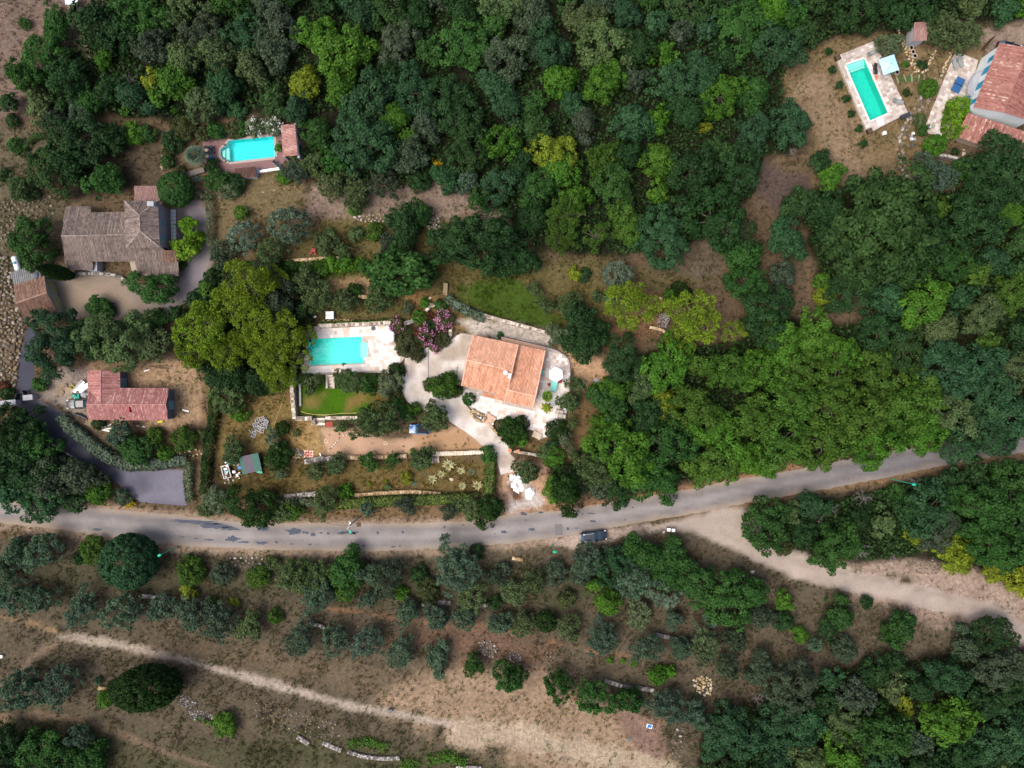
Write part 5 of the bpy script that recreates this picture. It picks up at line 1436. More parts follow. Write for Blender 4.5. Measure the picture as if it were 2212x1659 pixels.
# ------------------------------------------------------------------ walls, stones, steps
def stone_wall(name, path, wid, h, m, label, seed=1, cat='wall', size=.42, closed=False, z0=0.0):
    rd = random.Random(seed); mb = MB()
    pts = [V3(px, py, 0) for px, py in path]
    hw = wid / 2
    for a, b in zip(pts[:-1], pts[1:]):
        L = (b - a).length; d = (b - a) / L; sd = Vector((-d.y, d.x, 0)); an = math.atan2(d.y, d.x)
        c = (a + b) / 2; mb.box((c.x, c.y, z0 + h / 2 - .08), (L, wid * .86, h - .14), an, .1)
        u = 0
        while u < L - .05:
            l = min(size * rd.uniform(.7, 1.35), L - u)
            cols = max(1, round(wid / size))
            for k in range(cols):
                w = wid / cols
                p = a + d * (u + l / 2) + sd * (-hw + w * (k + .5))
                mb.box((p.x, p.y, z0 + h - .06 + rd.uniform(-.03, .03)), (l * .93, w * .93, .16), an + rd.uniform(-.05, .05), rd.random(), .92, jit=.025)
            z = .1
            while z < h - .15:
                hh = rd.uniform(.16, .26)
                for sg in (-1, 1):
                    p = a + d * (u + l / 2) + sd * sg * hw * .95
                    mb.box((p.x, p.y, z0 + z + hh / 2), (l * .94, .16, hh * .92), an, rd.random() * .8, 1, jit=.02)
                z += hh
            u += l
    c = sum(pts, Vector()) / len(pts)
    t = thing(name, label, cat, (c.x, c.y, 0))
    tag(mb.build('stone', m, t), kind='stuff')
    return t
SW, SD, SY = M['stonew'], M['stoned'], M['stoney']
stone_wall('stone_wall', [(690,705.5),(770,702),(846,698.5)], .62, 1.2, SW, 'long pale stone wall along the top of the pool terrace', 1)
stone_wall('stone_wall', [(874,700),(888,696.5),(901,691)], .55, 1.0, SD, 'short curved stone wall between pink shrub and small conifer', 2)
stone_wall('stone_wall', [(642,790),(638,800),(635.5,830),(638,870),(641,904)], .6, 1.5, SW, 'pale stone wall down the left side of the lawn', 3)
stone_wall('stone_wall', [(642,903.5),(678,903)], .6, 1.3, SW, 'short stone wall at the lawn corner, left of the landing', 4)
stone_wall('stone_wall', [(706,902.5),(775,902)], .5, 1.2, SW, 'stone wall below the lawn, right of the landing', 5)
stone_wall('stone_wall', [(679,903),(679,918)], .5, .8, SW, 'stub of stone wall beside the paved landing', 6)
stone_wall('cream_wall', [(936,979.5),(995,978),(1053,975.5)], .6, .9, mat_ramp('cream_stone', [(0, s(205,190,168)), (1, s(236,226,206))]), 'straight cream topped wall below the sandy court by the driveway', 7)
stone_wall('stone_wall', [(921,673),(934,657),(938,664)], .5, 1.0, SW, 'small L shaped stone wall in the flower bed', 8)
stone_wall('stone_wall', [(973,712),(974,722),(970,733),(962,741),(950,743)], .5, .6, SW, 'low curved kerb wall at the bed beside the concrete drive', 9)
stone_wall('stone_wall', [(1046,682),(1080,692),(1120,703),(1180,719)], .5, 1.1, SW, 'slanting cream stone wall between green meadow and pale gravel path', 10)
stone_wall('dry_stone_wall', [(724,636.5),(760,640),(795,643)], .5, .8, SY, 'broken dry stone wall between olive trees above the pool', 11)
stone_wall('dry_stone_wall', [(700,590),(660,561),(616,566)], .4, .6, SY, 'thin stone edging along the vegetable bed near the red table', 12)
stone_wall('dry_stone_wall', [(616,566),(690,559),(760,557)], .4, .6, SY, 'long thin stone edging above the green vegetable bed', 13)
stone_wall('dry_stone_wall', [(660,997),(690,991),(708,991),(730,990)], .8, .7, SD, 'rough stone wall under the left end of the sandy court', 14)
stone_wall('dry_stone_wall', [(740,988),(800,988),(880,985)], .6, .6, SY, 'crumbling stone edge under the middle of the sandy court', 15)
stone_wall('dry_stone_wall', [(617,1073),(650,1069),(690,1065)], .8, .8, SD, 'grey dry stone wall left of the bright bush above the hedge', 16)
stone_wall('dry_stone_wall', [(768,1069),(828,1064),(890,1061),(953,1066)], .55, .8, SY, 'long curved dry stone wall above the roadside hedge', 17)
stone_wall('curb_wall', [(169,591),(200,592),(232,592.5),(252,596),(266,601),(276,609)], .5, .6, SD, 'curved low stone kerb between the grey house and gravel yard', 18)
stone_wall('dry_stone_wall', [(1110,974),(1140,979),(1170,985),(1190,992)], .4, .8, SW, 'whitish boundary wall right of the brick gate pillars', 19)
stone_wall('dry_stone_wall', [(1712 - 606,0 + 1205),(1130,1209)], .5, .4, SY, 'small stone edge below the road by middle lamp', 20)
stone_wall('dry_stone_wall', [(1640,709.5 - 0),(1672,718)], .4, .6, SY, 'short dry wall in the right wood', 21)
stone_wall('dry_stone_wall', [(1402,707),(1420,710),(1435,717)], .4, .6, SY, 'short dry stone wall left of the ash patch between two pines', 22)
stone_wall('dry_stone_wall', [(1412,640),(1430,647)], .4, .5, SY, 'tiny dry stone wall by the deep green shrub among pines', 23)
for i, (pth, lb) in enumerate([([(1905 - 540,1311),(1382,1307),(1410,1304)], 'x')]): pass
stone_wall('terrace_wall', [(912,1304),(935,1299),(975,1301)], .6, .6, SD, 'grey terrace wall above three olives in the middle row', 24)
stone_wall('terrace_wall', [(1040,1306),(1060,1304)], .6, .6, SD, 'short grey terrace wall right of the olive row', 25)
stone_wall('terrace_wall', [(310,1285),(340,1289),(375,1291)], .6, .6, SD, 'grey terrace wall behind olives below the big round bush', 26)
stone_wall('terrace_wall', [(664,1344),(690,1349),(702,1354)], .5, .6, SD, 'stone terrace wall behind the leftmost lower olives', 27)
stone_wall('terrace_wall', [(1415,1369),(1440,1374),(1465,1381)], .6, .6, SD, 'short stone terrace wall left of the silvery round olive', 28)
stone_wall('terrace_wall', [(1306,1468),(1335,1478),(1370,1484),(1412,1489)], .6, .6, SD, 'stone terrace wall behind dark olives near the stone heap', 29)
stone_wall('terrace_wall', [(643,1590),(668,1606)], .7, .4, SD, 'pale broken wall bottom centre, leftmost piece', 30, size=.3)
stone_wall('terrace_wall', [(698,1603),(738,1620)], .7, .4, SD, 'pale broken wall bottom centre, middle piece', 31, size=.3)
stone_wall('terrace_wall', [(752,1622),(785,1633),(825,1637),(864,1636)], .6, .4, SD, 'pale broken wall bottom centre, longest piece', 32, size=.3)
stone_wall('terrace_wall', [(215,1484),(252,1488)], .5, .5, SY, 'short reddish wall left of the big deep green bush', 33)
stone_wall('terrace_wall', [(985,1655),(1040,1657)], .6, .5, SD, 'pale stone wall at the bottom edge right of green clump', 34)
stone_wall('kerb', [(112,958),(140,976),(170,994)], .35, .25, SW, 'pale kerb on the left side of the dark driveway', 35, 'kerb')
stone_wall('planter_wall', [(1019,886),(1050,901),(1043,911),(1030,907),(1018,895),(1019,886)], .35, .6, SY, 'stone planter with white globe lamp left of the garden steps', 36, 'planter')
stone_wall('planter_wall', [(1066,908),(1061,918),(1066,927),(1078,938)], .35, .6, SY, 'stone planter edge with globe lamp right of the garden steps', 37, 'planter')
stone_wall('stone_wall', [(694.5 + 953, 0 + 705),(1660,712)], .3, .3, SY, 'few stones in the right wood clearing', 38)

def steps(name, label, a, b, n, wid, z0, z1, m, side=None):
    """flight of steps from a down to b"""
    A, B = V3(*a, 0), V3(*b, 0)
    d = (B - A); L = d.length; d.normalize(); an = math.atan2(d.y, d.x)
    t = thing(name, label, 'steps', ((A + B) / 2).to_tuple())
    for i in range(n):
        z = z0 + (z1 - z0) * (i + .5) / n
        c = A + d * L * (i + .5) / n
        mb = MB(); mb.box((c.x, c.y, z / 2), (L / n - .015, wid, z), an, random.random()); mb.build('step', m, t)
    if side:
        sd = Vector((-d.y, d.x, 0))
        for sg in (-1, 1):
            c = (A + B) / 2 + sd * sg * (wid / 2 + side / 2)
            mb = MB(); mb.box((c.x, c.y, z0 / 2 + .05), (L, side, z0 + .1), an, .6); mb.build('side_wall', SW, t)
    return t
steps('stone_steps', 'stone steps with side walls going down from pool terrace to lawn', (716.5,809.5), (716.5,839), 8, .95, 1.0, .15, M['stepm'] if 'stepm' in M else SW, .3)
steps('stone_steps', 'pinkish steps between two planters up to the house patio', (1062,897), (1050,915), 4, 1.6, .45, .1, mat('pink_step_stone', s(206,170,148), .85, .12, 3), .2)
steps('stone_steps', 'paved landing with pale flags at the bottom of the lawn', (692,902.5), (692,918.5), 3, 1.7, .3, .05, SW)
steps('stone_steps', 'small U walled steps at the bottom edge of the patio', (1163,934), (1157,946), 4, .9, .4, .1, mat('buff_step_stone', s(200,180,158), .85, .1, 3), .35)
steps('wooden_steps', 'weathered wooden steps climbing between meadow and deep green fig tree', (963.5,613), (961.5,638), 8, .75, .9, .1, M['timber'])
steps('stone_steps', 'steps beside the small olive at the left end of the cream wall', (940,981), (941.5,999), 4, .8, .5, .1, SW, .3)
steps('garden_steps', 'curved grey garden steps left of the round ended pool', (443,368), (398,379), 7, .9, .5, .1, mat('grey_step_stone', s(118, 112, 104), .9, .15, 3))

# rocks
ROCKS = []
for k in range(5):
    bm = bmesh.new(); rd = random.Random(k + 40)
    for i in range(16):
        v = Vector((rd.gauss(0, 1), rd.gauss(0, 1), rd.gauss(0, 1))).normalized()
        bm.verts.new((v.x * rd.uniform(.42, .55), v.y * rd.uniform(.36, .5), v.z * rd.uniform(.3, .42)))
    r_ = bmesh.ops.convex_hull(bm, input=bm.verts)
    bmesh.ops.delete(bm, geom=[v for v in bm.verts if not v.link_faces], context='VERTS')
    me = bpy.data.meshes.new('boulder'); bm.to_mesh(me); bm.free(); me.materials.append(M['rock']); ROCKS.append(me)
def rocks(name, label, polys, lo, hi, tones, seed, part='boulder', limit=300, hump=.0, cat='rocks', gap=.40, wild=True):
    """rocks strewn closely over survey polygons"""
    rd = random.Random(seed)
    P = np.array(sum([list(p) for p in polys], []), float)
    cxp, cyp = P.mean(0)
    t = thing(name, label, cat, (*V(cxp, cyp), 0))
    done = []; org = ORIGIN[t]; k = 0
    for poly in polys:
        A = np.array(poly, float); l0, h0 = A.min(0), A.max(0)
        q = np.random.default_rng(seed).uniform(l0, h0, (9000, 2)); d = sdf_poly(q[:, 0], q[:, 1], A)
        for (x, y), dd in zip(q, d):
            if dd < 0 or k >= limit: continue
            sz = rd.uniform(lo, hi) * (1.3 if rd.random() < .12 else 1)
            if any((x - a) ** 2 + (y - b) ** 2 < (gap * (sz + c) * PXM) ** 2 for a, b, c in done): continue
            done.append((x, y, sz)); k += 1
            wx, wy = V(x, y, 0)
            c = rd.choice(tones); v = rd.uniform(.8, 1.15)
            obj(part, rd.choice(ROCKS), t, (wx - org.x, wy - org.y, sz * .18 + rd.uniform(0, hump)), (rd.uniform(-.4, .4), rd.uniform(-.4, .4), rd.uniform(0, 6.3)), (sz, sz, sz * rd.uniform(.8, 1.2)), tuple(q_ * v for q_ in c))
    return t
RT = [s(122,112,98), s(138,128,114), s(110,102,90), s(150,140,128), s(130,114,92)]
RG = [s(128,124,120), s(150,146,142), s(112,108,104), s(166,162,158)]
RY = [s(196,176,138), s(212,196,164), s(178,154,116), s(190,180,160)]
rocks('rock_embankment', 'bank of big tan boulders down the left edge by the garage', [[(-6,560),(14,552),(24,590),(28,625),(40,660),(54,694),(46,735),(44,765),(36,812),(28,850),(-6,850)]], .55, 1.0, RT, 3, limit=300)
rocks('rock_embankment', 'pale stony scree on the slope above the boulder bank', [[(-4,440),(30,430),(60,400),(110,425),(120,470),(40,480),(10,540),(-4,545)]], .4, .7, RT, 4, limit=160, gap=.7)
rocks('rock_wall', 'curved wall of grey boulders below the upper right pool', [[(1984,214),(1997,208),(1992,232),(1972,262),(1956,290),(1949,320),(1952,345),(1962,370),(1990,405),(1978,412),(1950,385),(1937,350),(1936,318),(1945,285),(1962,250)]], .6, 1.0, RG + RT, 5, limit=260)
rocks('rock_border', 'line of ochre stones curving beside the square blue parasol', [[(1936,62),(1944,66),(1953,92),(1962,108),(1972,128),(1979,150),(1992,153),(2004,148),(2006,153),(1990,159),(1974,157),(1966,136),(1955,112),(1946,94),(1938,76)]], .4, .7, RY, 6, limit=120)
rocks('rock_border', 'narrow line of stones left of the stone terrace', [[(2054,108),(2060,106),(2050,130),(2038,160),(2033,166),(2036,150)]], .4, .65, RY, 7, limit=60)
rocks('rock_border', 'second row of rocks between boulder wall and stone terrace', [[(2006,205),(2012,206),(2004,232),(1996,246),(1993,244),(2000,226)]], .4, .7, RT, 8, limit=60)
rocks('rock_border', 'short arc of stones around the planting above timber path', [[(2018,108),(2022,110),(2014,128),(2006,140),(2002,138),(2010,124)]], .35, .55, RY, 9, limit=40)
rocks('stone_heap', 'heap of pale yellow boulders at the edge of the lower right field', [[(1497,1468),(1515,1460),(1535,1466),(1541,1482),(1534,1500),(1520,1502),(1505,1492)]], .5, 1.0, RY, 10, 'stone', limit=60)
rocks('stone_heap', 'grey stone scatter right of the big deep green bush', [[(385,1498),(410,1503),(424,1520),(410,1530),(385,1520)]], .3, .55, RG, 11, 'stone', limit=60)
rocks('stone_heap', 'pale grey stone pile by the green clump lower left', [[(408,1535),(425,1530),(460,1545),(463,1552),(440,1556),(412,1552)]], .3, .5, RG, 12, 'stone', limit=80)
rocks('stone_heap', 'grey boulder pile between olives in the lower grove', [[(1036,1388),(1060,1385),(1076,1400),(1070,1420),(1045,1418)]], .35, .6, RG, 13, 'stone', limit=70)
rocks('stone_heap', 'grey stones behind the round olive, right of the boulder pile', [[(1096,1410),(1118,1405),(1126,1425),(1108,1432)]], .35, .6, RG, 14, 'stone', limit=40)
rocks('stone_heap', 'ochre rubble under the white sun beds above the pool', [[(698,692),(730,690),(760,690),(758,702),(720,706),(698,704)]], .3, .5, RY, 15, 'stone', limit=90)
rocks('stone_heap', 'small pale rubble heap between checked blanket and round bush', [[(625,970),(645,968),(652,985),(640,992),(626,982)]], .3, .45, RY, 16, 'stone', limit=60)
rocks('stone_heap', 'rubble of pale stones below the lime shrubs by dirt track', [[(1975,1215),(2015,1210),(2035,1228),(2020,1242),(1985,1238)]], .3, .6, RT, 17, 'stone', limit=80, gap=.6)
rocks('stone_heap', 'scattered grey rocks above the lower left path bushes', [[(497,1205),(560,1200),(600,1222),(560,1232),(505,1225)]], .35, .7, RG, 18, 'stone', limit=70, gap=.7)
rocks('stone_heap', 'loose grey stones below the bottom path', [[(553,1515),(640,1535),(720,1560),(760,1585),(700,1600),(620,1575),(553,1550)]], .2, .5, RG + RY, 19, 'stone', limit=120, gap=1.2)
rocks('stone_heap', 'stones around the brown field edge lower right', [[(1455,1575),(1475,1570),(1480,1600),(1465,1640),(1452,1630)]], .35, .7, RG + RT, 20, 'stone', limit=40, gap=.8)
rocks('stone_heap', 'scattered stones along the red soil terrace above olives', [[(670,1325),(730,1335),(850,1345),(990,1370),(960,1380),(840,1360),(700,1345)]], .18, .38, RT, 21, 'stone', limit=90, gap=1.5)
rocks('stone_heap', 'grey stones behind the dark lower olives', [[(1195,1445),(1215,1440),(1240,1450),(1250,1470),(1225,1475)]], .3, .6, RG, 22, 'stone', limit=40, gap=.8)
rocks('stone_heap', 'loose stones in front of olive row, middle grove', [[(1170,1410),(1195,1408),(1200,1430),(1178,1438)]], .25, .5, RG, 23, 'stone', limit=40, gap=.8)
rocks('stone_border', 'row of white stones across the dry lawn below the round ended pool', [[(472,426),(520,419),(560,414),(600,408),(640,401),(640,405),(600,412),(560,418),(520,423),(474,429)]], .22, .34, [s(225,220,215)], 24, 'stone', limit=14, gap=3.5)
rocks('stone_border', 'line of stones beside the dark lawn near clipped ball', [[(350,305),(358,308),(360,330),(354,360),(349,368),(347,352),(354,330)]], .35, .55, RY, 25, 'stone', limit=40)
rocks('stone_border', 'row of stones along the wall of the pool house', [[(650,275),(654,275),(658,335),(653,335)]], .3, .45, RT, 26, 'stone', limit=24)
rocks('stone_heap', 'pale flat stones beside the trailer and striped shed', [[(482,1038),(497,1030),(520,1022),(522,1032),(505,1040),(485,1046)]], .3, .6, [s(215,208,200), s(190,182,172)], 27, 'stone', limit=22, gap=.7)
rocks('stone_heap', 'rocks lining the bank below the new house', [[(360,930),(420,925),(436,935),(430,945),(370,940)]], .25, .5, RT, 28, 'stone', limit=60, gap=.7)
rocks('stone_heap', 'pale rocks above the lower hedge below the new house', [[(378,970),(430,970),(440,980),(400,988),(378,982)]], .3, .6, RY, 29, 'stone', limit=50, gap=.7)
rocks('stone_heap', 'white rubble beside the woodland above the meadow', [[(920,465),(945,460),(950,490),(935,510),(925,490)]], .4, .9, [s(190,186,180), s(160,156,150)], 30, 'stone', limit=50)
rocks('stone_heap', 'white rubble at the foot of the wood, left of centre', [[(765,468),(830,462),(838,478),(780,480)]], .4, .8, [s(200,194,188), s(160,150,140)], 31, 'stone', limit=50, gap=.6)
rocks('ash_patch', 'grey ash and rubble patch between the two pines', [[(1420,680),(1440,672),(1448,690),(1438,708),(1420,704)]], .2, .4, [s(175,172,172), s(150,148,150)], 32, 'stone', limit=90)
for i, (x, y, r) in enumerate([(975.5,1036,9),(927,645,10),(940,1030,4)]):
    mb = None
    o = obj('boulder', ROCKS[i], None, (*V(x, y), .15), (0, 0, i), (r / 10, r / 10, .6), s(205, 190, 165))
    tag(o, ['single pale stone among the cream edged agaves', 'lone pale rock by the slope path above the flower bed', 'small pale stone left of the agaves'][i], 'rock')

# ------------------------------------------------------------------ hedges and other special plants
hedge('hedge', [(587,1086),(640,1084),(700,1082)], 20, 1.5, 'og', 'grey green trimmed hedge along the road, left part', .2, 2)
hedge('hedge', [(728,1087),(790,1082),(860,1080),(930,1077),(1030,1074)], 22, 1.7, 'hg', 'long bright green hedge above the road, below the agaves', .22, 3)
hedge('hedge', [(1060,990),(1058,1020),(1055,1062)], 22, 1.6, 'hg', 'green hedge beside the lower driveway right of the agaves', .22, 4)
hedge('hedge', [(140,902),(160,925),(185,945),(215,970),(240,987),(285,1003)], 27, 1.3, 'sp', 'thick grey green ivy hedge along the dark driveway', .26, 5)
hedge('hedge', [(290,1004),(340,1002),(405,994)], 24, 1.3, 'sp', 'grey green ivy hedge along the top of the parking bay', .26, 6)
hedge('hedge', [(412,1000),(410,1040),(413,1080)], 16, 1.2, 'og', 'ivy hedge on the right side of the parking bay', .22, 7)
hedge('hedge', [(469,850),(467,900),(458,950),(452,1000),(448,1060)], 18, 1.8, 'dp', 'tall dark green boundary hedge between new house and orchard', .22, 8)
hedge('hedge', [(420,423),(458,424),(460,470),(457,529)], 17, 1.4, 'og', 'square trimmed L shaped hedge beside the grey house drive', .14, 9, rough=.08)
hedge('hedge', [(966,645),(985,660),(1010,672),(1045,688)], 19, 1.0, 'sp', 'slanting grey green creeper hedge between steps and meadow wall', .22, 10)
hedge('hedge', [(695,700),(740,699),(800,697),(845,692)], 7, .9, 'br', 'thin green hedge on top of the pool terrace wall', .16, 11)
hedge('hedge', [(50,338),(60,322),(72,306),(85,297),(128,296)], 11, 1.0, 'md', 'small curved hedge at the upper left garden corner', .18, 12)
hedge('vegetable_bed', [(612,590),(612,575)], 22, .4, 'br', 'small vivid green vegetable patch left of the red table', .2, 13, 'plants')
hedge('vegetable_bed', [(648,575),(700,570),(760,566),(785,570)], 17, .45, 'br', 'long vivid green vegetable bed under the thin stone edging', .2, 14, 'plants', .3)
hedge('vegetable_bed', [(672,588),(720,584),(790,578)], 9, .4, 'vi', 'bright strip of vegetables below the long green bed', .2, 15, 'plants', .3)
hedge('ground_creeper', [(755,1606),(790,1600),(835,1612)], 20, .4, 'br', 'green creeper patch above the pale broken wall at bottom', .2, 16, 'plants', .3)
hedge('ground_creeper', [(870,1650),(905,1652)], 26, .5, 'br', 'bright green clump at the bottom edge, left one', .2, 17, 'plants', .3)
hedge('ground_creeper', [(925,1640),(965,1632),(1005,1645)], 24, .5, 'br', 'green creeper clump at the bottom edge, right one', .2, 18, 'plants', .3)
hedge('ground_creeper', [(430,1550),(460,1560),(480,1565)], 8, .4, 'br', 'green creeper strip across the pale grey stone pile', .2, 19, 'plants', .3)
hedge('grape_vine', [(2064,228),(2056,250),(2049,276),(2058,298)], 38, 2.6, 'vi', 'large bright green vine over the terrace pergola of the white house', .26, 20, 'vine', .3, 44)
# tall thin cypress by the garage
def cypress():
    t = thing('cypress_tree', 'tall dark cypress beside the curved kerb, leaning out over the yard in view', 'tree', (*V(158, 597), 0))
    r = np.random.default_rng(4); n = 5200
    z = r.uniform(0, 1, n); R = 1.25 * np.sin(np.pi * np.clip(z * .86 + .12, 0, 1)) ** .8
    an = r.uniform(0, 6.283, n); rr = R * r.uniform(.8, 1.05, n)
    P = np.stack([rr * np.cos(an), rr * np.sin(an), .5 + z * 9.3], -1)
    Nn = unit(np.stack([np.cos(an), np.sin(an), .3 + 0 * an], -1) + r.normal(size=(n, 3)) * .4)
    v, f = leaf_quads(P, Nn, .2, .5, r, np.tile([0, 0, 1.], (n, 1)) + r.normal(size=(n, 3)) * .3)
    obj('crown', np_mesh('crown', v, f, M['leaf'], tint=r.uniform(0, 1, n)), t, color=COL['dp'])
    mb = MB(); mb.tube([(0, 0, -.1), (0, 0, 5)], [.16, .06], 7); mb.build('trunk', M['bark'], t, False)
cypress()
palm(422.5, 337, 25, 'sp', 'large pale fan palm left of the round ended pool', 2.6, 3, 30, True)
palm(1182, 856, 15, 'vi', 'bright green palm on the patio, upper of the two', 2.4, 4, 16, True)
palm(1180.5, 881, 15, 'li', 'yellow green palm on the patio, lower of the two', 2.4, 5, 15)
for i, (x, y, r, lb) in enumerate([(969,1004.5,16,'biggest cream edged agave, just right of the steps'), (934,1034.5,13,'cream edged agave nearest the yellow green shrub, leftmost'), (953,1024,11,'cream edged agave wedged between the two larger left ones'),
    (995.5,1017,11,'cream edged agave left of the small blue agave'), (999,1049.5,11,'lower cream edged agave, left of the last one by the hedge'), (1031.7,1048,13,'cream edged agave nearest the driveway hedge')]):
    agave(x, y, r, lb, True, i, 'cream edged agaves on the slope')
for i, (x, y, r, lb) in enumerate([(1020.5,1019.5,8,'blue grey agave among the cream edged agaves, near the hedge'), (894,1044,9,'blue grey agave beside the yellow green shrub'), (425,387,12,'large blue grey agave below the pale fan palm'), (648,664,6,'small blue grey agave left of the pool garden olives'), (917,1024,4,'tiny agave left of the cream edged ones')]):
    agave(x, y, r, lb, False, i + 20, 'blue grey agaves')
# ------------------------------------------------------------------ cars
def car(label, x, y, ang, L, W, H, body, roofm, style, name='parked_car', extra=None):
    """front along +x; body shell lofted from stations, cabin, glass, wheels, lights"""
    t = thing(name, label, 'car', (*V(x, y, .7), 0), ang)
    n = 15; zs0 = .32; hood = .92 if style != 'suv' else 1.05
    def halfw(u):      # plan outline
        e = abs(2 * u - 1)
        return W / 2 * (1 - max(0, (e - .62) / .38) ** 2.6 * .34)
    mb = MB(); vs = []
    ring = []
    for i in range(n):
        u = i / (n - 1); xx = -L / 2 + L * u; w = halfw(u)
        top = hood - (.16 * max(0, (u - .72) / .28) ** 1.6) - (.10 * max(0, (.12 - u) / .12))
        sh = top - .14
        ring.append([(xx, -w * .93, zs0), (xx, -w, zs0 + .22), (xx, -w, sh), (xx, -w * .86, top), (xx, -w * .4, top + .03), (xx, w * .4, top + .03), (xx, w * .86, top), (xx, w, sh), (xx, w, zs0 + .22), (xx, w * .93, zs0)])
    k = len(ring[0]); vs = [p for r_ in ring for p in r_]
    fs = [(i * k + j, (i + 1) * k + j, (i + 1) * k + j + 1, i * k + j + 1) for i in range(n - 1) for j in range(k - 1)]
    fs += [tuple(range(k - 1, -1, -1)), tuple((n - 1) * k + j for j in range(k))]
    fs += [(i * k + k - 1, (i + 1) * k + k - 1, (i + 1) * k, i * k) for i in range(n - 1)]
    mb.add(vs, fs); mb.build('body', body, t, False, smooth=False)
    # cabin: lower ring on the body, upper ring at the roof
    if style == 'suv': xs = (-L * .47, L * .20, -L * .40, L * .05)
    elif style == 'mini': xs = (-L * .46, L * .21, -L * .36, L * .08)
    else: xs = (-L * .44, L * .18, -L * .30, L * .03)
    wl, wr = W / 2 * .86, W / 2 * .70
    lo = [(xs[0], -wl * .94), (xs[1] - .25, -wl), (xs[1], -wl * .7), (xs[1], wl * .7), (xs[1] - .25, wl), (xs[0], wl * .94)]
    hi = [(xs[2], -wr), (xs[3] - .12, -wr), (xs[3], -wr * .72), (xs[3], wr * .72), (xs[3] - .12, wr), (xs[2], wr)]
    zb = hood + .005; zt = H
    mb = MB(); m_ = len(lo)
    mb.add([(a, b, zb) for a, b in lo] + [(a, b, zt - .05) for a, b in hi], [(i, (i + 1) % m_, m_ + (i + 1) % m_, m_ + i) for i in range(m_)])
    mb.build('windows', M['carglass'], t, False)
    mb = MB(); cx_ = (xs[2] + xs[3]) / 2
    lw = [(a, b, zt - .05) for a, b in hi]; up_ = [(cx_ + (a - cx_) * .93, b * .9, zt) for a, b in hi]
    mb.add(lw + up_, [(i, (i + 1) % m_, m_ + (i + 1) % m_, m_ + i) for i in range(m_)] + [tuple(range(m_, 2 * m_))])
    for sg in (-1, 1):     # pillars
        mb.tube([(xs[1] - .12, sg * wl * .88, zb), (xs[3] - .06, sg * wr * .9, zt - .05)], .045, 4)
        mb.tube([(xs[0], sg * wl * .92, zb), (xs[2], sg * wr, zt - .05)], .07, 4)
        mb.tube([((xs[0] + xs[1]) / 2, sg * wl * .99, zb), ((xs[2] + xs[3]) / 2, sg * wr, zt - .05)], .04, 4)
    mb.build('roof', roofm, t, False)
    for fx in (-.31, .31):
        for sg in (-1, 1):
            mb = MB(); c = (L * fx, sg * (W / 2 - .10), .33)
            mb.tube([(c[0], c[1] - .11, c[2]), (c[0], c[1] + .11, c[2])], .33, 16); wh = mb.build('wheel', M['rubber'], t, False)
            mb = MB(); mb.tube([(c[0], c[1] + sg * .1, c[2]), (c[0], c[1] + sg * .125, c[2])], .2, 10); mb.build('rim', M['metal'], wh, False)
    for sg in (-1, 1):
        mb = MB(); mb.box((L * .455, sg * W * .36, hood - .22), (.30, .30, .14), -sg * .5, .5, .8); mb.build('headlight', M['globe'], t, False)
        mb = MB(); mb.box((-L * .475, sg * W * .38, hood - .12), (.20, .26, .2), sg * .35, .5, .8); mb.build('tail_light', M['redlight'], t, False)
        mb = MB(); mb.box((xs[1] - .35, sg * (W / 2 + .06), hood + .1), (.16, .2, .14), 0, .5, .8); mb.build('wing_mirror', body, t, False)
    if style == 'suv':
        for sg in (-1, 1):
            mb = MB(); mb.tube([(xs[2] + .1, sg * wr * .95, zt + .01), (xs[2] + .3, sg * wr * .95, zt + .07), (xs[3] - .3, sg * wr * .95, zt + .07), (xs[3] - .1, sg * wr * .95, zt + .01)], .03, 6); mb.build('roof_rail', M['chrome'], t, False)
    return t
M['carglass'] = mat('car_window_glass', (.03, .09, .12), .08, .05, 1, spec=.7)
M['chrome'] = mat('silver_rail', (.75, .75, .76), .25, .03, metallic=.7)
M['redlight'] = mat('red_tail_lens', (.32, .01, .015), .3, .05)
M['navy'] = mat('navy_car_paint', (.008, .016, .034), .28, .06, 1, coat=.6)
M['carblue'] = mat('light_blue_car_paint', (.02, .14, .34), .25, .1, 2, coat=.6)
M['carblack'] = mat('black_car_paint', (.010, .012, .016), .25, .06, 1, coat=.5)
M['softtop'] = mat('black_fabric_roof', (.012, .012, .016), .9, .1, 5)
car('dark navy estate car with silver roof rails parked at the road edge', 1281.5, 1157.8, math.radians(7), 4.75, 1.9, 1.65, M['navy'], M['navy'], 'suv')
car('small bright blue car with black roof, half under an olive tree', 907, 927.5, math.radians(180 - 3), 3.7, 1.7, 1.42, M['carblue'], M['softtop'], 'mini')
car('black car with its tail under the red roofed house eaves', 170, 872.5, math.radians(180 + 2), 4.3, 1.8, 1.5, M['carblack'], M['carblack'], 'sedan')
car('dark car mostly hidden behind the blue shuttered house roof', 2180, 103, math.radians(-12), 4.4, 1.8, 1.5, M['carblack'], M['carblack'], 'sedan')

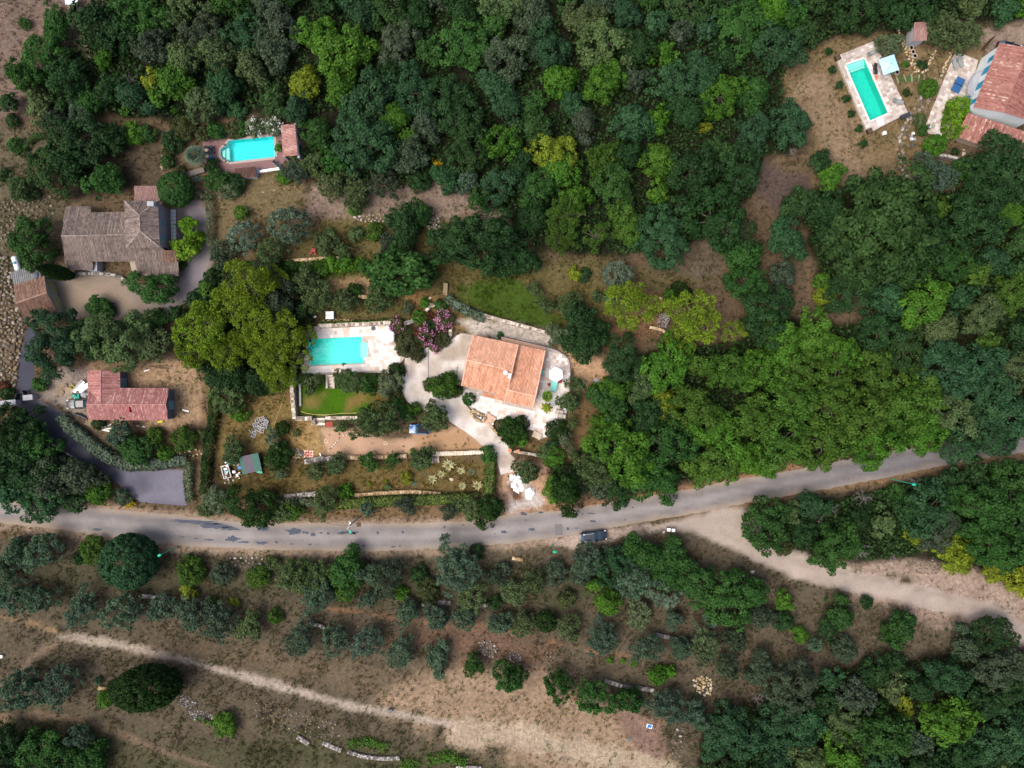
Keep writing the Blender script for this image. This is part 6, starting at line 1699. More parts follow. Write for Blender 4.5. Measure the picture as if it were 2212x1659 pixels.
# ------------------------------------------------------------------ lamps, pole, gates
def lamp(label, bx, by, hx, hy, h, arm=(0, -1), green=True):
    b, hd = V3(bx, by, 0), V3(hx, hy, h)
    t = thing('street_lamp', label, 'street lamp', b.to_tuple(), 0, 'green street lamps along the road')
    top = Vector((b.x + (hd.x - b.x) * .3, b.y + (hd.y - b.y) * .3, h - .3))
    mb = MB(); mb.tube([b, Vector((b.x, b.y, h - .5))], [.09, .06], 8); mb.build('pole', M['green'] if green else M['metal'], t)
    mb = MB(); mb.tube([(b.x, b.y, h - .5), top, hd], [.05, .04, .035], 6); mb.build('arm', M['green'] if green else M['white'], t)
    mb = MB(); d = (hd - Vector((b.x, b.y, h))); an = math.atan2(d.y, d.x) if d.length > .2 else 0
    vs = MB(); mb.lathe([(.0, .16), (.14, .13), (.24, .04), (.26, -.06), (.22, -.1), (0, -.1)], 12, (0, 0, 0))
    mb.v = [(x * 1.5, y * .95, z) for x, y, z in mb.v]
    R = Matrix.Rotation(an, 3, 'Z'); mb.v = [tuple(R @ Vector(p) + hd) for p in mb.v]
    mb.build('lamp_head', M['green'], t)
    return t
lamp('green street lamp left of the big round bush below the road', 382.5, 1181, 344.5, 1199.5, 6.0)
lamp('green street lamp on the verge left of the dark parked car', 1193.5, 1177, 1198.5, 1192, 5.2)
lamp('green street lamp at the right roadside among bare trees', 1926.5, 1034.5, 1975, 1046.5, 7.0)
b = V3(776, 1117, 0)
t = thing('concrete_pole', 'concrete utility pole with a green lamp at the road edge', 'utility pole', b.to_tuple())
mb = MB(); mb.box((b.x, b.y, 4.0), (.42, .28, 8.0), .6, .5, .55); mb.build('pole', M['wallgrey'], t)
top = Vector((b.x, b.y, 7.7)); hd = V3(757.5, 1149, 7.6)
mb = MB(); mb.tube([top, top + Vector((-.3, -.5, .3)), hd], .03, 6); mb.tube([top, top + Vector((0, .9, .2))], .03, 5); mb.build('arm', M['white'], t)
mb = MB(); mb.lathe([(0, .16), (.16, .13), (.27, .03), (.27, -.08), (0, -.1)], 12, hd); mb.build('lamp_head', M['green'], t)
mb = MB(); mb.box((b.x - .1, b.y + .2, 6.4), (.3, .25, .5)); mb.build('junction_box', M['metal'], t)
mb = MB(); mb.tube([top, V3(720, 1133, 6.9), V3(690, 1128, 6.2)], .03, 5); mb.build('cable', M['black'], t)
mb = MB(); mb.tube([V3(302,1085,.7), V3(350,1089,.6), V3(404,1093,.7)], .03, 5); mb.box((*V(302,1085), .4), (.12, .12, .8)); mb.box((*V(404,1093), .4), (.12, .12, .8))
tag(mb.build('chain_barrier', M['black']), 'thin dark chain strung across the mouth of the parking bay', 'barrier')
# entrance gate on the left drive
for (x, y, w, lb) in ((24, 870, 2.6, 'whitish gate pillar and wall end left of the dark drive'), (66, 858.5, 1.6, 'whitish gate pillar right of the dark drive, under ivy')):
    c = V3(x, y, .9); mb = MB(); mb.box((c.x, c.y, .8), (w, .8, 1.6), .1); mb.box((c.x, c.y, 1.65), (w + .15, .95, .1), .1)
    tag(mb.build('gate_pillar', M['wallgrey']), lb, 'pillar')
for (a, b_, lb) in (((41,868),(47,850),'dark metal gate leaf left of the drive, standing open'), ((65,856),(58,843),'dark metal gate leaf right of the drive, standing open')):
    A, B = V3(*a), V3(*b_); d = B - A; t = thing('gate', lb, 'gate', A.to_tuple()); mb = MB()
    for z in (.2, .8, 1.4): mb.tube([A + Vector((0, 0, z)), B + Vector((0, 0, z))], .05, 5)
    mb.build('gate_frame', M['black'], t)
    for k in range(6):
        p = A + d * (k + .5) / 6; mb = MB(); mb.box((p.x, p.y, .8), (d.length / 6 * .9, .05, 1.3), math.atan2(d.y, d.x)); mb.build('board', M['black'], t)
for (x, y, lb) in ((1101.5,971.5,'brick gate pillar nearest the concrete drive'), (1118.5,973,'brick gate pillar right of the footpath opening')):
    c = V3(x, y, 0); t = thing('gate_pillar', lb, 'pillar', c.to_tuple()); mb = MB(); mb.box((c.x, c.y, .8), (.45, .45, 1.6), .1); mb.build('shaft', M['terra'], t)
    mb = MB(); mb.box((c.x, c.y, 1.66), (.6, .6, .12), .1); mb.build('cap', M['terra'], t)
mb = MB()
for z in (.3, .7, 1.1): mb.tube([V3(1104, 972, 0) + Vector((0, 0, z)), V3(1116, 973, 0) + Vector((0, 0, z))], .03, 5)
tag(mb.build('small_gate', M['black']), 'low dark gate between the two brick pillars', 'gate')

# ---- railing round the patio
path = [(1082,726),(1110,732),(1145,740),(1180,748.5),(1196,753),(1209,759),(1220,767),(1229,775),(1232,786),(1233,797),(1232.5,818),(1231.5,842)]
c = V3(1190, 790, 0); t = thing('railing', 'dark blue metal railing curving around the house patio', 'railing', c.to_tuple())
pts = [V3(px, py, 1.0) for px, py in path]
for dz, nm in ((0, 'top_rail'), (-.45, 'middle_rail'), (-.85, 'bottom_rail')):
    mb = MB(); mb.tube([p + Vector((0, 0, dz)) for p in pts], .035 if dz == 0 else .022, 6); mb.build(nm, M['steel'], t)
for p in pts:
    mb = MB(); mb.tube([(p.x, p.y, .05), (p.x, p.y, 1.0)], .035, 6); mb.build('post', M['steel'], t)
for x, y, lb in ((1039,901.6,'white globe lamp in the planter left of the steps'), (1065,914.9,'white globe lamp in the planter right of the steps')):
    c = V3(x, y, 0); t = thing('globe_lamp', lb, 'lamp', c.to_tuple()); mb = MB(); mb.tube([(c.x, c.y, 0), (c.x, c.y, .9)], .04, 6); mb.build('stem', M['black'], t)
    mb = MB(); mb.lathe([(.0, -.2), (.14, -.15), (.2, 0), (.14, .15), (0, .2)], 14, (c.x, c.y, 1.05)); mb.build('globe', M['globe'], t, smooth=True)

# ------------------------------------------------------------------ garden furniture
def parasol(label, x, y, r, sides, rot, m, h=2.4, name='parasol', z0=0.05):
    wx, wy = V(x, y, h)
    t = thing(name, label, 'parasol', (wx, wy, z0), 0)
    R = r / PXM; mb = MB(); mb.tube([(0, 0, 0), (0, 0, h + .05)], .03, 8); mb.build('pole', M['metal'], t, False)
    mb = MB(); mb.lathe([(.32, 0), (.32, .08), (.08, .12)], 14); mb.build('base', M['wallgrey'], t, False)
    pk = (0, 0, h + .35 - z0)
    rim = [(R * math.cos(rot + 2 * math.pi * k / sides), R * math.sin(rot + 2 * math.pi * k / sides), h - .12 - z0) for k in range(sides)]
    for k in range(sides):
        a, b_ = Vector(rim[k]), Vector(rim[(k + 1) % sides]); md = (a + b_) / 2 * .985; md.z = a.z + .02
        p = Vector(pk); mb = MB()
        q1, q2 = p.lerp(a, .5) + Vector((0, 0, -.03)), p.lerp(b_, .5) + Vector((0, 0, -.03))
        mb.face([p, q1, q2]); mb.face([q1, a, md, b_, q2])
        mb.face([a, a - Vector((0, 0, .12)), md - Vector((0, 0, .12)), md]); mb.face([md, md - Vector((0, 0, .12)), b_ - Vector((0, 0, .12)), b_])
        mb.build('canopy_panel', m, t, False)
    for k in range(sides):
        mb = MB(); mb.tube([pk, rim[k]], .012, 4); mb.build('rib', M['metal'], t, False)
    mb = MB(); mb.lathe([(.05, 0), (.05, .06), (0, .1)], 8, pk); mb.build('finial', M['metal'], t, False)
    return t
parasol('white hexagonal parasol beside the pink flowers at the pool', 835, 726.4, 16.8, 6, math.pi / 2, M['canvas'], 2.4)
parasol('white hexagonal parasol over the patio table by the railing', 1201, 809, 16.6, 6, math.pi / 2 + .06, M['canvas'], 2.4)
parasol('square pale blue parasol over chairs at the narrow pool', 1921, 139, 24.5, 4, math.pi / 4 + .33, M['bluecanvas'], 2.9, z0=.5)

def table(label, x, y, l, w, h, ang, top, leg=M['metal'], name='table', z0=.09):
    t = thing(name, label, 'table', (*V(x, y, h), z0), ang)
    mb = MB(); mb.box((0, 0, h), (l, w, .05)); mb.build('table_top', top, t, False)
    for sx in (-1, 1):
        for sy in (-1, 1):
            mb = MB(); mb.box((sx * (l / 2 - .08), sy * (w / 2 - .08), h / 2), (.06, .06, h)); mb.build('leg', leg, t, False)
    return t
def chair(label, x, y, ang, m, z0=.09, group=None, leg=M['metal'], sc=1.0):
    t = thing('garden_chair', label, 'chair', (*V(x, y, .5), z0), ang, group)
    mb = MB(); mb.box((0, 0, .45), (.5, .5, .06)); mb.build('seat', m, t, False)
    mb = MB(); mb.box((-.25, 0, .75), (.05, .5, .6), ry=-.15); mb.build('backrest', m, t, False)
    for sx in (-1, 1):
        for sy in (-1, 1):
            mb = MB(); mb.box((sx * .21, sy * .21, .22), (.04, .04, .45)); mb.build('leg', leg, t, False)
    t.scale = (sc, sc, 1)
    return t
def lounger(label, x, y, ang, m, z0=.09, L=1.95, W=.65, stripes=None, group=None, back=.45, frame=M['metal'], curved=False):
    t = thing('sun_lounger', label, 'sun lounger', (*V(x, y, .4 + z0), z0), ang, group)
    mb = MB()
    for sy in (-1, 1): mb.box((0, sy * W / 2, .28), (L, .05, .05))
    for sx in (-.4, 0, .4): mb.box((sx * L, 0, .28), (.05, W, .05))
    mb.build('frame', frame, t, False)
    for sx in (-1, 1):
        for sy in (-1, 1):
            mb = MB(); mb.box((sx * L * .4, sy * W / 2, .14), (.05, .05, .28)); mb.build('leg', frame, t, False)
    prof = [(-L / 2, .30 + back), (-L * .16, .36), (0, .34), (L * .2, .36 + (.18 if curved else 0)), (L / 2, .34)]
    n = 7 if stripes else 1
    for k in range(n):
        y0, y1 = -W / 2 + W * k / n + .012, -W / 2 + W * (k + 1) / n
        mb = MB()
        vs = [(a, y, b + dz) for a, b in prof for (y, dz) in ((y0, 0), (y1, 0), (y1, .06), (y0, .06))]
        fs = []
        for i in range(len(prof) - 1):
            for j in range(4): fs.append((i * 4 + j, i * 4 + (j + 1) % 4, (i + 1) * 4 + (j + 1) % 4, (i + 1) * 4 + j))
        fs += [(3, 2, 1, 0), tuple(len(vs) - 4 + j for j in range(4))]
        mb.add(vs, fs); mb.build('cushion' if n == 1 else 'cushion_stripe', m if not stripes or k % 2 == 0 else stripes, t, False)
    return t
M['stripe'] = mat('grey_green_cloth', s(112, 122, 120), .85, .1, 5); M['stripe2'] = mat('pale_stripe_cloth', s(168, 176, 176), .85, .08, 5)
# patio
table('patio table under the white parasol with turquoise cloth', 1196.5, 833.7, 1.1, 1.9, .75, -.2, M['teal'])
for x, y, a, lb in ((1186,830.5,0,'dark red garden chair left of the turquoise table'), (1208.7,824.5,3.14,'dark red garden chair right of the turquoise table')):
    chair(lb, x, y, a, M['red'])
lounger('narrow turquoise bench against the orange roofed house wall', 1171.9, 804.7, 1.37, M['teal'], .09, .85, .34, None, None, .05)
for k, (x, y, lb) in enumerate(((1209,890,'dark metal garden bench at the patio corner, upper one'), (1214,899,'dark metal garden bench at the patio corner, lower one'))):
    t = thing('metal_bench', lb, 'bench', (*V(x, y, .4), .09), -.22)
    mb = MB()
    for sy in (-.4, 0, .4): mb.tube([(-.7, sy, .42), (.7, sy, .42)], .03, 5)
    for sx in (-.7, 0, .7): mb.tube([(sx, -.4, .42), (sx, .4, .42)], .03, 5); mb.tube([(sx, .4, .42), (sx, .45, .9)], .03, 5)
    mb.tube([(-.7, .45, .9), (.7, .45, .9)], .03, 5); mb.build('frame', M['black'], t, False)
    for sx in (-.35, .35): mb = MB(); mb.box((sx, 0, .46), (.6, .7, .05)); mb.build('cushion', M['mortar'], t, False)
    for sx in (-.65, .65): mb = MB(); mb.tube([(sx, 0, 0), (sx, 0, .42)], .03, 5); mb.build('leg', M['black'], t, False)
# upper garden pool
lounger('grey striped sun lounger at the top end of the narrow pool', 1884, 113.7, math.radians(29), M['stripe'], zt + .05, 2.0, .65, M['stripe2'])
lounger('black wave shaped lounger beside the square blue parasol', 1891, 149, math.radians(-84), M['black'], zt + .05, 1.8, .6, None, None, .4, M['black'], True)
lounger('grey striped sun lounger near the lower right terrace edge', 1940, 219, math.radians(-14), M['stripe'], zt + .05, 2.0, .7, M['stripe2'])
lounger('grey striped lounger on the stone terrace, left of the pair', 2063, 138, math.radians(-72), M['stripe'], .17, 1.9, .65, M['stripe2'])
lounger('grey striped lounger on the stone terrace, right of the pair', 2074.5, 134, math.radians(-68), M['stripe'], .17, 1.9, .65, M['stripe2'])
for x, y, a, m_, lb in ((1900.5,131,.3,'dark','dark chair at the upper left corner of blue parasol'), (1902.5,145.5,.3,'metal','pale grey chair left of the blue parasol'), (1908,155,.3,'grey','grey chair lower left of the blue parasol'), (1924,158,1.9,'greenp','pale green chair below the blue parasol'), (1909,160,1.9,'grey','grey chair at the lower corner under blue parasol')):
    chair(lb, x, y, a, M[m_], zt + .05)
table('garden table hidden under the square blue parasol', 1919, 141, 1.8, 1.0, .75, .35, M['timber'], z0=zt + .05)
t = thing('ring_float', 'white swim ring lying at the pool edge by black lounger', 'swim ring', (*V(1877.8, 142.2, .6), zt + .05))
mb = MB(); R0, r0 = .28, .1
vs = [((R0 + r0 * math.cos(b)) * math.cos(a), (R0 + r0 * math.cos(b)) * math.sin(a), r0 + r0 * math.sin(b)) for a in [6.2832 * i / 16 for i in range(16)] for b in [6.2832 * j / 8 for j in range(8)]]
mb.add(vs, [(i * 8 + j, ((i + 1) % 16) * 8 + j, ((i + 1) % 16) * 8 + (j + 1) % 8, i * 8 + (j + 1) % 8) for i in range(16) for j in range(8)]); mb.build('ring', M['globe'], t, False)
mb = MB(); mb.box((*V(1902, 263, .6), zt + .09), (1.15, 1.3, .06), .35); tag(mb.build('white_board', M['white']), 'white board lying at the lower end of the narrow pool', 'board')
mb = MB(); mb.box((*V(1891.5, 168.5, .6), zt + .06), (.7, 1.2, .04), -.6); tag(mb.build('brown_mat', M['terra']), 'brown mat on the terrace below the black lounger', 'mat')
t = thing('storage_bench', 'black storage bench at the lower right corner of raised terrace', 'bench', (*V(1954, 251, .7), zt + .05), .38)
mb = MB(); mb.box((0, 0, .25), (1.6, .6, .5)); mb.build('box', M['black'], t, False); mb = MB(); mb.box((0, 0, .53), (1.7, .7, .06)); mb.build('lid', M['dark'], t, False)
for x, y, lb in ((1810,125.5,'black planter box at the upper left terrace corner'), (1893,89,'black planter box at the top terrace corner'), (1878,283,'black planter box at the bottom terrace corner')):
    t = thing('planter_box', lb, 'planter', (*V(x, y, .6), zt - .3), .38); mb = MB(); mb.box((0, 0, .3), (.85, .75, .6), 0, .5, 1.1); mb.build('box', M['black'], t, False)
    mb = MB(); mb.box((0, 0, .61), (.8, .7, .04)); mb.build('soil', M['timberdk'], t, False)
mb = MB(); mb.box((*V(1907.5,289.5), .3), (.5, .5, .6), .3); mb.box((*V(1907.5,289.5), .62), (.6, .6, .06), .3); tag(mb.build('white_box', M['white']), 'small white box on the grass below the raised terrace', 'box')
# table tennis
t = thing('table_tennis_table', 'blue table tennis table on the stone terrace', 'table tennis table', (*V(2068.8, 184, .8), .17), math.radians(-26))
for sy in (-1, 1): mb = MB(); mb.box((0, sy * .69, .76), (1.5, 1.35, .04)); mb.build('table_half', M['ttblue'] if 'ttblue' in M else mat('table_blue', s(38, 84, 132, 1), .5, .06), t, False)
mb = MB(); mb.box((0, 0, .86), (1.8, .02, .15)); mb.build('net', M['black'], t, False)
for sx in (-1, 1):
    for sy in (-1, 1): mb = MB(); mb.box((sx * .55, sy * .9, .37), (.07, .07, .74)); mb.build('leg', M['black'], t, False)
# timber path
t = thing('sleeper_path', 'curving garden path of timber sleepers with grass between', 'path', (*V(1985, 170), 0))
for k, (x, y, a) in enumerate([(1938,173,-1.2),(1954,169,-1.3),(1969,168,-1.5),(1984,169,-1.75),(1995,171,-1.85),(2003,172.5,-1.85),(2007,174,-1.8),(2011,175,-1.8),(2015,176,-1.8),(2019,177,-1.8),(2023,178,-1.8),(2027,179,-1.8),(2031,180,-1.8)]):
    c = V3(x, y); mb = MB(); mb.box((c.x, c.y, .06), (1.4, .24, .12), a, random.random()); mb.build('sleeper', M['timber'], t)
mb = MB(); mb.face([V3(1934,166,.03), V3(1938,180,.03), V3(1955,178,.03), V3(1975,176,.03), V3(1998,180,.03), V3(2001,166,.03), V3(1982,161,.03), V3(1955,161,.03)]); mb.build('turf', mat('green_turf', s(62, 92, 50), .9, .15, 4), t)
for x, y, lb in ((1966.5,105,'round planter ring beside the stone line, top of three'), (1970.5,113.7,'round planter ring beside the stone line, middle of three'), (1974.5,122.5,'round planter ring beside the stone line, bottom of three'), (1936,158,'round planter pot below the square blue parasol')):
    t = thing('planter_ring', lb, 'planter', (*V(x, y), 0)); mb = MB(); mb.lathe([(.42, 0), (.42, .4), (.32, .4), (.32, .3)], 10); mb.build('ring', M['mortar'], t, False); mb = MB(); mb.lathe([(.32, .3), (0, .3)], 10); mb.build('soil', M['timberdk'], t, False)
# brown trellis panel by the drive
A, B = V3(2117, 110, 0), V3(2137, 86, 0)
t = thing('timber_gate', 'tall brown timber gate panel behind the stone terrace', 'gate', A.to_tuple()); d = B - A
for k in range(8):
    p = A + d * (k + .5) / 8; mb = MB(); mb.box((p.x, p.y, 1.0), (d.length / 8 * .92, .06, 2.0), math.atan2(d.y, d.x)); mb.build('board', M['timberdk'], t)
# courtyard wall and paving below the white house
mb = MB(); mb.face([V3(1984,357,.02), V3(1972,362,.02), V3(1990,395,.02), V3(2012,418,.02), V3(2020,412,.02), V3(2002,384,.02), V3(2000,368,.02), V3(2040,352,.02), V3(2052,360,.02), V3(2022,380,.02), V3(2028,388,.02), V3(2056,364,.02), V3(2052,356,.02), V3(2030,349,.02)])
tag(mb.build('courtyard_paving', M['mortar']), kind='structure')
stone_wall('retaining_wall', [(1969,361),(1990,348),(2012,340),(2040,343),(2072,352)], .35, 1.6, SD, 'dark retaining wall curving above the small paved courtyard', 61)
mb = MB(); mb.face([V3(2080,322,.02), V3(2096,326,.02), V3(2090,350,.02), V3(2076,348,.02)]); tag(mb.build('porch_paving', M['mortar']), kind='structure')
# pile of folded chairs
for k, (x, y, a, m_, lb) in enumerate([(1968,293,.4,'metal','grey blue folded seat on the slope, top left of the pile'), (1973,288,.4,'white','white folded seat on the slope, top of the pile'), (1969.5,300,.3,'white','white framed seat in the middle of the slope pile'), (1976,301,.2,'metal','pale seat beside the round bush on the slope pile'), (1970,313,.5,'grey','grey seat at the lower end of the slope pile')]):
    chair(lb, x, y, a, M[m_], .0)
# upper left pool
for x, y, a, lb in ((450,318.3,0.0,'dark grey sun lounger, top of three by fan palm'), (452,329,-.08,'dark grey sun lounger, middle of three by fan palm'), (456,343,.1,'dark lounger with towels, bottom of three by fan palm')):
    lounger(lb, x, y, math.pi + a, M['dark'], .03, 1.75, .6)
lounger('dark sun lounger at the lower right of the round ended pool', 600, 356.5, math.radians(-45), M['dark'], .03, 1.9, .62)
for x, y, lb in ((446,324.4,'cream cube table between the upper dark loungers'), (448,337.7,'cream cube table between the lower dark loungers')):
    t = thing('side_table', lb, 'table', (*V(x, y, .4), .03)); mb = MB(); mb.box((0, 0, .4), (.46, .46, .06)); mb.build('table_top', mat('cream_table', s(214, 192, 150), .6, .06), t, False)
    for sx in (-.18, .18):
        for sy in (-.18, .18): mb = MB(); mb.box((sx, sy, .2), (.05, .05, .4)); mb.build('leg', M['timber'], t, False)
c = V3(462, 328, 0); t = thing('closed_parasol', 'closed dark parasol standing beside the grey loungers', 'parasol', c.to_tuple())
mb = MB(); mb.lathe([(.3, 0), (.3, .1), (.06, .14)], 14, c); mb.build('base', M['black'], t); mb = MB(); mb.lathe([(.03, .1), (.04, .8), (.2, .9), (.13, 1.8), (.03, 2.5)], 9, c); mb.build('folded_canopy', M['dark'], t)
chair('dark framed garden chair at the lower left of the brick terrace', 452.6, 361, .8, M['dark'], .03, None, M['black'], 1.4)
mb = MB(); mb.prism([V(559,368,.4), V(602,361.5,.4), V(604,366.5,.4), V(561,373,.4)], 0, .45); tag(mb.build('white_bench', M['white']), 'long white bench wall below the round ended pool', 'bench')
mb = MB(); mb.box((*V(608,363.5,.2), .2), (.7, .45, .35), .3, .5, .8); tag(mb.build('blue_float', M['bluep']), 'folded blue pool float beside the lower right lounger', 'pool float')
mb = MB(); mb.box((*V(456,339,.5), .5), (.6, .4, .2), .4, .5, .7); tag(mb.build('blue_towel', M['bluep']), 'crumpled blue towel on the bottom dark lounger', 'towel')
for x, y, lb in ((595.8,304.5,'white skimmer cap at the pool end, upper'), (598.5,328,'white skimmer cap at the pool end, lower')):
    mb = MB(); mb.lathe([(.15, 0), (.15, .04), (0, .05)], 10, (*V(x, y), .03)); tag(mb.build('skimmer_cap', M['white']), lb, 'pool fitting')
# gas tank
t = thing('gas_tank', 'white horizontal gas tank beside the grey lean-to', 'gas tank', (*V(35, 569, .8), 0), math.radians(-73))
mb = MB(); mb.tube([(-1.35, 0, .75), (-1.25, 0, .75), (-1.05, 0, .75), (1.05, 0, .75), (1.25, 0, .75), (1.35, 0, .75)], [.2, .42, .55, .55, .42, .2], 18); mb.build('tank', M['cylw'], t, False, smooth=False)
mb = MB(); mb.lathe([(.26, 0), (.26, .14), (.1, .2)], 12, (0, 0, 1.26)); mb.build('valve_cover', M['shutterpale'], t, False)
for sx in (-.8, .8): mb = MB(); mb.box((sx, 0, .15), (.2, .8, .3)); mb.build('foot', M['wallgrey'], t, False)
# garden near the central pool
t = thing('double_sun_bed', 'pair of white sun beds pushed together above the pool wall', 'sun bed', (*V(712.7, 681, .4), .1), .0)
for sy in (-.36, .36):
    mb = MB(); mb.box((0, sy, .32), (1.5, .66, .08)); mb.build('bed', M['white'], t, False)
    mb = MB(); mb.box((.5, sy, .5), (.5, .62, .06), ry=-.4); mb.build('headrest', M['white'], t, False)
for sx in (-.6, .6):
    for sy in (-.6, .6): mb = MB(); mb.box((sx, sy, .15), (.06, .06, .3)); mb.build('leg', M['metal'], t, False)
mb = MB(); mb.lathe([(.0, .05), (.1, .05), (.16, .12), (.3, .12), (.4, .06), (.42, 0)], 16, (*V(806.6, 709.4), .1)); tag(mb.build('hose_coil', M['grey']), 'blue grey coil of pool hose under the pale terrace wall', 'hose')
table('small red garden table above the vegetable bed', 677, 541, .75, .65, .6, -.1, M['red'], M['red'], z0=.05)
for x, y, lb in ((672.5,548,'round red stool left of the red table'), (682,549.5,'round red stool below the red table'), (696,548,'round red stool right of the red table')):
    t = thing('stool', lb, 'stool', (*V(x, y), .05)); mb = MB(); mb.lathe([(.2, .36), (.2, .42), (0, .43)], 12); mb.build('seat', M['red'], t, False)
    for k in range(3): a = 2.1 * k; mb = MB(); mb.tube([(.15 * math.cos(a), .15 * math.sin(a), 0), (.12 * math.cos(a), .12 * math.sin(a), .36)], .02, 5); mb.build('leg', M['red'], t, False)
chair('white plastic chair at the edge of the yellow pines', 595, 599, 1.0, M['white'], 0)
chair('small white chair at the top left pool corner', 681, 684, 1.0, M['white'], 0, None, M['metal'], .7)
mb = MB(); mb.prism([V(646,830,.3), V(650,830,.3), V(651,877,.3), V(647,877,.3)], 0, .45); tag(mb.build('stone_bench', M['wallgrey']), 'long grey stone bench inside the left lawn wall', 'bench')
mb = MB(); mb.tube([V3(649,888,.05), V3(662,893,.05), V3(685,896,.05), V3(703,896.5,.05), V3(735,893,.05), V3(770,892,.05)], .05, 5); tag(mb.build('garden_hose', mat('yellow_hose', s(226, 214, 130), .5, .05)), 'thin yellow hose lying along the lawn bottom edge', 'hose')
mb = MB(); mb.tube([V3(616,849,.05), V3(606,880,.05), V3(592,920,.05)], .04, 5); tag(mb.build('rope', mat('straw_rope', s(200, 170, 110), .8, .1)), 'straw coloured rope across the dry slope left of lawn', 'rope')
# boules court
for k, (x, y, w) in enumerate([(710,974,1),(714,969,0),(718,965,1),(722.5,959.5,1),(726,956,1),(730.5,950.5,1),(733.5,946,0),(742,940,1),(749,939.5,1),(755.5,939,1),(762,938.5,0)]):
    mb = MB(); mb.lathe([(0, 0), (.09, .04), (.12, .12), (.09, .2), (0, .24)], 10, (*V(x, y), .01))
    tag(mb.build('ball', M['white'] if w else M['red']), ('small white ball' if w else 'small dark red ball') + ' lying in an arc on the sandy court', 'ball', 'white balls on the sandy court' if w else 'dark red balls on the sandy court')
for x, y, lb in ((704,953,'white hoop on the left end of the sandy court'), (832.8,957.5,'white hoop on the right part of the sandy court')):
    mb = MB(); mb.tube([V3(x, y, .05) + Vector((.29 * math.cos(6.2832 * k / 20), .29 * math.sin(6.2832 * k / 20), 0)) for k in range(21)], .04, 5); tag(mb.build('hoop', mat('cream_hoop', s(245, 240, 200), .5, .03)), lb, 'hoop')
mb = MB(); mb.box((*V(714.5,916.5), .03), (1.6, .8, .04)); tag(mb.build('red_mat', mat('faded_red_mat', s(150, 80, 65), .9, .2)), 'faded red mat beside the paved landing', 'mat'); mb = MB(); mb.box((*V(710.5,916.8), .07), (.5, .45, .08), .3, .5, .8); tag(mb.build('red_cloth', mat('bright_red_cloth', s(200, 40, 60), .9, .1)), 'crumpled bright red cloth on the faded mat', 'cloth')
# checked blanket
def checked():
    c = V3(667, 980.7); t = thing('picnic_blanket', 'red and white checked blanket on the rough grass', 'blanket', c.to_tuple(), -.04)
    pink = mat('pink_check', s(226, 140, 122), .9, .05); redc = mat('red_check', s(212, 84, 70), .9, .05); wh = mat('white_check', s(238, 226, 216), .9, .05)
    mb = MB(); n, m_ = 7, 5; L, W = 1.65, 1.25
    rd = random.Random(2); hz = [[rd.uniform(.02, .10) for j in range(m_ + 1)] for i in range(n + 1)]
    for i in range(n):
        for j in range(m_):
            mb.mi = (i % 2) + (j % 2)
            f = lambda a, b: (-L / 2 + L * a / n, -W / 2 + W * b / m_, hz[a][b])
            mb.face([f(i, j), f(i + 1, j), f(i + 1, j + 1), f(i, j + 1)])
    mb.build('cloth', [wh, pink, redc], t, False)
checked()
mb = MB(); mb.tube([V3(691,978.5,.12), V3(694,987,.12)], .12, 10); tag(mb.build('white_tube', M['white']), 'short white tube lying right of the checked blanket', 'tube')
mb = MB(); mb.box((*V(653,981), .05), (.9, .8, .08), .4, .5, .8); tag(mb.build('grey_cloth', M['grey']), 'crumpled grey cloth left of the checked blanket', 'cloth')
# trailer, table and odds by the shed
t = thing('trailer', 'open trailer with white rim full of junk beside striped shed', 'trailer', (*V(488.5, 1019, .7), 0), math.radians(-76))
mb = MB(); L, W = 2.25, 1.3; mb.box((0, 0, .45), (L, W, .06)); mb.build('bed', M['timberdk'], t, False)
for a, b, l, w in ((0, W / 2, L, .07), (0, -W / 2, L, .07), (L / 2, 0, .07, W), (-L / 2, 0, .07, W)):
    mb = MB(); mb.box((a, b, .65), (l, w, .4)); mb.build('side', M['white'], t, False)
for sy in (-1, 1): mb = MB(); mb.tube([(0, sy * (W / 2 + .12), .3), (0, sy * (W / 2 + .28), .3)], .3, 14); mb.build('wheel', M['rubber'], t, False)
mb = MB(); mb.tube([(L / 2, 0, .45), (L / 2 + .9, 0, .4)], .04, 5); mb.build('drawbar', M['metal'], t, False)
for k, (x, y, l, w, a, m_, nm, lb) in enumerate([(487,1013,.7,.4,.2,'white','white_bag','white bag on top of the load in the trailer'), (486,1024,1.3,.12,-1.4,'white','white_plank','white plank in the trailer, left one'), (490,1024,1.4,.12,-1.85,'white','white_plank','white plank in the trailer, right one'), (488,1026,.5,.4,-1.4,'terra','brick_block','brown block at the lower end of the trailer'), (480.5,1008.5,.7,.3,.2,'timber','timber_offcut','pale timber offcut at the top corner of trailer'), (490.3,1006,.5,.4,.3,'globe','white_tub','white tub at the top right corner of trailer'), (487.5,1020,.5,.5,.3,'teal','turquoise_bag','turquoise bag between the white planks in trailer')]):
    mb = MB(); mb.box((*V(x, y, .8), .72), (l, w, .22), a, .5, .85); tag(mb.build(nm, M[m_]), lb, nm.split('_')[1])
table('beige garden table between the trailer and striped shed', 510, 1000.5, 1.2, .8, .7, -.05, M['mortar'], M['timber'], z0=0)
mb = MB(); mb.lathe([(.22, 0), (.32, .18), (.29, .18), (.2, .03), (0, .03)], 14, (*V(512, 998.5, .75), .74)); tag(mb.build('wicker_basket', M['timber']), 'round wicker basket on the beige table', 'basket')
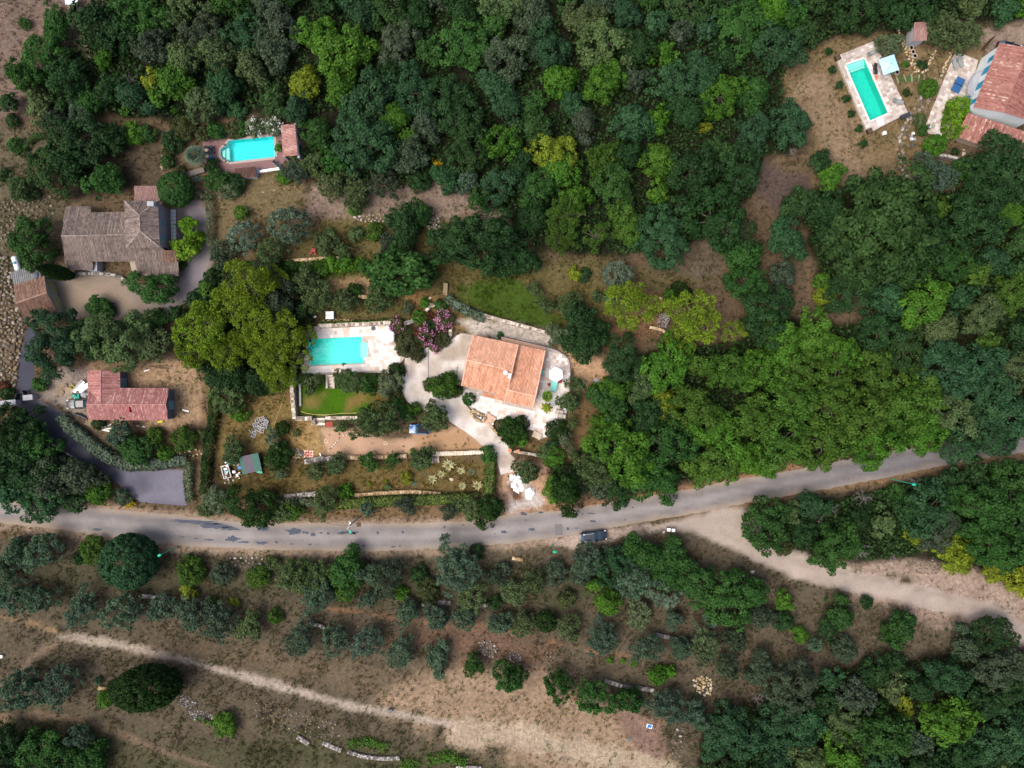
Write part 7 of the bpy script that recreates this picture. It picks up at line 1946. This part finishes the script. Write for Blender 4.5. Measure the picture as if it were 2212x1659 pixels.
for x, y, l, w, h, a, m_, nm, lb in [(517.5,1010,.7,.55,.5,.2,'bluep','blue_tub','bright blue tub under the edge of striped shed'), (495,1001,.55,.5,.5,.5,'greenp','green_crate','turquoise green crate above the trailer'), (505,1019.5,.55,.5,.45,.1,'globe','white_crate','white cube crate right of the trailer'), (489,997,.8,.6,.6,.6,'black','black_barrow','dark barrow tipped up above the trailer'), (487.5,999,.35,.3,.7,.2,'white','white_pot','white pot beside the dark barrow'), (512.5,1027,.5,.6,.15,.2,'white','stone_flag','whitish flagstone below the white crate'), (517,1022.5,.35,.35,.15,.4,'white','stone_flag','small whitish flagstone right of the larger one')]:
    mb = MB(); mb.box((*V(x, y, h), h / 2), (l, w, h), a, .5, .9); mb.box((*V(x, y, h), h + .02), (l * .8, w * .8, .04), a); tag(mb.build(nm, M[m_]), lb, nm.split('_')[1])
# heap of old window frames
M['oldwhite'] = mat('weathered_white_paint', s(168, 168, 170), .7, .2, 3)
WFR = [(545,929,.5,1),(552,918,.1,0),(557,908,.2,1),(566,905,.1,1),(572,908,.3,0),(562,917,.4,1),(570,920,-.3,1),(575,913,.9,0),(548,938,1.1,0),(559,926,.7,1),(566,929,1.2,1)]
for k, (x, y, a, glass) in enumerate(WFR):
    z = .12 + .1 * (k % 4); t = thing('window_frame', f'old white frame in the junk heap on the dry slope', 'window frame', (*V(x, y, z), z), a + .2, 'old white frames in the junk heap')
    mb = MB(); w, h = random.uniform(.8, 1.1), random.uniform(.6, .8)
    for dx, dy, l, q in ((0, h / 2, w, .1), (0, -h / 2, w, .1), (w / 2, 0, .1, h), (-w / 2, 0, .1, h), (0, 0, .07, h), (0, 0, w, .06)): mb.box((dx, dy, random.uniform(-.004, .004)), (l, q, .06), 0)
    mb.build('bars', M['oldwhite'], t, False); t.rotation_euler = (random.uniform(-.15, .15), random.uniform(-.15, .15), a + .2)
    if not glass: mb = MB(); mb.box((0, 0, -.05), (w, h, .02)); mb.build('panel', M['grey'], t, False)
# building site beside the red roofed house
def pallet(label, x, y, a, m=M['timber'], z=.1, tilt=0):
    t = thing('pallet', label, 'pallet', (*V(x, y, z), z), a); t.rotation_euler = (tilt, 0, a)
    for k in range(6): mb = MB(); mb.box((0, -.5 + k * .2, .12), (1.2, .13, .025)); mb.build('slat', m, t, False)
    for k in (-.55, 0, .55): mb = MB(); mb.box((k, 0, .05), (.1, 1.1, .09)); mb.build('bearer', m, t, False)
pallet('wooden pallet at the left of the building rubbish', 130.5, 847, -.9, tilt=.15)
pallet('pale wooden pallet leaning above the plywood sheet', 138, 835.5, .35, z=.25, tilt=.3)
pallet('brown pallet below the black car', 178, 905, -.5, M['timberdk'])
pallet('ochre pallet at the corner under the red roof', 192, 912, -.35)
for k, (x, y, l, w, a, z, m_, nm, lb) in enumerate([(148.5,844,1.3,1.2,0,.3,'timber','plywood_sheet','ochre plywood sheet in the building rubbish'), (166,834,3.0,.35,.85,.5,'oldwhite','white_board','long white board leaning on the rubbish, brightest'), (171,836,2.6,.4,.8,.4,'metal','grey_board','long grey board beside the white one'), (181,838,2.0,.9,.55,.35,'metal','grey_sheet','wide pale grey sheet nearest the red roof'), (172,847,2.2,.25,.02,.25,'timber','plank','pale plank across the middle of the rubbish'), (169,851,2.0,.3,-.05,.2,'grey','plank','grey plank below the pale one in rubbish'), (163,841,1.6,.12,.3,.3,'timberdk','beam','dark beam in the middle of the rubbish'), (225,917,1.8,.15,.9,.1,'timber','plank','brown plank below the red roofed house, steep'), (219,921,1.5,.15,.6,.1,'timber','plank','brown plank below the red roofed house, lower left'), (231,920,1.6,.2,.35,.1,'white','white_plank','white plank below the red roofed house, upper'), (234,926,1.5,.18,.15,.12,'white','white_plank','white plank below the red roofed house, middle'), (229,930,1.3,.2,-.2,.1,'white','white_plank','white plank below the red roofed house, lowest'), (304,921,1.6,.2,-.15,.08,'white','white_plank','single whitish plank on the soil right of the heap'), (401,887,1.2,.25,-.25,.08,'white','white_plank','whitish plank right of the grey block wall'), (342,790.5,3.2,.18,.05,.1,'timberdk','log','dark log on bare soil above the red roofed house, upper'), (350,795,2.6,.18,-.05,.1,'timberdk','log','dark log on bare soil above the red roofed house, lower'), (317,800,1.0,.2,.35,.1,'white','white_plank','short pale plank at the wood edge above red roof')]):
    mb = MB(); mb.box((*V(x, y, z), z), (l, w, .06), a, rx=random.uniform(-.1, .1), ry=random.uniform(-.06, .06)); tag(mb.build(nm, M[m_]), lb, nm.replace('_', ' '))
mb = MB()
for k in range(12): mb.box((*V(164 + random.uniform(-5, 7), 856 + random.uniform(-3, 4), .3), .2 + random.uniform(0, .2)), (random.uniform(.3, .7), random.uniform(.2, .5), .05), random.uniform(0, 3), rx=random.uniform(-.5, .5), ry=random.uniform(-.5, .5))
tag(mb.build('green_tarpaulin', M['greenp']), 'crumpled green tarpaulin above the black car', 'tarpaulin')
mb = MB()
for k in range(14): mb.box((*V(180 + random.uniform(-7, 7), 853 + random.uniform(-6, 6), .3), .15 + random.uniform(0, .2)), (random.uniform(.3, .8), random.uniform(.2, .6), .04), random.uniform(0, 3), rx=random.uniform(-.4, .4), ry=random.uniform(-.4, .4))
tag(mb.build('plastic_sheeting', M['wallgrey']), 'crumpled pale plastic sheeting near the red roof', 'sheeting')
t = thing('metal_grate', 'metal grid panel beside the red roof in the rubbish', 'grate', (*V(183.5, 843.5, .4), .35)); mb = MB()
for k in range(6): mb.box((-.45 + k * .18, 0, 0), (.05, .8, .04)); mb.box((0, -.38 + k * .15, .03), (1.0, .05, .04))
mb.build('bars', M['black'], t, False)
t = thing('yellow_mixer', 'yellow tub behind the plywood sheet', 'tub', (*V(156, 836.5, .4), 0)); mb = MB(); mb.lathe([(.3, 0), (.42, .5), (.36, .5), (.26, .06), (0, .06)], 14); mb.build('tub', mat('yellow_plastic', s(205, 185, 40), .5, .06), t, False)
mb = MB(); mb.tube([V3(161,894,.35), V3(176,899,.35), V3(190,906,.35)], [.28, .3, .22], 10); tag(mb.build('black_roll', M['black']), 'long black roll of sheeting below the black car', 'roll')
mb = MB(); mb.box((*V(346,911,.2), .15), (1.1, .35, .25), .05, .5, .8); mb.box((*V(350,909.5,.2), .2), (.4, .3, .3), .4); tag(mb.build('yellow_sack', mat('lime_yellow_sack', s(205, 205, 30), .7, .1)), 'bright yellow sack under the red roofed house eaves', 'sack')
# road fork boxes, trays, signs of use
for k, (x, y, lb) in enumerate(((1443.5,1143.5,'white utility cabinet at the road fork, left of two'), (1453.5,1144.5,'white utility cabinet at the road fork, right of two'))):
    t = thing('utility_cabinet', lb, 'cabinet', (*V(x, y, .6), 0), -.08, 'white utility cabinets at the fork'); mb = MB(); mb.box((0, 0, .5), (.55, .5, 1.0)); mb.build('case', M['wallgrey'], t, False); mb = MB(); mb.box((0, 0, 1.03), (.62, .58, .06)); mb.build('lid', M['white'], t, False)
o = obj('boulder', ROCKS[2], None, (*V(1433.5, 1149), .15), (0, 0, 1), (.7, .6, .6), s(190, 186, 180)); tag(o, 'pale boulder left of the white utility cabinets', 'rock')
o = obj('boulder', ROCKS[1], None, (*V(1624.5, 1235), .15), (0, 0, 1), (.9, .8, .6), s(180, 176, 170)); tag(o, 'pale boulder beside the dirt track, below the fork', 'rock')
t = thing('plastic_tray', 'blue and white plastic tray on the bare brown field', 'tray', (*V(1402.5, 1568), .02), -.25); mb = MB(); mb.box((0, 0, .08), (.95, .7, .1), 0, .5, 1.1); mb.build('tray', M['cylw'], t, False); mb = MB(); mb.box((0, 0, .14), (.7, .5, .05)); mb.build('contents', M['bluep'], t, False)
mb = MB(); mb.box((*V(1360.5,1597), .06), (.8, .55, .1), .3, jit=.06); tag(mb.build('flat_stone', M['wallblock']), 'dark flat stone on the pale lower field', 'stone')
mb = MB(); mb.box((*V(845,1532), .3), (.55, .5, .6), .1, .5, .9); tag(mb.build('stone_post', M['wallblock']), 'dark stone post beside the pale bottom path', 'post')
mb = MB(); mb.box((*V(3,1417), .2), (.8, .4, .3), .1, .5, .9); mb.box((*V(3,1417), .38), (.9, .5, .06), .1); tag(mb.build('white_trough', M['white']), 'white trough at the far left edge below olives', 'trough')
mb = MB(); mb.prism([V(139,-8,1.5), V(166,-8,1.5), V(168,6,1.5), V(158,11,1.5), V(141,9,1.5)], 1.3, 1.5); 
for x, y in ((141,7),(165,5)): p = V(x, y, 0); mb.box((p[0], p[1], .65), (.08, .08, 1.3))
tag(mb.build('white_awning', M['cylw']), 'white awning at the top edge, upper left corner', 'awning')
mb = MB(); mb.box((*V(148, 684, .1), .1), (1.5, .8, .12), -.2); 
tag(mb.build('paving_plate', M['white']), 'white plate at the garden edge below the round tree', 'plate'); bpy.data.objects['paving_plate'].location = Vector((*V(298, 684), 0)) - Vector((*V(148, 684), 0))
mb = MB(); mb.box((*V(1306, 817, .1), .1), (.9, .8, .2), .4, .5, .8); tag(mb.build('grey_box', M['wallgrey']), 'grey box on pale soil right of the patio', 'box'); bpy.data.objects['grey_box'].location = Vector((*V(1288, 822), 0)) - Vector((*V(1306, 817), 0))
for x, y, r, lb in ((1117,1040,1.6,'heap of white builders sand spilled beside the lower driveway'), (1113,1071,.55,'small brown soil heap at the driveway mouth')):
    mb = MB(); rd = random.Random(int(x)); n = 14
    for k in range(60 if r > 1 else 12):
        a = rd.uniform(0, 6.28); q = rd.uniform(0, 1) ** .6 * r
        sz = rd.uniform(.12, .42); mb.lathe([(sz, 0), (sz * .7, .05), (sz * .3, .09), (0, .1)], 7, (V(x, y)[0] + q * math.cos(a) * .75, V(x, y)[1] + q * math.sin(a) * 1.35, .0))
    tag(mb.build('sand_heap' if r > 1 else 'soil_heap', M['globe'] if r > 1 else M['timberdk']), lb, 'heap')
bm = bmesh.new(); bmesh.ops.create_icosphere(bm, subdivisions=2, radius=1)
for v in bm.verts: v.co = Vector((v.co.x * .95, v.co.y * 1.1, max(-.05, v.co.z * .55))) * (1 + .18 * math.sin(7 * v.co.x + 3 * v.co.y) + random.uniform(-.06, .06))
me = bpy.data.meshes.new('sand_bag'); bm.to_mesh(me); bm.free(); me.materials.append(M['globe'])
tag(obj('sand_bag', me, None, (*V(1144, 1065.5), .1), (0, 0, -.3)), 'big white sand bag at the driveway mouth', 'bag')
# person on the upper terrace
def person():
    wx, wy = V(2007, 274, .9)
    t = thing('person', 'person in a green cap and pale clothing seated at the terrace corner', 'person', (wx, wy, .17), -.15)
    js = {'pelvis': (0, 0, .50), 'chest': (.08, 0, .86), 'neck': (.12, 0, 1.05), 'head': (.16, 0, 1.20), 'top': (.16, 0, 1.28), 'kl': (.42, .14, .52), 'kr': (.42, -.14, .52), 'fl': (.46, .15, .06), 'fr': (.46, -.15, .06), 'tl': (.60, .15, .04), 'tr': (.60, -.15, .04),
          'sl': (.10, .20, .98), 'sr': (.10, -.20, .98), 'el': (.26, .26, .74), 'er': (.26, -.26, .74), 'hl': (.48, .20, .72), 'hr': (.48, -.20, .72)}
    ed = [('pelvis', 'chest'), ('chest', 'neck'), ('neck', 'head'), ('head', 'top'), ('pelvis', 'kl'), ('pelvis', 'kr'), ('kl', 'fl'), ('kr', 'fr'), ('fl', 'tl'), ('fr', 'tr'), ('chest', 'sl'), ('chest', 'sr'), ('sl', 'el'), ('sr', 'er'), ('el', 'hl'), ('er', 'hr')]
    rad = {'pelvis': .15, 'chest': .16, 'neck': .055, 'head': .095, 'top': .08, 'kl': .08, 'kr': .08, 'fl': .05, 'fr': .05, 'tl': .04, 'tr': .04, 'sl': .08, 'sr': .08, 'el': .05, 'er': .05, 'hl': .035, 'hr': .035}
    ks = list(js); me = bpy.data.meshes.new('body'); me.from_pydata([js[k] for k in ks], [(ks.index(a), ks.index(b)) for a, b in ed], [])
    tmp = bpy.data.objects.new('body_cage', me); link(tmp)
    md = tmp.modifiers.new('skin', 'SKIN'); tmp.modifiers.new('sub', 'SUBSURF').levels = 1
    for i, k in enumerate(ks): me.skin_vertices[0].data[i].radius = (rad[k], rad[k])
    me.skin_vertices[0].data[0].use_root = True
    dg = bpy.context.evaluated_depsgraph_get(); dg.update()
    m2 = bpy.data.meshes.new_from_object(tmp.evaluated_get(dg)); bpy.data.objects.remove(tmp)
    m2.name = 'body'; m2.materials.clear()
    sk = mat('skin', s(214, 160, 130), .6, .05); sh = mat('pale_shirt', s(214, 222, 230), .9, .05); tr = mat('dark_shorts', s(60, 62, 74), .9, .05)
    for q in (sk, sh, tr): m2.materials.append(q)
    for p in m2.polygons:
        c = p.center
        p.material_index = 1 if (c.z > .56 and c.x < .24 and c.z < 1.06) else 2 if (c.z > .42 and c.x < .4 and c.z < .7) else 0
    obj('body', m2, t)
    mb = MB(); mb.lathe([(.125, -.02), (.125, .05), (.08, .1), (0, .12)], 14, (.16, 0, 1.22)); mb.box((.28, 0, 1.21), (.16, .18, .02)); mb.build('cap', M['greenp'], t, False)
    chair('dark low chair under the person with the green cap', 2007, 274, -.15, M['dark'], .17)
person()
# ------------------------------------------------------------------ labels that single out each plant
LM = [("the orange roofed house",1090,805),("the garden pool",725,758),("the green lawn",750,862),("the blue car",907,928),("the sandy court",790,958),("the cream edged agaves",980,1030),
 ("the dark car by the road",1281,1158),("the road fork",1480,1135),("the round ended pool",540,322),("the small pool house",626,302),("the grey roofed house",250,510),("the double garage",70,640),
 ("the white gas tank",34,568),("the red roofed new house",275,870),("the grey parking bay",330,1050),("the green striped shed",540,1002),("the narrow upper right pool",1872,195),("the blue shuttered house",2150,230),
 ("the square blue parasol",1921,139),("the table tennis table",2068,184),("the purple brown clearing",1700,400),("the roadside concrete pole",770,1125),("the left green lamp",360,1190),("the middle green lamp",1196,1183),
 ("the right green lamp",1950,1040),("the pale stone heap",1513,1480),("the blue tray on bare field",1402,1568),("the pink flowering bed",925,715),("the wooden garden steps",963,626),("the red table",677,541),
 ("the green meadow",1090,655),("the house driveway mouth",1105,1060),("the gravel yard",250,640),("the white sun beds",712,681)]
SZ = lambda r: 'tiny' if r < 9 else 'small' if r < 20 else 'medium' if r < 34 else 'large' if r < 52 else 'huge'
ORD = ['nearest of them', 'second nearest', 'third nearest', 'fourth nearest', 'fifth nearest']
base = {}
FR = ['', 'one twentieth', 'a tenth', 'three twentieths', 'a fifth', 'a quarter', 'three tenths', 'seven twentieths', 'two fifths', 'nine twentieths', 'half', 'eleven twentieths', 'three fifths', 'thirteen twentieths', 'seven tenths', 'three quarters', 'four fifths', 'seventeen twentieths', 'nine tenths', 'nineteen twentieths', '']
def place(x, y):
    i, j = min(max(round(20 * x / 2212), 0), 20), min(max(round(20 * y / 1659), 0), 20)
    a = 'at the left edge' if i == 0 else 'at the right edge' if i == 20 else FR[i] + ' across'
    b = 'at the top' if j == 0 else 'at the bottom' if j == 20 else FR[j] + ' down'
    return f'{a}, {b}'
recs = []
for rec in PLANTS:
    o, x, y, r, k, c = rec
    if o.get('label'): continue
    kn = KNAME[k][1]
    cn = 'grey' if k == 'bare' and c == 'gr' else 'brown' if k == 'bare' else CNAME[c]
    if o.get('flower'):
        cn, kn = ('pink', 'flowering shrub') if c == 'dr' else ('white', 'flowering shrub')
        del o['flower']
    recs.append([o, x, y, r, f'{SZ(r)} {cn} {kn}', cn, kn.split()[0]])
for q in recs:
    o, x, y, r, head = q[:5]
    d, (ln, lx, ly) = min((math.hypot(x - w[1], y - w[2]), w) for w in LM)
    if d > 175 or o in FILL:
        wood = any(inside(x, y, P) for P in (F1, F2, F3, F4, F5, F6))
        base.setdefault((head + (' in the wood, ' if wood else ', ') + place(x, y), 0), []).append((d, q))
    else:
        dx, dy = x - lx, y - ly
        w = 'right of' if dx > abs(dy) else 'left of' if -dx > abs(dy) else 'below' if dy > 0 else 'above'
        base.setdefault((f'{head} {w} {ln}', 1), []).append((d, q))
def beside(q, nth=0):
    """the nearest plant of another look, and where it lies"""
    o, x, y, r, head, cn, kn = q
    near = sorted((math.hypot(x - p[1], y - p[2]), i) for i, p in enumerate(recs) if p[0] is not o and (p[5], p[6]) != (cn, kn))
    p = recs[near[nth][1]]
    dx, dy = p[1] - x, p[2] - y
    w = 'left of' if dx > abs(dy) else 'right of' if -dx > abs(dy) else 'above' if dy > 0 else 'below'
    return f'{w} {p[5]} {p[6]}'
seen = set()
for (lab, near), L in base.items():
    L.sort(key=lambda q: q[0])
    for i, (d, q) in enumerate(L):
        if len(L) == 1: l = lab
        elif near and len(L) <= 5: l = f'{lab}, {ORD[i]}'
        elif near: l = f'{q[4]}, {place(q[1], q[2])}'
        else: l = lab.replace(' in the wood', '') + ', ' + beside(q)
        if l in seen: l = l.split(',')[0] + ', ' + place(q[1], q[2]) + ', ' + beside(q)
        if l in seen: l = l.rsplit(', ', 1)[0] + ', ' + beside(q, 1)
        if l in seen: l = l.rsplit(', ', 1)[0] + ', ' + beside(q, 2)
        seen.add(l); q[0]['label'] = l
    
for rec in PLANTS:
    o, x, y, r, k, c = rec
    if not o.get('group'):
        if k == 'olive' and y > 1170: o['group'] = 'olive trees on the terraces below the road'
        elif k == 'shrub': o['group'] = 'shrubs about the gardens and slopes'
        elif k == 'olive': o['group'] = 'olive trees in the gardens'
        elif k == 'pine': o['group'] = 'yellow green pines'
        elif k == 'bare': o['group'] = 'bare leafless trees'
        elif k == 'oak': o['group'] = 'broadleaved trees of the woods'
        elif k == 'ball': o['group'] = 'clipped round bushes'
        elif k == 'spruce': o['group'] = 'spiky conifers'
